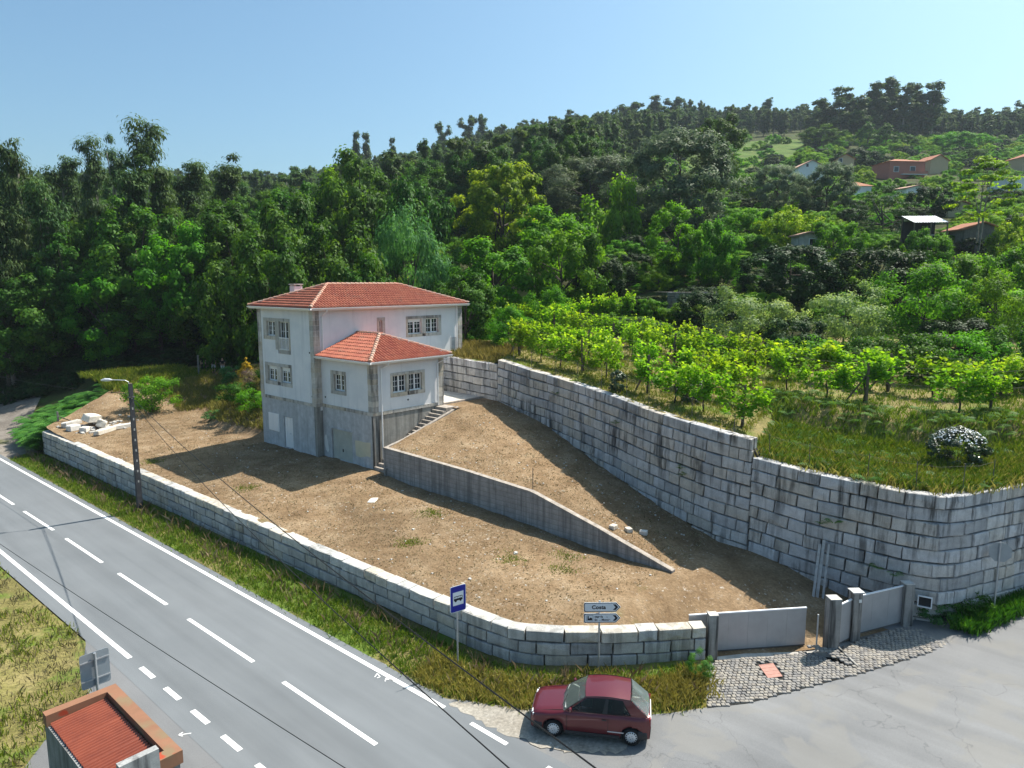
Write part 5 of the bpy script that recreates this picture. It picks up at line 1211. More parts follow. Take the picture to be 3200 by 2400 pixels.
# wire fence along the edge of the terrace
fence = thing("wire_fence", "thin metal stakes with wire along the top of the retaining wall", "fence")
FP = []
for (wx, wy) in [(9.7, -8), (9.45, -10), (9.1, -12), (8.45, -14.2), (7.7, -16.4), (6.95, -18.5), (6.25, -20.6), (5.6, -23.0), (5.3, -25.4), (5.15, -27.6), (5.1, -29.4), (5.15, -31.4), (5.3, -33.2), (6.2, -34.6), (7.8, -35.4)]:
    x, y, z = terrace_point(wx, wy, 0.62); FP.append((x, y, z)); MB().tube([(x, y, z - .1), (x + rr.uniform(-.04, .04), y + rr.uniform(-.04, .04), z + 1.15)], .016, 5).build("stake", MT["stake_metal"], fence)
for h in (1.05,):
    for a, b in zip(FP[:-1], FP[1:]): MB().tube([(a[0], a[1], a[2] + h), ((a[0] + b[0]) / 2, (a[1] + b[1]) / 2, (a[2] + b[2]) / 2 + h - .08), (b[0], b[1], b[2] + h)], .004, 3, False).build("wire", MT["stake_metal"], fence)
x, y = DIVX(-17.5) + .2, -17.5; tag(MB().tube([(x, y, zramp(x, y)), (x, y, zramp(x, y) + 1.25)], .018, 5).build("thin_stake", MT["stake_metal"]), "single thin iron stake beside the dividing wall", "stake")

# ------------------------------------------------------------------ three people at the edge of the wood
def person(x, y, z, h, rz, label, white, hold):
    p = thing("person", label, "person", (x, y, z), rz); k = h / 1.75
    def skinned(name, joints, edges, mat, parent):
        me = bpy.data.meshes.new(name); me.from_pydata([tuple(c * k for c in j[0]) for j in joints], edges, []); me.materials.append(mat)
        o = bpy.data.objects.new(name, me); put(o, parent); m = o.modifiers.new("skin", 'SKIN'); lay = me.skin_vertices[0].data
        for i, j in enumerate(joints): lay[i].radius = (j[1] * k, (j[2] if len(j) > 2 else j[1]) * k); lay[i].use_root = (i == 0)
        m.use_smooth_shade = True; s = o.modifiers.new("smooth", 'SUBSURF'); s.levels = 1; s.render_levels = 1; return o
    J = [((0, 0, .95), .13, .10), ((0, 0, 1.18), .125, .09), ((0, 0, 1.40), .15, .10), ((0, 0, 1.50), .055), ((0, .01, 1.60), .075, .085), ((0, .015, 1.68), .08, .095), ((0, 0, 1.745), .045),
         ((.17, 0, 1.41), .055), ((.24, .02, 1.13), .042), ((.21, .16, .95), .033), ((-.17, 0, 1.41), .055), ((-.24, .02, 1.13), .042), ((-.20, .16, .96), .033),
         ((.10, 0, .88), .085), ((.11, .02, .48), .06), ((.11, -.01, .09), .04), ((.12, .12, .04), .035), ((-.10, 0, .88), .085), ((-.11, .02, .48), .06), ((-.11, -.01, .09), .04), ((-.12, .12, .04), .035)]
    E_ = [(0, 1), (1, 2), (2, 3), (3, 4), (4, 5), (5, 6), (2, 7), (7, 8), (8, 9), (2, 10), (10, 11), (11, 12), (0, 13), (13, 14), (14, 15), (15, 16), (0, 17), (17, 18), (18, 19), (19, 20)]
    for s, w in ((1, 9), (-1, 12)):
        b = J[w][0]; base = len(J); J.append(((b[0], b[1] + .07, b[2] - .04), .028, .016)); E_.append((w, base))
        for f, (dx, ln) in enumerate(((-.028, .075), (-.010, .09), (.010, .085), (.028, .065), (.045 * s * -1, .045))):
            J.append(((b[0] + dx * 1.3, b[1] + .07 + ln * .8, b[2] - .05 - ln * .4), .009)); E_.append((base, len(J) - 1))
    bd = skinned("body", J, E_, MT["skin"], p)
    skinned("shirt", [((0, 0, .96), .155, .12), ((0, 0, 1.18), .145, .11), ((0, 0, 1.41), .165, .115), ((.18, 0, 1.41), .07), ((.23, .015, 1.22), .058), ((-.18, 0, 1.41), .07), ((-.23, .015, 1.22), .058)], [(0, 1), (1, 2), (2, 3), (3, 4), (2, 5), (5, 6)], MT["black_cloth"], p)
    low = .45 if white else .1
    skinned("shorts" if white else "trousers", [((0, 0, .98), .16, .125), ((.105, 0, .86), .10), ((.115, .02, low + .1), .085 if white else .06), ((.115, .0, low), .085 if white else .055), ((-.105, 0, .86), .10), ((-.115, .02, low + .1), .085 if white else .06), ((-.115, 0, low), .085 if white else .055)], [(0, 1), (1, 2), (2, 3), (0, 4), (4, 5), (5, 6)], MT["white_cloth" if white else "black_cloth"], p)
    hm = MB()
    for i in range(5):
        a = math.pi / 2 * i / 4
        for q in range(10): t = 2 * math.pi * q / 10; hm.v.append((k * .092 * math.cos(a) * math.cos(t), k * (-.01 + .105 * math.cos(a) * math.sin(t)), k * (1.665 + .105 * math.sin(a))))
    for i in range(4):
        for q in range(10): a = i * 10 + q; b = i * 10 + (q + 1) % 10; hm.f.append((a, b, b + 10, a + 10))
    hm.build("hair", MT["hair_dark"], p, True)
fc = math.atan2(CAM.x - 6.6, -(CAM.y - 28)) + math.pi
for x, y, h, w, lb in ((6.0, 28.7, 1.82, False, "tall person in black clothes at the left of the three by the wood"), (6.75, 28.2, 1.70, True, "person in black shirt and white shorts, middle of the three by the wood"), (7.35, 27.55, 1.58, True, "shorter person in black top and white shorts, right of the three by the wood")):
    person(x, y, zyard(x, y), h, fc, lb, w, None)
TREES = [
    ('euc', -0.5, 66.1, 2.95, 24.6, 3.0, 'tall eucalyptus at the far left edge of the wood'),
    ('euc', 0.0, 59.5, 2.44, 25.5, 3.2, 'tall pointed eucalyptus second from the left edge'),
    ('euc', 11.3, 83.0, 8.68, 21.8, 3.7, 'eucalyptus with low rounded top left of the tallest one'),
    ('euc', 11.4, 70.9, 7.0, 24.3, 3.0, 'slim eucalyptus just left of the tallest treetop'),
    ('euc', 16.0, 74.7, 8.27, 23.9, 2.6, 'thin feathery eucalyptus touching the tallest treetop'),
    ('euc', 13.5, 56.3, 5.35, 26.6, 4.2, 'tallest eucalyptus of the left wood rising above the skyline'),
    ('euc', 0.3, 53.1, 1.84, 20.8, 3.5, 'drooping eucalyptus in the left wood below the skyline'),
    ('euc', 9.3, 52.0, 4.35, 21.5, 3.9, 'dark eucalyptus under the tallest treetop'),
    ('euc', 22.2, 64.7, 7.86, 20.9, 4.5, 'eucalyptus right of the tallest treetop'),
    ('euc', 29.4, 68.7, 9.58, 21.0, 4.3, 'eucalyptus at the right end of the left wood'),
    ('euc', -4.2, 52.1, -0.52, 20.9, 3.1, 'lower eucalyptus at the left edge behind the track'),
    ('oak', 6.5, 46.2, 3.42, 17.8, 4.9, 'broad oak below the tallest eucalyptus'),
    ('oakb', 8.9, 39.0, 3.02, 14.7, 4.4, 'bright green oak in the middle of the left wood'),
    ('oakb', 2.6, 44.5, 1.93, 10.8, 4.0, 'low bright oak branch mass at the left wood edge'),
    ('oak', 15.3, 39.3, 3.76, 16.8, 4.8, 'oak just left of the house roof line'),
    ('oak', 1.9, 51.4, 2.4, 14.2, 4.5, 'dark oak in shade in the left wood'),
    ('oak', -2.2, 51.4, 0.39, 13.2, 4.7, 'dark oak over the dirt track'),
    ('oak', -4.8, 51.3, -0.85, 12.7, 4.1, 'dark oak at the left edge over the dirt track'),
    ('oak', 11.5, 35.9, 1.32, 12.6, 4.5, 'dark oak behind the three people'),
    ('oak', 7.5, 42.0, 3.17, 8.0, 4.6, 'dark low oak at the head of the dry path'),
    ('oak', 10.0, 28.7, -3.0, 17.7, 3.7, 'second dark oak left of the house, shading the three people'),
    ('oak', 15.1, 42.5, 4.05, 12.4, 4.2, 'dark oak standing back between house and path'),
    ('oak', 12.6, 30.3, -3.0, 16.2, 3.9, 'dark oak behind the left corner of the house'),
    ('oak', 17.5, 33.7, -3.0, 23.9, 4.9, 'tall oak behind the house chimney'),
    ('oakb', 28.5, 39.5, 6.23, 19.9, 4.8, 'oak crown above the middle of the house roof'),
    ('oak', 33.3, 40.1, 7.73, 20.6, 5.7, 'highest oak crown behind the house'),
    ('oak', 25.0, 40.4, 5.33, 18.8, 4.5, 'oak crown left of the highest one behind the house'),
    ('oak', 35.6, 31.5, -3.0, 27.2, 5.0, 'oak crown right of the highest one behind the house'),
    ('oak', 11.0, 23.0, -3.0, 18.8, 3.9, 'dark oak close behind the house at left'),
    ('oak', 15.8, 20.6, -3.0, 20.2, 4.4, 'dark oak close behind the house roof ridge'),
    ('willow', 24.7, 19.6, -3.0, 23.3, 4.8, 'pale bluish green feathery tree behind the house'),
    ('oak', 15.7, 14.7, -3.0, 16.6, 3.4, 'dark low tree just behind the house roof'),
    ('chestnut', 47.7, 27.0, 13.08, 14.1, 6.2, 'round yellow green chestnut tree, brightest in the middle distance'),
    ('oakb', 24.6, 7.7, 6.1, 9.5, 4.2, 'green leafy tree to the right of the house roof'),
    ('chestb', 30.7, 3.8, 8.09, 8.3, 4.4, 'bright green bushy tree in front of the chestnut'),
    ('oakb', 37.7, 11.0, 10.21, 9.6, 4.4, 'light green tree between chestnut and grey tree'),
    ('oak', 17.2, 3.9, 4.43, 7.6, 2.6, 'small dark tree at the right end of the house'),
    ('olive', 65.3, 10.2, 17.74, 13.8, 8.4, 'large round grey green tree, biggest of the right slope'),
    ('olive', 80.2, 35.7, 22.71, 10.4, 8.7, 'distant grey green tree left of the largest one'),
    ('oakb', 53.9, 13.9, -3.0, 28.2, 5.3, 'green tree at the left side of the large grey tree'),
    ('oak', 115.0, 29.7, 28.55, 16.5, 5.4, 'dark tree behind the large grey green tree'),
    ('oakb', 43.5, -1.5, 11.22, 8.7, 3.3, 'walnut like tree below the large grey tree'),
    ('oakb', 44.1, -5.3, 10.68, 6.8, 3.0, 'spreading leafy tree below the right of the large grey tree'),
    ('olive', 99.2, 9.8, 23.41, 7.8, 4.5, 'thin grey olive like tree left of the white far house'),
    ('olive', 97.6, 1.0, 21.89, 8.5, 4.6, 'thin grey olive like tree below the white far house'),
    ('conifer', 79.8, -12.2, 16.8, 7.2, 4.1, 'dark dense conifer left of the white shed roof'),
    ('oakd', 101.9, -12.9, 20.6, 5.3, 3.3, 'dark glossy tree above the white shed roof'),
    ('feather', 76.5, -23.6, 14.2, 11.8, 3.7, 'tall open yellow green tree with two thin trunks at right'),
    ('chestnut', 63.2, -5.6, 14.78, 5.4, 3.8, 'yellow green bushy tree on the right slope'),
    ('chestb', 60.9, -12.1, 13.02, 5.2, 3.2, 'leafy green tree left of the conifer'),
    ('oakd', 43.6, -13.7, 9.06, 5.7, 4.8, 'broad dark shrub tree above the bush row'),
    ('oakd', 49.3, -20.1, 9.06, 5.5, 4.5, 'broad dark shrub tree right of the middle of the slope'),
    ('oakb', 51.3, -25.4, 8.52, 5.1, 3.9, 'green bushy tree at right above the vineyard'),
    ('oakb', 54.9, -29.4, 8.52, 6.3, 3.7, 'leafy green tree at the right edge'),
    ('chestnut', 72.8, -28.5, 12.43, 6.5, 3.3, 'yellow green tree at the right edge below the far houses'),
    ('oakb', 64.2, -0.6, 15.84, 4.7, 3.6, 'green tree right of the large grey tree'),
    ('chestb', 65.8, -20.6, 12.43, 4.6, 2.7, 'bright green tree under the white shed'),
    ('oakb', 46.7, -29.3, 7.19, 4.0, 3.3, 'green bush tree at the lower right edge of the slope'),
    ('oakb', 118.6, 25.7, 28.52, 5.7, 5.1, 'distant green tree beside the field clearing'),
    ('conic', 286.1, 48.5, 63.23, 10.2, 5.3, 'left of two pointed green trees on the hill'),
    ('conic', 290.9, 43.1, 63.31, 9.7, 5.3, 'right of two pointed green trees on the hill'),
    ('conic', 291.5, 34.9, 61.85, 6.0, 4.2, 'lighter pointed tree right of the two on the hill'),
    ('oak', 284.0, 66.0, 65.75, 9.1, 8.2, 'dark tree at the left foot of the hilltop eucalyptus group'),
    ('oakb', 310.4, 21.1, 62.94, 7.3, 9.9, 'rounded green tree right of the hilltop eucalyptus group'),
    ('chestb', 219.3, 48.2, 48.06, 6.0, 4.9, 'bright yellow green tree above the white far house'),
    ('oakd', 224.8, 34.4, 47.28, 6.4, 6.9, 'round dark tree left of the pink house'),
    ('oak', 278.0, 12.3, 54.46, 3.8, 6.5, 'dark tree right of the beige gabled house'),
    ('oakb', 306.0, -4.1, 56.44, 4.8, 7.4, 'green tree at the far right beside the tiled roof'),
    ('oakb', 192.4, 63.3, 44.99, 8.8, 7.3, 'green tree at the left edge of the field clearing'),
    ('hillbig', 316.4, 74.8, 74.09, 18.3, 9.4, 'leftmost tree of the tall hilltop eucalyptus group'),
    ('hillbig', 326.1, 71.4, 75.59, 23.3, 9.5, 'second tree of the tall hilltop eucalyptus group'),
    ('hillbig', 320.5, 62.6, 73.01, 18.9, 9.2, 'third tree of the tall hilltop eucalyptus group'),
    ('hillbig', 330.3, 59.1, 74.34, 24.7, 9.7, 'fourth tree of the tall hilltop eucalyptus group'),
    ('hillbig', 340.2, 55.5, 75.63, 26.3, 9.5, 'fifth and highest tree of the tall hilltop eucalyptus group'),
    ('hillbig', 337.0, 48.5, 73.69, 24.1, 9.7, 'sixth tree of the tall hilltop eucalyptus group'),
    ('hillbig', 348.2, 45.0, 75.1, 23.6, 9.5, 'seventh tree of the tall hilltop eucalyptus group'),
    ('hillbig', 347.9, 39.3, 73.88, 25.5, 9.7, 'rightmost tree of the tall hilltop eucalyptus group'),
    ('hillbig', 175.6, 233.3, 46.42, 32.0, 4.5, 'spreading eucalyptus on the skyline above the house'),
    ('hillbig', 181.6, 234.0, 48.07, 30.8, 4.6, 'rounded skyline eucalyptus above the house'),
    ('hillbig', 186.5, 221.0, 50.11, 25.8, 3.0, 'small lone skyline tree right above the house'),
    ('hillbig', 249.5, 255.8, 68.84, 28.1, 6.4, 'skyline eucalyptus at the left end of the ridge group'),
    ('hillbig', 259.1, 244.9, 72.35, 28.2, 7.3, 'tall skyline eucalyptus left of centre'),
    ('hillbig', 267.6, 243.0, 75.24, 27.3, 6.4, 'tall skyline eucalyptus in the middle of the ridge group'),
    ('hillbig', 270.6, 232.0, 76.19, 19.8, 6.4, 'arched skyline eucalyptus on the ridge'),
    ('hillbig', 306.3, 222.1, 87.1, 19.2, 6.7, 'skyline eucalyptus right of the chestnut'),
    ('hillbig', 312.0, 215.6, 88.4, 20.4, 5.7, 'lone round skyline eucalyptus on the ridge'),
    ('hillbig', 344.0, 194.7, 95.7, 19.3, 10.7, 'dark skyline eucalyptus at the top of the ridge'),
    ('hillbig', 353.0, 184.5, 96.98, 21.9, 8.8, 'tall skyline eucalyptus over the large grey tree'),
    ('hillbig', 360.8, 175.7, 97.82, 20.1, 8.8, 'skyline eucalyptus right of the ridge top'),
    ('hillbig', 406.3, 139.7, 102.62, 18.2, 6.0, 'small skyline eucalyptus left of the pylons'),
    ('hillbig', 484.8, 21.1, 95.81, 18.8, 6.7, 'skyline eucalyptus near the right edge'),
    ('hillbig', 490.5, 14.6, 96.17, 22.3, 6.7, 'skyline eucalyptus at the right edge'),
    ('fruit', 26.6, -17.2, 5.9, 5.1, 3.4, 'pale grey green fruit tree, left of the bush row'),
    ('fruit', 31.3, -22.5, 5.9, 5.5, 3.0, 'pale fruit tree with white tips, middle of the bush row'),
    ('fruitg', 36.4, -26.7, 5.9, 6.5, 3.7, 'green bushy fruit tree, right of the bush row'),
    ('fruitg', 37.6, -31.1, 5.9, 5.8, 2.7, 'green fruit tree at the right end of the bush row'),
    ('fruitg', 16.8, -1.6, 5.9, 3.4, 1.9, 'small light green tree right behind the house end'),
    ('oakd', 35.3, 1.6, 9.42, 4.2, 2.9, 'dark ivy covered shrub below the bright bushy tree'),
    ('fruitg', 22.1, -1.6, 5.93, 4.7, 2.2, 'green shrub behind the vineyard at left'),
    ('oakd', 30.8, -11.4, 7.18, 3.3, 2.6, 'dark shrub beneath the dry stone wall'),
    ('oakd', 25.7, -20.7, 5.9, 2.9, 2.3, 'dark low shrub between the bush row and the vines'),
    ('oakd', 33.5, -29.6, 5.9, 2.8, 3.0, 'dark low hedge behind the vines at right'),
]
# ------------------------------------------------------------------ trees and shrubs
def unit(v): return v / np.maximum(np.linalg.norm(v, axis=1, keepdims=True), 1e-6)
def leaf_quads(rs, P, N, size, ratio=0.55, droop=None):
    "diamond leaves at P with normals N"
    n = len(P); a = rs.normal(size=(n, 3))
    if droop is not None: a = a * (1 - droop) + np.array([0, 0, -1.0]) * droop * 2.2
    u = unit(a - N * np.sum(a * N, axis=1, keepdims=True)); v = np.cross(N, u); s = (size * rs.uniform(0.65, 1.3, n))[:, None]
    fold = N * s * 0.16
    V = np.stack([P - u * s * 0.5, P + v * s * ratio * 0.5 + fold, P + u * s * 0.5, P - v * s * ratio * 0.5 + fold], 1).reshape(-1, 3)
    Q = np.arange(n * 4).reshape(-1, 4); return V, Q
def crown_points(rs, centers, radii, n, squash=0.75, shell=0.4):
    k = rs.choice(len(centers), n, p=radii ** 2 / np.sum(radii ** 2)); d = unit(rs.normal(size=(n, 3))); r = radii[k] * (shell + (1 - shell) * rs.random(n)) * rs.uniform(0.55, 1.15, n)
    off = d * r[:, None]; off[:, 2] *= squash; return k, centers[k] + off, d
def make_crown(seed, kind):
    rs = np.random.default_rng(seed); c = KINDS[kind]; R, z0, z1, nc, nl, leaf = c['R'], c['z0'], c['z1'], c['nc'], c['nl'], c['leaf']
    d = unit(rs.normal(size=(nc, 3))); rad = c.get('in', .35) + (1 - c.get('in', .35)) * rs.random(nc) ** 0.45; zc, hz = (z0 + z1) / 2, (z1 - z0) / 2
    lob = 1 + 0.16 * np.sin(3 * np.arctan2(d[:, 1], d[:, 0]) + seed) + rs.uniform(-.10, .10, nc)
    cen = np.c_[d[:, 0] * R * rad * lob, d[:, 1] * R * rad * lob, zc + d[:, 2] * hz * rad * (1 + rs.uniform(-.08, .08, nc))]
    sh = c.get('shape', 'ball')
    if sh == 'cone':
        t = rs.random(nc) ** 1.4; ang = rs.uniform(0, 6.283, nc); w = R * (1 - t) ** 0.8 * (0.35 + 0.65 * rs.random(nc) ** .4); cen = np.c_[np.cos(ang) * w, np.sin(ang) * w, z0 + t * (z1 - z0)]
    if sh == 'egg':
        t = rs.random(nc); ang = rs.uniform(0, 6.283, nc); w = R * np.sin(np.pi * np.clip(t * .9 + .12, 0, 1)) ** .6 * (0.3 + .7 * rs.random(nc) ** .4); cen = np.c_[np.cos(ang) * w, np.sin(ang) * w, z0 + t * (z1 - z0)]
    if sh == 'euc':
        nb = c['nb']; cen = []
        for b in range(nb):
            ang = rs.uniform(0, 6.283); zt = z0 + (z1 - z0) * (0.25 + 0.75 * (b + 1) / nb); wr = R * rs.uniform(.25, .95) * (1.1 - 0.55 * (b / nb))
            for k in range(nc // nb):
                s = rs.random(); cen.append((math.cos(ang) * wr * s + rs.normal() * R * .13, math.sin(ang) * wr * s + rs.normal() * R * .13, zt - (z1 - z0) * .22 * (1 - s) + rs.normal() * R * .16))
        cen = np.array(cen); nc = len(cen)
    radii = R * c.get('cr', 0.24) * rs.uniform(.65, 1.35, nc)
    if sh in ('cone',): radii *= (0.5 + 0.8 * (1 - (cen[:, 2] - z0) / (z1 - z0)))
    k, P, dd = crown_points(rs, cen, radii, nl, c.get('squash', .75))
    out = unit((P - np.array([0, 0, zc])) * np.array([1, 1, 1.2])); N = unit(dd * .85 + out * .55 + np.array([0, 0, .35]) + rs.normal(size=(nl, 3)) * .36)
    V, Q = leaf_quads(rs, P, N, leaf, c.get('ratio', .6), c.get('droop'))
    ct = rs.uniform(.12, .72, nc); tint = np.clip(ct[k] + rs.normal(size=nl) * .16 + c.get('tip', .12) * (dd[:, 2] > .35), 0, 1)
    me = fast_mesh("crown", V, Q, MT[c['mat']], np.repeat(tint, 4)); return me, cen, radii
def make_trunk(seed, kind, cen):
    r = random.Random(seed); c = KINDS[kind]; H = c['z1']; m = MB(); t0 = c.get('tr', .3); top = c['z0'] + (c['z1'] - c['z0']) * c.get('th', .62); bx, by = r.uniform(-.05, .05) * H, r.uniform(-.05, .05) * H
    nt = c.get('nt', 1)
    for q in range(nt):
        ox, oy = (r.uniform(-.4, .4) * t0 * 4, r.uniform(-.4, .4) * t0 * 4) if nt > 1 else (0, 0)
        pts = [(ox * (1 + 2 * i / 6) + bx * (i / 6) ** 2, oy * (1 + 2 * i / 6) + by * (i / 6) ** 2 + math.sin(i * 1.3 + seed) * t0 * .35, -0.6 + (top + .6) * i / 6) for i in range(7)]
        m.tube(pts, [t0 * (1.35 if i == 0 else 1.0 - .13 * i) for i in range(7)], 7)
        for k in range(c.get('limbs', 7)):
            e = cen[r.randrange(len(cen))]; i = r.randrange(3, 6); p = Vector(pts[i]); e = Vector(e); mid = (p + e) / 2 + Vector((r.uniform(-.2, .2), r.uniform(-.2, .2), -.08)) * t0 * 3
            m.tube([p, mid, e], [t0 * .42, t0 * .26, t0 * .08], 5, False)
    return mesh_data("trunk", m.v, m.f, MT[c.get('bark', 'bark_dark')], True)
KINDS = {
 'oak': dict(R=5, z0=1.8, z1=14, nc=64, nl=12500, leaf=.42, mat='leaf_oak', tr=.32),
 'oakb': dict(R=5, z0=1.2, z1=12, nc=60, nl=12000, leaf=.40, mat='leaf_bright', tr=.28),
 'oakd': dict(R=5, z0=.3, z1=8, nc=60, nl=11000, leaf=.34, mat='leaf_dark', tr=.22),
 'chestnut': dict(R=6.2, z0=.5, z1=12, nc=130, nl=24000, leaf=.42, **{'in': .6}, mat='leaf_chestnut', tr=.35, cr=.17, tip=.28),
 'chestb': dict(R=4.5, z0=.8, z1=8, nc=70, nl=10000, leaf=.30, mat='leaf_bright', tr=.24, cr=.19, tip=.25),
 'olive': dict(R=7, z0=.2, z1=12, nc=120, nl=24000, leaf=.44, **{'in': .55}, mat='leaf_olive', tr=.36, ratio=.4, cr=.18),
 'willow': dict(R=5, z0=.8, z1=12, nc=70, nl=12000, leaf=.42, mat='leaf_willow', tr=.26, ratio=.28, droop=.5, shape='egg'),
 'euc': dict(R=3.6, z0=5.0, z1=24, nc=72, nl=9000, leaf=.62, mat='leaf_euc', tr=.26, ratio=.26, droop=.75, shape='euc', nb=14, cr=.38, bark='bark_pale', th=.9, limbs=10),
 'hillbig': dict(R=6.8, z0=3, z1=24, nc=60, nl=5000, leaf=1.1, mat='leaf_hill', tr=.35, ratio=.45, shape='euc', nb=9, cr=.25, bark='bark_pale', th=.85),
 'conic': dict(R=5, z0=.8, z1=11, nc=60, nl=3200, leaf=.7, mat='leaf_oak', tr=.3, shape='egg'),
 'conifer': dict(R=4.2, z0=.2, z1=9, nc=80, nl=7000, leaf=.34, mat='leaf_dark', tr=.3, ratio=.22, shape='egg', droop=.3, squash=.4),
 'feather': dict(R=3.7, z0=4.5, z1=13, nc=46, nl=4600, leaf=.34, mat='leaf_chestnut', tr=.15, nt=2, squash=.35, cr=.24, bark='bark_pale', th=.8, shape='egg'),
 'fruit': dict(R=3.2, z0=.4, z1=5.4, nc=60, nl=10000, leaf=.19, mat='leaf_fruit', tr=.12, cr=.25, tip=.3),
 'fruitg': dict(R=3.2, z0=.4, z1=5.6, nc=60, nl=10000, leaf=.20, mat='leaf_bright', tr=.12, cr=.25),
}
KINDS.update({
 'roundb': dict(R=4, z0=.1, z1=6, nc=90, nl=14000, leaf=.28, mat='leaf_bright', tr=.16, cr=.185, squash=.95, tip=.2, **{'in': .5}),
 'roundy': dict(R=4, z0=.1, z1=6, nc=90, nl=14000, leaf=.28, mat='leaf_chestnut', tr=.16, cr=.185, squash=.95, tip=.2, **{'in': .5}),
 'roundd': dict(R=4, z0=.1, z1=6, nc=90, nl=14000, leaf=.28, mat='leaf_dark', tr=.16, cr=.185, squash=.95, tip=.2, **{'in': .5}),
})
PROTO = {}
def tree(kind, x, y, z, h, rad, label, cat="tree", name=None, group=None, seed=None, rz=None):
    if h < 8.6 and x > 15: kind = {'oakb': 'roundb', 'chestb': 'roundb', 'chestnut': 'roundy', 'oakd': 'roundd'}.get(kind, kind)
    c = KINDS[kind]; nvar = c.get('var', 3 if kind in ('oak', 'oakb', 'euc', 'hillbig', 'roundb') else 2 if kind in ('oakd', 'chestb') else 1); v = len(label) % nvar
    sc3 = (rad / c['R'], rad / c['R'], h / (c['z1'] * 1.02)); rz = rz if rz is not None else (len(label) * 1.7 + x) % 6.28
    nm = name or {'oak': 'oak_tree', 'oakb': 'leafy_tree', 'roundb': 'leafy_tree', 'roundy': 'leafy_tree', 'roundd': 'dark_tree', 'oakd': 'dark_tree', 'chestnut': 'chestnut_tree', 'chestb': 'leafy_tree', 'olive': 'grey_tree', 'willow': 'feathery_tree', 'euc': 'eucalyptus_tree', 'hillbig': 'eucalyptus_tree', 'conic': 'pointed_tree', 'conifer': 'conifer_tree', 'feather': 'slender_tree', 'fruit': 'fruit_tree', 'fruitg': 'fruit_tree'}.get(kind, 'shrub')
    if (kind, v) not in PROTO:
        sd = 100 + 17 * v + sum(map(ord, kind)); me, cen, radii = make_crown(sd, kind); tm = make_trunk(sd, kind, cen); PROTO[(kind, v)] = (me, tm)
    me, tm = PROTO[(kind, v)]; t = thing(nm, label, cat, (x, y, z), rz, group); t.scale = sc3
    put(bpy.data.objects.new("trunk", tm), t); put(bpy.data.objects.new("crown", me), t); return t
for (k, x, y, z, h, r, lb) in TREES:
    if math.hypot(x + 25, y + 39) < 76 and x > 9 and y < 4: z = min(z, max(terrace_z(x, y), float(ground_z(x, y)))) if False else z
    tree(k, x, y, z, h, r, lb, group="hilltop eucalyptus" if k == 'hillbig' else None)
KINDS.update({
 'hedge': dict(R=2.2, z0=.05, z1=3.0, nc=40, nl=5000, leaf=.20, mat='leaf_oak', tr=.06, cr=.30, limbs=4, th=.4),
 'bush': dict(R=1.9, z0=.1, z1=3.0, nc=46, nl=5200, leaf=.14, mat='leaf_bright', tr=.06, cr=.28, limbs=5, th=.4),
 'bushd': dict(R=1.3, z0=.1, z1=1.6, nc=36, nl=3600, leaf=.12, mat='leaf_oak', tr=.04, cr=.30, limbs=4, th=.4),
 'bushg': dict(R=1.0, z0=.05, z1=1.5, nc=30, nl=2600, leaf=.11, mat='leaf_willow', tr=.03, cr=.30, limbs=4, th=.4),
 'bushy': dict(R=.8, z0=.05, z1=1.4, nc=26, nl=2400, leaf=.11, mat='leaf_yellow', tr=.03, cr=.26, shape='cone', limbs=3, th=.4),
 'twigs': dict(R=1.1, z0=.05, z1=1.3, nc=30, nl=2600, leaf=.12, mat='dry_twig', tr=.03, cr=.30, ratio=.18, limbs=6, th=.4),
 'gloss': dict(R=1.1, z0=.1, z1=1.8, nc=60, nl=6500, leaf=.10, mat='leaf_glossy', tr=.05, cr=.22, limbs=3, th=.3, shape='egg'),
 'broom': dict(R=1.6, z0=.05, z1=1.6, nc=40, nl=4800, leaf=.13, mat='grass_gold', tr=.03, cr=.28, ratio=.3, limbs=4, th=.4),
 'fennel': dict(R=.5, z0=.1, z1=1.1, nc=24, nl=3200, leaf=.10, mat='leaf_fern', tr=.02, cr=.32, ratio=.12, limbs=4, th=.6, shape='egg'),
})
def shrub(kind, x, y, z, h, r, label, name="shrub"): return tree(kind, x, y, z, h, r, label, "shrub", name)
shrub('bush', -1.4, 22.6, zyard(-1.4, 22.6) - .1, 3.3, 2.1, "dark green leafy shrub right of the lamp post at the back of the yard")
shrub('bushd', 2.2, 14.3, zyard(2.2, 14.3) - .1, 1.7, 1.7, "rounded green shrub on the earth bank beside the house")
shrub('bush', 2.0, 11.6, zyard(2.0, 11.6) - .1, 1.9, 1.5, "bright green shrub at the foot of the bank by the house corner")
shrub('bushg', 5.6, 22.0, zyard(5.6, 22) - .1, 1.7, 1.3, "grey green shrub right of the three people")
shrub('bushy', 5.5, 19.3, zyard(5.5, 19.3) - .1, 1.7, .8, "small golden yellow shrub on top of the bank")
shrub('twigs', 4.0, 15.9, zyard(4.0, 15.9) - .1, 1.5, 1.3, "dried brown bush on the bank next to the house")
shrub('bushd', 4.4, 13.2, zyard(4.4, 13.2) - .1, 1.5, 1.2, "olive green shrub close to the back corner of the house")
shrub('bushg', 1.0, 16.6, zyard(1, 16.6) - .1, .8, .8, "low grassy shrub at the toe of the bank")
shrub('gloss', 10.15, -33.75, 3.25, 1.75, 1.2, "clipped round glossy shrub with white blossom on the lower terrace", "clipped_shrub")
x, y, z = terrace_point(7.2, -17.8, 1.1); shrub('gloss', x, y, z - .05, 1.25, .62, "small dark round shrub at the wall edge below the vines", "clipped_shrub")
x, y, z = terrace_point(5.7, -22.4, 3.4); shrub('gloss', x, y, z - .05, 1.6, .75, "dark shrub at the left end of the lower vine row", "clipped_shrub")
shrub('bush', -9.6, 27.3 + 26, -2.0, 5.2, 2.6, "bright leafy tree cut by the left edge beside the track", "leafy_tree")
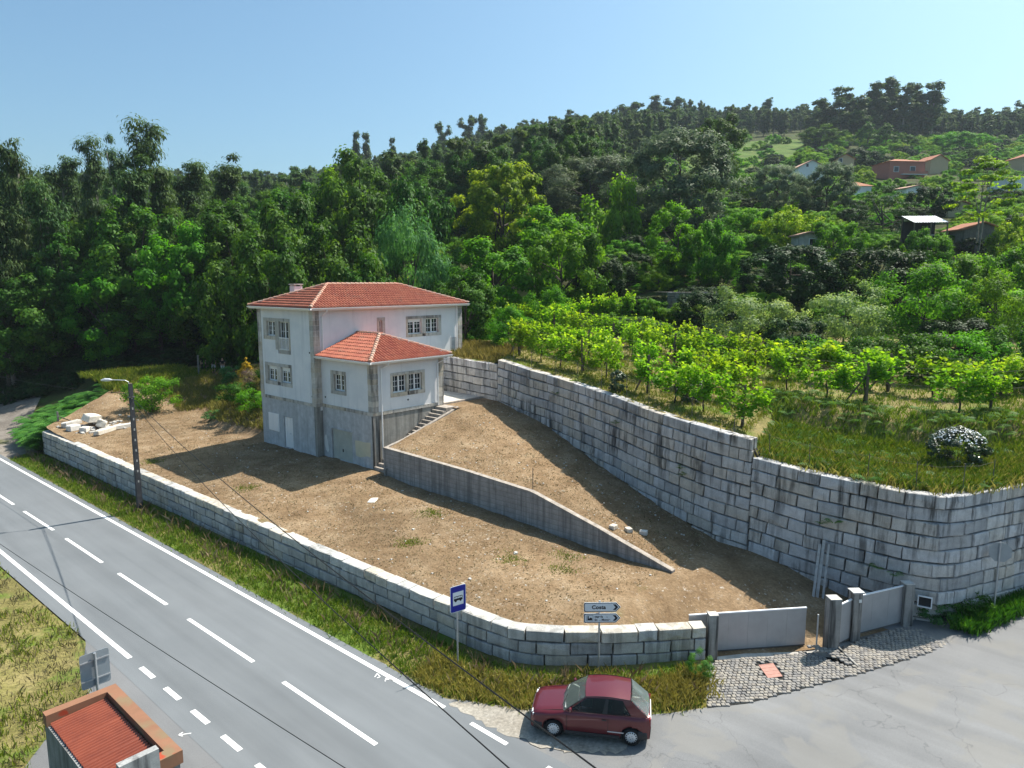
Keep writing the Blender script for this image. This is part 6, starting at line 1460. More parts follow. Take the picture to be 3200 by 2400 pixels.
shrub('broom', -22.3, -21.6, -2.2, 1.5, 1.2, "yellow green broom bush in the bottom left corner", "broom_shrub")
shrub('broom', -22.6, -10.5, -2.2, 1.1, 1.6, "yellow flowering weeds at the left edge of the roadside field", "broom_shrub")
shrub('fennel', -4.25, -29.1, -2.15, 1.15, .45, "feathery bright green fennel beside the gate post", "fennel_plant")
shrub('bushd', 7.2, -35.0, -1.95, .9, .9, "dark weeds at the foot of the stop sign", "weeds")
shrub('bushg', 5.9, -34.3, -2.05, .7, .8, "low weeds below the meter box", "weeds")
gb = bpy.data.objects
rs = np.random.default_rng(4); n = 330
d = unit(rs.normal(size=(n, 3))); d[:, 2] = np.abs(d[:, 2]) * .9 + .55; d = unit(d); P = np.c_[d[:, 0] * 1.08, d[:, 1] * 1.08, .85 + d[:, 2] * .95]
V, Q = leaf_quads(rs, P, unit(d + rs.normal(size=(n, 3)) * .4), .075, .8)
cs = [o for o in bpy.data.objects if o.get("label", "").startswith("clipped round glossy")][0]
o = put(bpy.data.objects.new("blossom", fast_mesh("blossom", V, Q, MT["petal_white"], np.repeat(rs.random(n), 4))), cs); tag(o, kind="stuff")  # white flecks on top paint the glints of the glossy leaves
# spiky plant by the dry stone wall
def spiky(x, y, z, label):
    t = thing("yucca_plant", label, "plant", (x, y, z)); r = random.Random(2)
    MB().tube([(0, 0, -.2), (0, 0, 1.2)], [.14, .10], 7).build("trunk", MT["bark_dark"], t); rs = np.random.default_rng(5); V = []; Q = []; tt = []
    for k in range(90):
        a = rs.uniform(0, 6.28); e = rs.uniform(-.5, 1.4); L = rs.uniform(.7, 1.1); dv_ = np.array([math.cos(a) * math.cos(e), math.sin(a) * math.cos(e), math.sin(e)]); s_ = np.cross(dv_, [0, 0, 1]); s_ = s_ / np.linalg.norm(s_) * .035; b = np.array([0, 0, 1.2]); i = len(V)
        V += [b - s_, b + s_, b + dv_ * L * .6 + s_ * .8 + [0, 0, -.05], b + dv_ * L - [0, 0, .18]]; Q.append((i, i + 1, i + 2, i + 3)); tt += [rs.random()] * 4
    put(bpy.data.objects.new("leaves", fast_mesh("leaves", V, Q, MT["leaf_fruit"], tt)), t)
xs_, ys_ = 33.2, -6.2; spiky(xs_, ys_, float(ground_z(xs_, ys_)) - .1 if float(ground_z(xs_, ys_)) > 5 else 9.3, "spiky yucca left of the dry stone wall")

# ------------------------------------------------------------------ vineyard
VK = {}
ORD = ["first", "second", "third", "fourth", "fifth", "sixth", "seventh", "eighth", "ninth", "tenth"] + [a + "teenth" for a in ("eleven", "twelve", "thir", "four", "fif", "six", "seven", "eigh", "nine")]
ORD[10:12] = ["eleventh", "twelfth"]
ORD += ["twentieth"] + ["twenty-" + o for o in ORD[:9]] + ["thirtieth"] + ["thirty-" + o for o in ORD[:9]]
def vine_meshes(seed):
    rs = np.random.default_rng(seed); r = random.Random(seed); m = MB(); m.tube([(0, 0, -.1), (.05, .02, .45), (-.03, .04, .95), (.02, 0, 1.25)], [.045, .035, .03, .025], 6)
    for s in (-1, 1): m.tube([(0, 0, 1.15), (.35 * s, .02, 1.35), (.85 * s, 0, 1.42)], [.022, .018, .01], 5, False)
    shoots = []
    for k in range(18): x0 = rs.uniform(-1.0, 1.0); shoots.append(((x0, rs.normal() * .1, 1.2 + rs.uniform(-.2, .2)), (x0 + rs.normal() * .22, rs.normal() * .28, 1.75 + rs.uniform(0, .75) if k < 13 else .7)))
    P = []; k_ = []
    for i, (a, b) in enumerate(shoots):
        a, b = np.array(a), np.array(b); q = 34; t = rs.random(q); P.append(a + (b - a) * t[:, None] + rs.normal(size=(q, 3)) * np.array([.11, .13, .09])); k_ += [i] * q
    P = np.concatenate(P); n = len(P); N = unit(rs.normal(size=(n, 3)) * .7 + np.array([0, 0, .6])); V, Q = leaf_quads(rs, P, N, .175, .95)
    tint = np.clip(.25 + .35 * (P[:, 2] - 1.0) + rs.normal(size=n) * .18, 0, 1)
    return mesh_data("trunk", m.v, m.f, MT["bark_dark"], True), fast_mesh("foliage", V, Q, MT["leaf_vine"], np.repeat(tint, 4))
VM = [vine_meshes(40 + i) for i in range(5)]
rv = random.Random(9)
ROWS = [("front", 2.6, -7.5, -25.5), ("second", 6.0, -6.5, -24.8), ("third", 10.2, -7.0, -42.0), ("fourth", 13.8, -8.0, -42.5)]
def row_points(d, y0, y1, step):
    i0 = int(np.argmin(np.abs(RS[:, 1] - y0))); i1 = int(np.argmin(np.abs(RS[:, 1] - y1))); P = []
    for i in range(i0, i1 + 1):
        e = FARL[i] - RS[i]; e = e / np.hypot(*e); P.append((RS[i][0] + e[0] * d, RS[i][1] + e[1] * d))
    P = np.array(P); S = np.r_[0, np.cumsum(np.hypot(*np.diff(P, axis=0).T))]; q = np.arange(0, S[-1], step); return [(float(np.interp(s, S, P[:, 0])), float(np.interp(s, S, P[:, 1]))) for s in q]
for nm, d, y0, y1 in ROWS:
    pts = row_points(d, y0, y1, 2.1); tr = thing("vine_trellis", "wooden posts and wires carrying the %s vine row above the retaining wall" % nm, "trellis"); last = None
    for i, (x, y) in enumerate(pts):
        z = terrace_z(x, y); nx_, ny_ = pts[min(i + 1, len(pts) - 1)]; px_, py_ = pts[max(i - 1, 0)]; ang = math.atan2(ny_ - py_, nx_ - px_)
        if i % 3 == 0:
            MB().bar((x, y, z - .2), (x + rv.uniform(-.06, .06), y + rv.uniform(-.06, .06), z + 2.15), .11, .11).build("post", MT["wood_post"], tr)
            if i in (0, 6, 12): MB().bar((x, y, z + 1.6), (x + math.cos(ang) * -1.0, y + math.sin(ang) * -1.0, z), .08).build("brace", MT["wood_post"], tr)
            if last is not None:
                for h in (1.1, 1.6, 2.0): MB().tube([(last[0], last[1], last[2] + h), (x, y, z + h)], .006, 3, False).build("wire", MT["stake_metal"], tr)
            last = (x, y, z)
        if rv.random() < .10: continue
        tm, fm = rv.choice(VM); t = thing("grapevine", "%s grapevine from the house in the %s vine row" % (ORD[i], nm), "vine", (x + rv.uniform(-.2, .2), y + rv.uniform(-.2, .2), z), ang + rv.uniform(-.2, .2) + (math.pi if rv.random() < .5 else 0), "grapevines of the %s row" % nm)
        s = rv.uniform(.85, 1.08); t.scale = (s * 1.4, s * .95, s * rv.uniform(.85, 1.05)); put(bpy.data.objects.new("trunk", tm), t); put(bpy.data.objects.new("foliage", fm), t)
up_ = thing("vine_trellis", "upper vine row on posts left of the dry stone wall", "trellis")
for i in range(9):
    x, y = 21.3 + i * .95, 3.2 - i * .95; z = max(float(ground_z(x, y)), terrace_z(x, y))
    if i % 3 == 0: MB().bar((x, y, z - .2), (x, y, z + 2.3), .11, .11).build("post", MT["wood_post"], up_)
    tm, fm = rv.choice(VM); t = thing("grapevine", "%s grapevine from the house in the upper row by the stone wall" % ORD[i], "vine", (x, y, z), math.atan2(-1.05, 1.1), "grapevines of the upper row"); t.scale = (1.2, 1.5, 1.15); put(bpy.data.objects.new("trunk", tm), t); put(bpy.data.objects.new("foliage", fm), t)

# ------------------------------------------------------------------ grass, ferns (uncountable)
def blades(name, pts, mat, h, w, seed, tuft=5, spread=.10, lean=.35, label=None, tone=None):
    rs = np.random.default_rng(seed); P = np.repeat(np.asarray(pts, float), tuft, axis=0); n = len(P); P[:, :2] += rs.normal(size=(n, 2)) * spread
    hh = h * rs.uniform(.45, 1.35, n); a = rs.uniform(0, 6.283, n); ln = rs.normal(size=(n, 2)) * lean; side = np.c_[np.cos(a), np.sin(a), np.zeros(n)] * (w * rs.uniform(.6, 1.3, n))[:, None]
    top = P + np.c_[ln * hh[:, None], hh]; mid = P + np.c_[ln * hh[:, None] * .35, hh * .55]; P = P - np.array([0, 0, .03])
    V = np.stack([P - side, P + side, mid + side * .7, top], 1).reshape(-1, 3); t = np.clip(np.repeat(rs.uniform(.05, .75, n // tuft), tuft) + rs.normal(size=n) * .15, 0, 1)
    o = put(bpy.data.objects.new(name, fast_mesh(name, V, np.arange(4 * n).reshape(-1, 4), MT[mat], np.repeat(t, 4)))); return tag(o, label, "grass", kind="stuff")
rg = random.Random(77); rgs = np.random.default_rng(77)
def verge_pts(n, t0, t1, i0=0, i1=None):
    r = []; i1 = i1 or len(VO) - 2
    # choose segments in proportion to their length
    L = [math.dist(VO[i], VO[i + 1]) for i in range(len(VO) - 1)]; W = np.array(L[i0:i1]); W = W / W.sum(); idx = rgs.choice(np.arange(i0, i1), n, p=W)
    for i in idx:
        f_ = rg.random(); t = rg.uniform(t0, t1); ox, oy = VO[i][0] + (VO[i + 1][0] - VO[i][0]) * f_, VO[i][1] + (VO[i + 1][1] - VO[i][1]) * f_; ix, iy = VI[i][0] + (VI[i + 1][0] - VI[i][0]) * f_, VI[i][1] + (VI[i + 1][1] - VI[i][1]) * f_
        x, y = ox + (ix - ox) * t, oy + (iy - oy) * t; r.append((x, y, zverge(t, x, y)))
    return r
blades("verge_grass", verge_pts(7000, .02, .85), "grass_green", .17, .018, 1, label="green grass along the foot of the roadside wall")
blades("verge_dry_grass", verge_pts(2300, .04, .60, 30), "grass_gold", .24, .014, 2, label="tall golden dry grass on the verge near the signs")
blades("verge_weeds", verge_pts(380, .2, .8), "grass_dry", .42, .012, 3, 4, label="dry seed stalks on the shaded verge")
pts = []
while len(pts) < 4200:
    x, y = rg.uniform(-30, -17), rg.uniform(-18, 12)
    if x < lg(y) - .1: pts.append((x, y, ZR + .1))
blades("field_grass", pts, "grass_dry", .16, .016, 4, label="dry grass of the field left of the road")
pts2 = [p for p in pts if math.sin(p[0] * .9) + math.sin(p[1] * .7 + p[0] * .3) > .3]
blades("field_green_grass", pts2, "grass_green", .20, .016, 5, label="green patches of grass in the field left of the road")
pts = []
for k in range(7000):
    y = rg.uniform(-25, 26)
    x = rg.uniform(xl_yard(y) + .2, -.2 if -6.5 < y < 7 or y > 7 and y < 12 else (DIVX(y) - .2 if y < -6.5 else 6.0))
    pts.append((x, y, zyard(x, y)))
for k in range(2600):
    y = rg.uniform(-25, -6.9); x = rg.uniform(DIVX(y) + .2, xret(y) - .1); pts.append((x, y, zramp(x, y)))
blades("yard_dry_grass", pts, "grass_dry", .045, .014, 6, 4, .12, 1.3, label="mown dry grass and straw covering the yard")
pts = []
for k in range(900):
    cx_, cy_ = rg.choice([(-3.1, -19.5), (-1.9, -13.0), (-2.2, -21.7), (-7.2, 8.0), (-6.0, -2.0), (-5.0, -15.0), (-1.0, -21.0)]); x, y = rg.gauss(cx_, .30), rg.gauss(cy_, .35); pts.append((x, y, zyard(x, y)))
blades("yard_green_tufts", pts, "grass_green", .07, .014, 7, 3, .08, .7, label="small green tufts in the dry yard")
pts = []
for k in range(4200):
    x, y = rg.uniform(0.3, 7.5), rg.uniform(8.5, 27); m = zyard(x, y)
    if m > .35 and (x < 6 or y > 9): pts.append((x, y, m))
blades("bank_grass", pts, "grass_gold", .38, .018, 8, label="tall dry grass on the earth bank beside the house")
pts = []
for k in range(1500):
    x, y = rg.uniform(-3, 6), rg.uniform(27, 35); pts.append((x, y, max(zyard(x, y), float(ground_z(x, y)))))
blades("wood_edge_grass", pts, "grass_green", .5, .02, 9, label="long grass where the yard meets the wood")
def terr_pts(n, d0, d1, ya, yb, test=None):
    r = []; i0 = int(np.argmin(np.abs(RS[:, 1] - ya))); i1 = int(np.argmin(np.abs(RS[:, 1] - yb)))
    for k in range(n):
        i = rg.randrange(i0, i1); d = rg.uniform(d0, d1); e = FARL[i] - RS[i]; e = e / np.hypot(*e); x, y = RS[i][0] + e[0] * d + rg.uniform(-.25, .25), RS[i][1] + e[1] * d + rg.uniform(-.25, .25); r.append((x, y, zterr(i, d) - .02))
    return r
blades("terrace_grass", terr_pts(6000, .6, 18, -4, -26), "grass_green", .17, .02, 10, label="patchy green grass between the vine rows")
blades("terrace_dry_grass", terr_pts(5000, .6, 14, -4, -26), "grass_gold", .14, .018, 11, label="dry grass on the vineyard terrace")
blades("vine_floor_grass", terr_pts(4500, 8.6, 19, -25, -43), "grass_green", .2, .022, 18, label="green grass under the vines at right")
blades("lower_terrace_grass", terr_pts(5200, .5, 6.8, -26.9, -40), "grass_green", .42, .022, 12, label="long green grass on the lower terrace")
blades("lower_terrace_dry_grass", terr_pts(3000, .4, 4.5, -26.9, -40), "grass_gold", .34, .018, 13, label="golden grass along the edge of the lower terrace")
blades("bank_undergrowth", terr_pts(1500, 6.4, 8.8, -25.5, -40), "grass_green", .35, .022, 14, label="dark undergrowth on the terrace bank")
blades("house_end_grass", terr_pts(2200, .5, 6, 5, -7), "grass_gold", .45, .02, 15, label="tall yellow green grass at the end of the house")
pts = []
for k in range(900):
    t = rg.random(); x = 5.4 + 6 * t; y = -34.6 - 2.3 * t - rg.uniform(.1, 1.0); pts.append((x, y, -2.0 + .2 * t))
blades("wall_foot_weeds", pts, "leaf_oak", .40, .02, 16, label="weeds along the foot of the retaining wall by the street")
pts = [(rg.gauss(-4.9, .5), rg.gauss(-29.0, .3), ZR + .03) for k in range(420)] + [(rg.gauss(-7.4, .8), rg.gauss(-26.7, .3), ZR + .03) for k in range(200)]
blades("gate_dry_grass", pts, "grass_gold", .36, .013, 17, label="tuft of tall golden grass between car and gate")
def ferns(name, spots, seed, label, size=.9):
    rs = np.random.default_rng(seed); V = []; T = []
    for (x, y, z) in spots:
        for k in range(7):
            a = rs.uniform(0, 6.283); L = size * rs.uniform(.7, 1.2); t0 = rs.uniform(.1, .8); dx, dy = math.cos(a), math.sin(a); m = 11
            for j in range(1, m):
                s = j / m; c = np.array([x + dx * L * s * .8, y + dy * L * s * .8, z + L * (1.05 * s - .85 * s * s)]); pl = L * .30 * math.sin(math.pi * (s * .85 + .12)) + .02
                for sg in (-1, 1):
                    e = np.array([-dy * sg * .9 + dx * .45, dx * sg * .9 + dy * .45, -.25]) * pl; f_ = np.array([dx, dy, .2]) * L / m * .42
                    V += [c - f_ * .5, c + f_ * .5, c + e * .8 + f_ * .5, c + e]; T += [min(1, max(0, t0 + rs.normal() * .1))] * 4
    n = len(V) // 4; o = put(bpy.data.objects.new(name, fast_mesh(name, V, np.arange(4 * n).reshape(-1, 4), MT["leaf_fern"], T))); return tag(o, label, "ferns", kind="stuff")
sp = []
while len(sp) < 300:
    t = rg.random(); i = rg.uniform(0, 2.2); j = int(i); q = i - j; A_ = [(-9.3, 24.2), (-9.0, 30), (-6.8, 37.5), (-3.4, 45)]; B_ = [(-8.4, 24.2), (-3.6, 28.0), (0.6, 32.5), (6, 38)]
    ax, ay = A_[j][0] + (A_[j + 1][0] - A_[j][0]) * q, A_[j][1] + (A_[j + 1][1] - A_[j][1]) * q; bx, by = B_[j][0] + (B_[j + 1][0] - B_[j][0]) * q, B_[j][1] + (B_[j + 1][1] - B_[j][1]) * q
    x, y = ax + (bx - ax) * t, ay + (by - ay) * t; sp.append((x, y, -1.9 * (1 - t) + t * interp(i, [0, 1, 2, 3], [-.2, .1, 1.9, 3.0])))
ferns("fern_bank", sp, 3, "thick green ferns on the bank behind the wall end", 1.6)
ferns("terrace_ferns", terr_pts(120, .7, 6.4, -26.9, -36), 4, "ferns growing on the lower terrace", .85)
ferns("vineyard_ferns", terr_pts(60, 7, 10, -25, -36), 5, "ferns under the vines at right", .8)
sp = [(5.55, -23.0, 2.2), (5.5, -23.2, 1.9), (5.0, -30.4, 1.3), (5.02, -29.9, 1.15), (6.9, -18.3, 3.6), (8.9, -12.6, 4.4), (5.05, -32.2, -.2), (5.08, -32.8, -.35)]
ferns("wall_plants", [(x - .12, y, z) for x, y, z in sp], 6, "small ferns rooted in the joints of the retaining wall", .42)

# hedges closing the vineyard at the back
rh = random.Random(31); HN = ["left", "centre left", "middle", "centre right", "right", "far right"]
hp = row_points(18.5, -8, -43, 3.0); k = 0
for i, (x, y) in enumerate(hp):
    kind = rh.choice(['hedge', 'hedge', 'fruitg', 'bush', 'fruit']); z = max(terrace_z(x, y), float(ground_z(x, y))); h = rh.uniform(2.2, 4.0) if i > 6 else rh.uniform(1.0, 1.5)
    tree(kind, x + rh.uniform(-.6, .6), y + rh.uniform(-.6, .6), z - .1, h, rh.uniform(1.7, 2.5), "%s leafy hedge bush from the house in the line behind the vines" % ORD[i], "shrub", "hedge_shrub", "hedge behind the vineyard")
# ------------------------------------------------------------------ wooded hill and undergrowth (uncountable, instanced on points)
def scatter(name, pts, sources, label, cat):
    me = bpy.data.meshes.new(name); P = np.array([p[:3] for p in pts], np.float32); me.vertices.add(len(P)); me.vertices.foreach_set("co", P.ravel())
    for nm, typ, col in (("scl", 'FLOAT_VECTOR', [(p[3], p[3], p[4]) for p in pts]), ("rot", 'FLOAT', [p[5] for p in pts]), ("pick", 'INT', [p[6] for p in pts])):
        a = me.attributes.new(nm, typ, 'POINT')
        if typ == 'FLOAT_VECTOR': a.data.foreach_set("vector", np.array(col, np.float32).ravel())
        else: a.data.foreach_set("value", np.array(col))
    o = put(bpy.data.objects.new(name, me)); tag(o, label, cat, kind="stuff")
    ng = bpy.data.node_groups.new(name, 'GeometryNodeTree'); ng.interface.new_socket("Geometry", in_out='INPUT', socket_type='NodeSocketGeometry'); ng.interface.new_socket("Geometry", in_out='OUTPUT', socket_type='NodeSocketGeometry')
    N, L = ng.nodes, ng.links; gi = N.new('NodeGroupInput'); go = N.new('NodeGroupOutput'); mp = N.new('GeometryNodeMeshToPoints'); L.new(gi.outputs[0], mp.inputs[0]); join = N.new('GeometryNodeJoinGeometry')
    def attr(n_, t_): a = N.new('GeometryNodeInputNamedAttribute'); a.data_type = t_; a.inputs[0].default_value = n_; return a.outputs[0]
    for k, objs in enumerate(sources):
        jg = N.new('GeometryNodeJoinGeometry')
        for ob in objs:
            oi = N.new('GeometryNodeObjectInfo'); oi.transform_space = 'ORIGINAL'; oi.inputs[0].default_value = ob; L.new(oi.outputs['Geometry'], jg.inputs[0])
        ip = N.new('GeometryNodeInstanceOnPoints'); L.new(mp.outputs[0], ip.inputs['Points']); L.new(jg.outputs[0], ip.inputs['Instance'])
        cm = N.new('FunctionNodeCompare'); cm.data_type = 'INT'; cm.operation = 'EQUAL'; L.new(attr("pick", 'INT'), cm.inputs[2]); cm.inputs[3].default_value = k; L.new(cm.outputs[0], ip.inputs['Selection'])
        L.new(attr("scl", 'FLOAT_VECTOR'), ip.inputs['Scale']); cx_ = N.new('ShaderNodeCombineXYZ'); L.new(attr("rot", 'FLOAT'), cx_.inputs[2]); L.new(cx_.outputs[0], ip.inputs['Rotation']); L.new(ip.outputs[0], join.inputs[0])
    L.new(join.outputs[0], go.inputs[0]); m = o.modifiers.new("scatter", 'NODES'); m.node_group = ng; return o
def parts_of(label_start):
    t = [o for o in bpy.data.objects if o.get("label", "").startswith(label_start)][0]; return list(t.children)
def parts_kind(kind, v):
    me = PROTO[(kind, v)]; return [next(o for o in bpy.data.objects if o.data == m) for m in me]
rf = random.Random(21); pts = []
def at(a, b): return CAM.x + a * FX + b * FY, CAM.y + a * FY - b * FX
hb = [k for k in PROTO if k[0] == 'hillbig']
tries = 0
while len(pts) < 4300 and tries < 60000:
    tries += 1; a = 128 + (560 - 128) * rf.random() ** .75; th = rf.uniform(-.92, .95); x, y = at(a, a * th)
    if th > .24 and a < 345: continue
    if .10 < th < .24 and a < 345 - (0.24 - th) * 1500: continue
    if .30 < th < .40 and a < 372: continue
    if th > .40 and .2 < th < .45 and a < 350: continue
    z = float(ground_z(x, y)); h = (rf.uniform(9, 18) if th < .3 else rf.uniform(8, 14.5)); w = rf.uniform(2.6, 5.0)
    pts.append((x, y, z - .4, w / 6.8, h / 24, rf.uniform(0, 6.28), rf.randrange(len(hb))))
scatter("hill_forest", pts, [parts_kind(*k) for k in sorted(hb)], "dark eucalyptus forest covering the hillside behind the house", "forest")
pts = []
for k in range(700):
    a = rf.uniform(84, 150); th = rf.uniform(-.95, .12); x, y = at(a, a * th)
    if th > -.22 and a < 118 + 60 * (th + .22): continue
    pts.append((x, y, float(ground_z(x, y)) - .3, rf.uniform(3, 4.4) / 5, rf.uniform(9, 15) / 14, rf.uniform(0, 6.28), rf.randrange(2)))
scatter("wood", pts, [parts_kind('oak', 0), parts_kind('oak', 1)], "dense oak wood between the house and the hill", "wood")
src = [parts_kind(*k) for k in sorted(PROTO) if k[0].startswith('round')] + [parts_kind('fruitg', 0)]
hts = {'oakd': 8, 'chestb': 8}
size = [(4, 6)] * (len(src) - 1) + [(3.2, 5.6)]
pts = []
for k in range(1900):
    a = 62 + 280 * rf.random() ** 1.25; th = rf.uniform(-.16, .95); x, y = at(a, a * th)
    if .235 < th < .40 and a > 215 and rf.random() < .6: continue
    if th > .38 and 150 < a < 215 and rf.random() < .55: continue
    i = rf.randrange(len(src)); w = rf.uniform(.7, 1.7) * (1 + a / 230); h = w * rf.uniform(.8, 1.3)
    if any(abs(th - (q - 1600) / 2202.5) < hw_ / 2202.5 and a < dq and a > dq - 45 for q, hw_, dq in ((2487, 50, 205), (2768, 70, 210), (2868, 40, 218), (2860, 70, 86))): w *= .45; h *= .4
    pts.append((x, y, float(ground_z(x, y)) - .25, w / size[i][0], h / size[i][1], rf.uniform(0, 6.28), i))
scatter("slope_undergrowth", pts, src, "mixed bushes and hedges covering the terraced slope at right", "bushes")
pts = []
for k in range(420):
    a = rf.uniform(72, 92); th = rf.uniform(-.95, -.06); x, y = at(a, a * th)
    if y < 36: continue
    i = rf.randrange(2); w = rf.uniform(1.0, 2.0); pts.append((x, y, float(ground_z(x, y)) - .2, w / 5, rf.uniform(1.2, 2.6) / 8, rf.uniform(0, 6.28), 0))
scatter("wood_undergrowth", pts, [parts_kind('roundd', 0)], "dark undergrowth beneath the oaks at the edge of the wood", "undergrowth")
# grassy clearing on the hill
def clearing():
    A = [at(222, 222 * .225), at(262, 262 * .23), at(300, 300 * .24), at(345, 345 * .26)]; B = [at(222, 222 * .42), at(262, 262 * .40), at(300, 300 * .405), at(345, 345 * .39)]
    o = ruled("hill_meadow", resample(A, 14), resample(B, 14), 14, lambda x, y, i, t: float(ground_z(x, y)) + .25, MT["hill_grass"]); return o
clearing()

# ------------------------------------------------------------------ far houses
def far_house(name, px, depth, zoff, w, dp, h, rise, wall, roof, label, rz, wins, hip=False, door=None):
    a = depth; th = (px - 1600) / 2202.5; x, y = at(a, a * th * 1.0); z = float(ground_z(x, y)) + zoff
    t = thing(name, label, "house", (x, y, z), rz)
    V = [(-w/2, -dp/2, -6), (w/2, -dp/2, -6), (w/2, dp/2, -6), (-w/2, dp/2, -6), (-w/2, -dp/2, h), (w/2, -dp/2, h), (w/2, dp/2, h), (-w/2, dp/2, h)]; F = [(0, 1, 5, 4), (1, 2, 6, 5), (2, 3, 7, 6), (3, 0, 4, 7)]
    if not hip: V += [(0, -dp/2, h + rise), (0, dp/2, h + rise)]; F += [(4, 5, 8), (6, 7, 9)]
    mk("wall", V, F, MT[wall], t); o = .35
    if hip:
        k = min(w, dp) / 2 + o
        R = [(-w/2-o, -dp/2-o, h), (w/2+o, -dp/2-o, h), (w/2+o, dp/2+o, h), (-w/2-o, dp/2+o, h), (-w/2-o+k, 0, h+rise), (w/2+o-k, 0, h+rise)]; mk("roof", R, [(0, 1, 5, 4), (1, 2, 5), (2, 3, 4, 5), (3, 0, 4), (3, 2, 1, 0)], MT[roof], t)
    else:
        m = MB(); 
        for s in (-1, 1):
            P = [(s * (w/2 + o), -dp/2 - o, h - o * rise / (w/2)), (s * (w/2 + o), dp/2 + o, h - o * rise / (w/2)), (0, dp/2 + o, h + rise), (0, -dp/2 - o, h + rise)]
            m.add(P + [(p[0], p[1], p[2] + .18) for p in P], [(4, 5, 6, 7), (0, 1, 5, 4), (1, 2, 6, 5), (2, 3, 7, 6), (3, 0, 4, 7), (3, 2, 1, 0)])
        m.build("roof", MT[roof], t)
    for (u, zc, ww, hh) in wins:
        f_ = part_box("window", (u - ww/2 - .1, -dp/2 - .06, zc - .1), (u + ww/2 + .1, -dp/2 + .02, zc + hh + .1), MT["plain_white"], t); part_box("pane", (u - ww/2, -dp/2 - .08, zc), (u + ww/2, -dp/2 - .061, zc + hh), MT["pane_dark"], f_)
    return t
CF = -YAW + 0.0
far_house("far_house", 2487, 200, .3, 7.2, 9, 3.2, 1.8, "plain_white", "pale_roof", "white gabled house on the hill left of the pink house", CF, [(1.6, .6, 1.0, 1.1), (-1.3, 3.3, .6, .8)])
ph = far_house("far_house", 2768, 205, -.4, 10.5, 8, 4.2, 1.2, "pink_render", "far_roof", "pink house with tiled roof and balcony on the hillside", CF + .1, [(-3.2, 1.4, 1.3, 1.3), (1.6, 1.2, 1.4, 1.6)], hip=True)
part_box("balcony", (-1.8, -5.0, .55), (5.4, -4.02, .75), MT["plain_white"], ph); part_box("balustrade", (-1.8, -5.05, .75), (5.4, -4.98, 1.5), MT["pink_render"], ph)
far_house("far_house", 2600, 225, 1.0, 5, 6, 2.8, 1.3, "beige_render", "far_roof", "beige house half hidden behind the round dark tree", CF - .2, [(-1.4, 1.8, .9, 1.2)])
far_house("far_house", 2868, 215, .8, 6, 6, 2.4, 1.5, "beige_render", "far_roof", "beige gabled house right of the pink house", CF + .2, [])
far_house("far_house", 3160, 205, .9, 8, 7, 3.0, 1.7, "beige_render", "far_roof", "tiled hip roof house at the far right edge of the hill", CF, [(-2, 1, .9, 1.1)], hip=True)
far_house("far_house", 3125, 150, .3, 7, 6, 2.6, .5, "plain_white", "pale_roof", "small white flat house at the right edge", CF + .15, [(1.4, 1.0, .9, 1.0)])
far_house("far_house", 2640, 150, -.3, 4.6, 5, 2.2, 1.2, "plain_white", "far_roof", "small house with reddish roof below the pink house", CF, [], hip=True)
far_house("far_house", 2800, 140, -.4, 5.5, 5, 2.4, .6, "plain_white", "pale_roof", "low grey white building under the terraced vines", CF + .3, [(1.6, .9, .7, .8)])
far_house("far_house", 2945, 118, -.4, 4.0, 4, 1.8, .7, "beige_render", "far_roof", "low shed with tiled roof left of the tall slender tree", CF, [])
far_house("far_house", 3010, 90, .2, 4.5, 4, 2.0, .8, "dry_stone", "far_roof", "old stone hut with tiled roof beside the slender tree", CF, [])
far_house("far_house", 2500, 84, .7, 2.4, 2.4, 2.2, .3, "concrete_pale", "pale_roof", "small stone hut with a dark door between the bushes", CF, [(.3, .4, .6, 1.4)])
far_house("far_house", 1648, 78, -.4, 3.2, 3, 1.8, .3, "yellow_render", "pale_roof", "low yellow wall glimpsed between trees right of the house", CF, [])
# open shed with white sheet roof
x, y = at(84, 84 * (2860 - 1600) / 2202.5); z = float(ground_z(x, y)) + 2.0; sd = thing("open_shed", "open shed with bright white corrugated sheet roof on the right slope", "shed", (x, y, z), CF)
for q in range(4):
    V = []; n = 12
    for i in range(n + 1):
        u = -2.0 + q * 1.0 + 1.02 * i / n; w_ = .03 * math.sin(i * 1.9); V += [(u, -1.5, 2.35 + w_ + .01 * q), (u, 1.3, 3.3 + w_ + .01 * q)]
    mk("roof_sheet", V, [(2 * i, 2 * i + 2, 2 * i + 3, 2 * i + 1) for i in range(n)], MT["sheet_white"], sd)
for u, v, h in ((-1.9, -1.4, 2.3), (1.9, -1.4, 2.3), (-1.9, 1.2, 3.2), (1.9, 1.2, 3.2), (0, -1.4, 2.3)): MB().bar((u, v, -4), (u, v, h), .12).build("post", MT["wood_post"], sd)
part_box("shelf", (-2.0, -1.2, .9), (0.6, -.2, 1.0), MT["plank"], sd); part_box("back_wall", (-1.9, 1.0, -.5), (1.9, 1.1, 2.6), MT["dark_room"], sd)
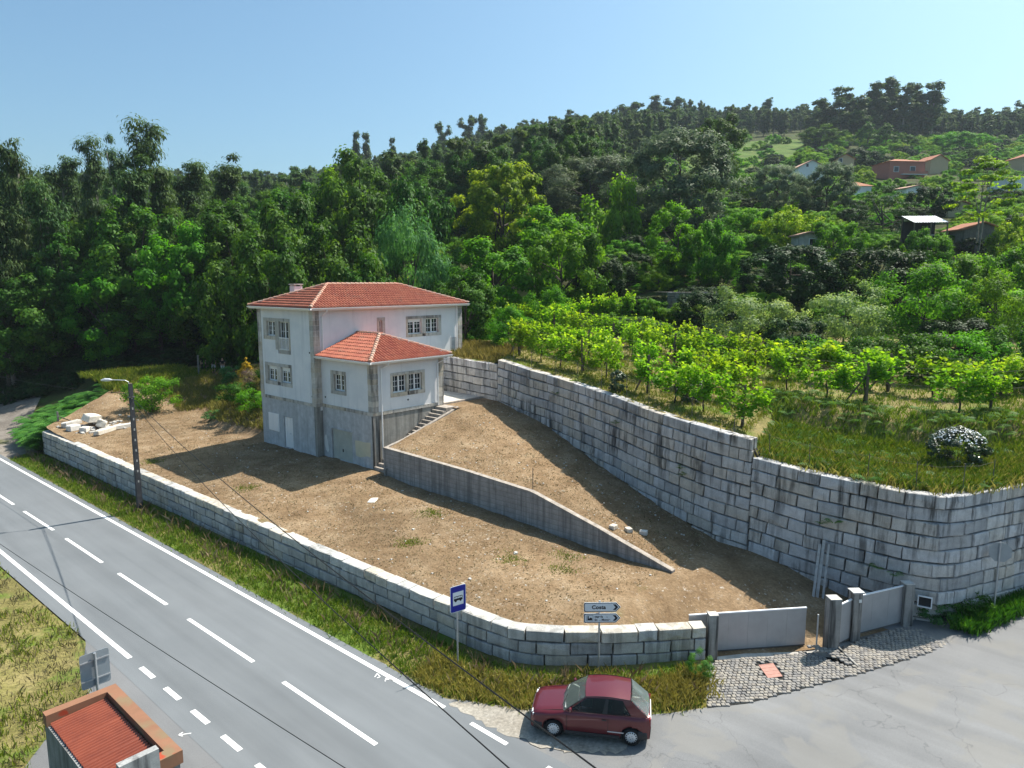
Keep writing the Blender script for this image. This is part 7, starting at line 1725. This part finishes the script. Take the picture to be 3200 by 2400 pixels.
# dry stone wall below the yucca
dw = thing("dry_stone_wall", "low grey dry stone wall on the slope between yucca and bushes", "wall")
DP = [at(63.5, 63.5 * (2085 - 1600) / 2202.5), at(64.5, 64.5 * (2275 - 1600) / 2202.5)]; zd = 10.35
stone_courses(dw, DP, lambda x, y: zd, lambda x, y: zd - 2.0, "dry_stone", 0.20, .30, .75, .3, 71, 9, gap=.02)
m = MB(); P = resample(DP, 8); dxy = (P[-1] - P[0]) / np.hypot(*(P[-1] - P[0])); nn = np.array([-dxy[1], dxy[0]])
V = []
for p in P: V += [(p[0] + nn[0] * .12, p[1] + nn[1] * .12, zd - 2.4), (p[0] + nn[0] * .12, p[1] + nn[1] * .12, zd - .03), (p[0] + nn[0] * 4, p[1] + nn[1] * 4, zd - .02)]
mk("wall_core", V, [f for i in range(7) for f in ((3 * i, 3 * i + 3, 3 * i + 4, 3 * i + 1), (3 * i + 1, 3 * i + 4, 3 * i + 5, 3 * i + 2))], MT["mortar"], dw)
bx, by = at(62, 62 * (2262 - 1600) / 2202.5); tag(MB().bar((bx, by, 8.0), (bx, by, 10.9), .14).bar((bx + .1, by, 10.6), (bx + .7, by - .3, 8.4), .11).build("timber_post", MT["post_grey"]), "grey timber post with brace in front of the dry stone wall", "post")
# pylons
def pylon(px, depth, label, h):
    x, y = at(depth, depth * (px - 1600) / 2202.5); z = float(ground_z(x, y)); t = thing("pylon", label, "pylon", (x, y, z - 1), CF)
    L_ = MB()
    for sx_ in (-1, 1):
        for sy_ in (-1, 1): L_.bar((sx_ * 2.6, sy_ * 2.6, 0), (sx_ * .5, sy_ * .5, h), .35)
    L_.build("leg_frame", MT["pylon_grey"], t); tag(bpy.data.objects[t.name].children[0], kind="stuff") if False else None
    br = MB()
    for k in range(9):
        z0_, z1_ = h * k / 9, h * (k + 1) / 9; w0, w1 = 2.6 - 2.1 * k / 9, 2.6 - 2.1 * (k + 1) / 9
        for s in (-1, 1): br.bar((-w0, s * w0, z0_), (w1, s * w1, z1_), .2); br.bar((w0, s * w0, z0_), (-w1, s * w1, z1_), .2)
    br.build("bracing", MT["pylon_grey"], t)
    for zz, w in ((h * .72, 5.0), (h * .84, 4.2), (h * .96, 3.4)): MB().bar((-w, 0, zz), (w, 0, zz), .4).build("cross_arm", MT["pylon_grey"], t)
pylon(2491, 560, "left of two distant electricity pylons on the skyline", 36)
pylon(2517, 620, "right of two distant electricity pylons on the skyline", 34)

# ------------------------------------------------------------------ summer haze
hz = MB().box((-1560, -1575, -4), (1510, 1500, 170)).build("haze", None); tag(hz, kind="stuff"); hz.display_type = 'WIRE'
hm = bpy.data.materials.new("haze"); hm.use_nodes = True; hm.node_tree.nodes.clear(); ho = hm.node_tree.nodes.new('ShaderNodeOutputMaterial'); hv = hm.node_tree.nodes.new('ShaderNodeVolumePrincipled')
hv.inputs['Color'].default_value = (0.75, 0.88, 1.0, 1); hv.inputs['Density'].default_value = 0.00015; hv.inputs['Anisotropy'].default_value = 0.2; hm.node_tree.links.new(hv.outputs[0], ho.inputs['Volume']); hz.data.materials.append(hm)
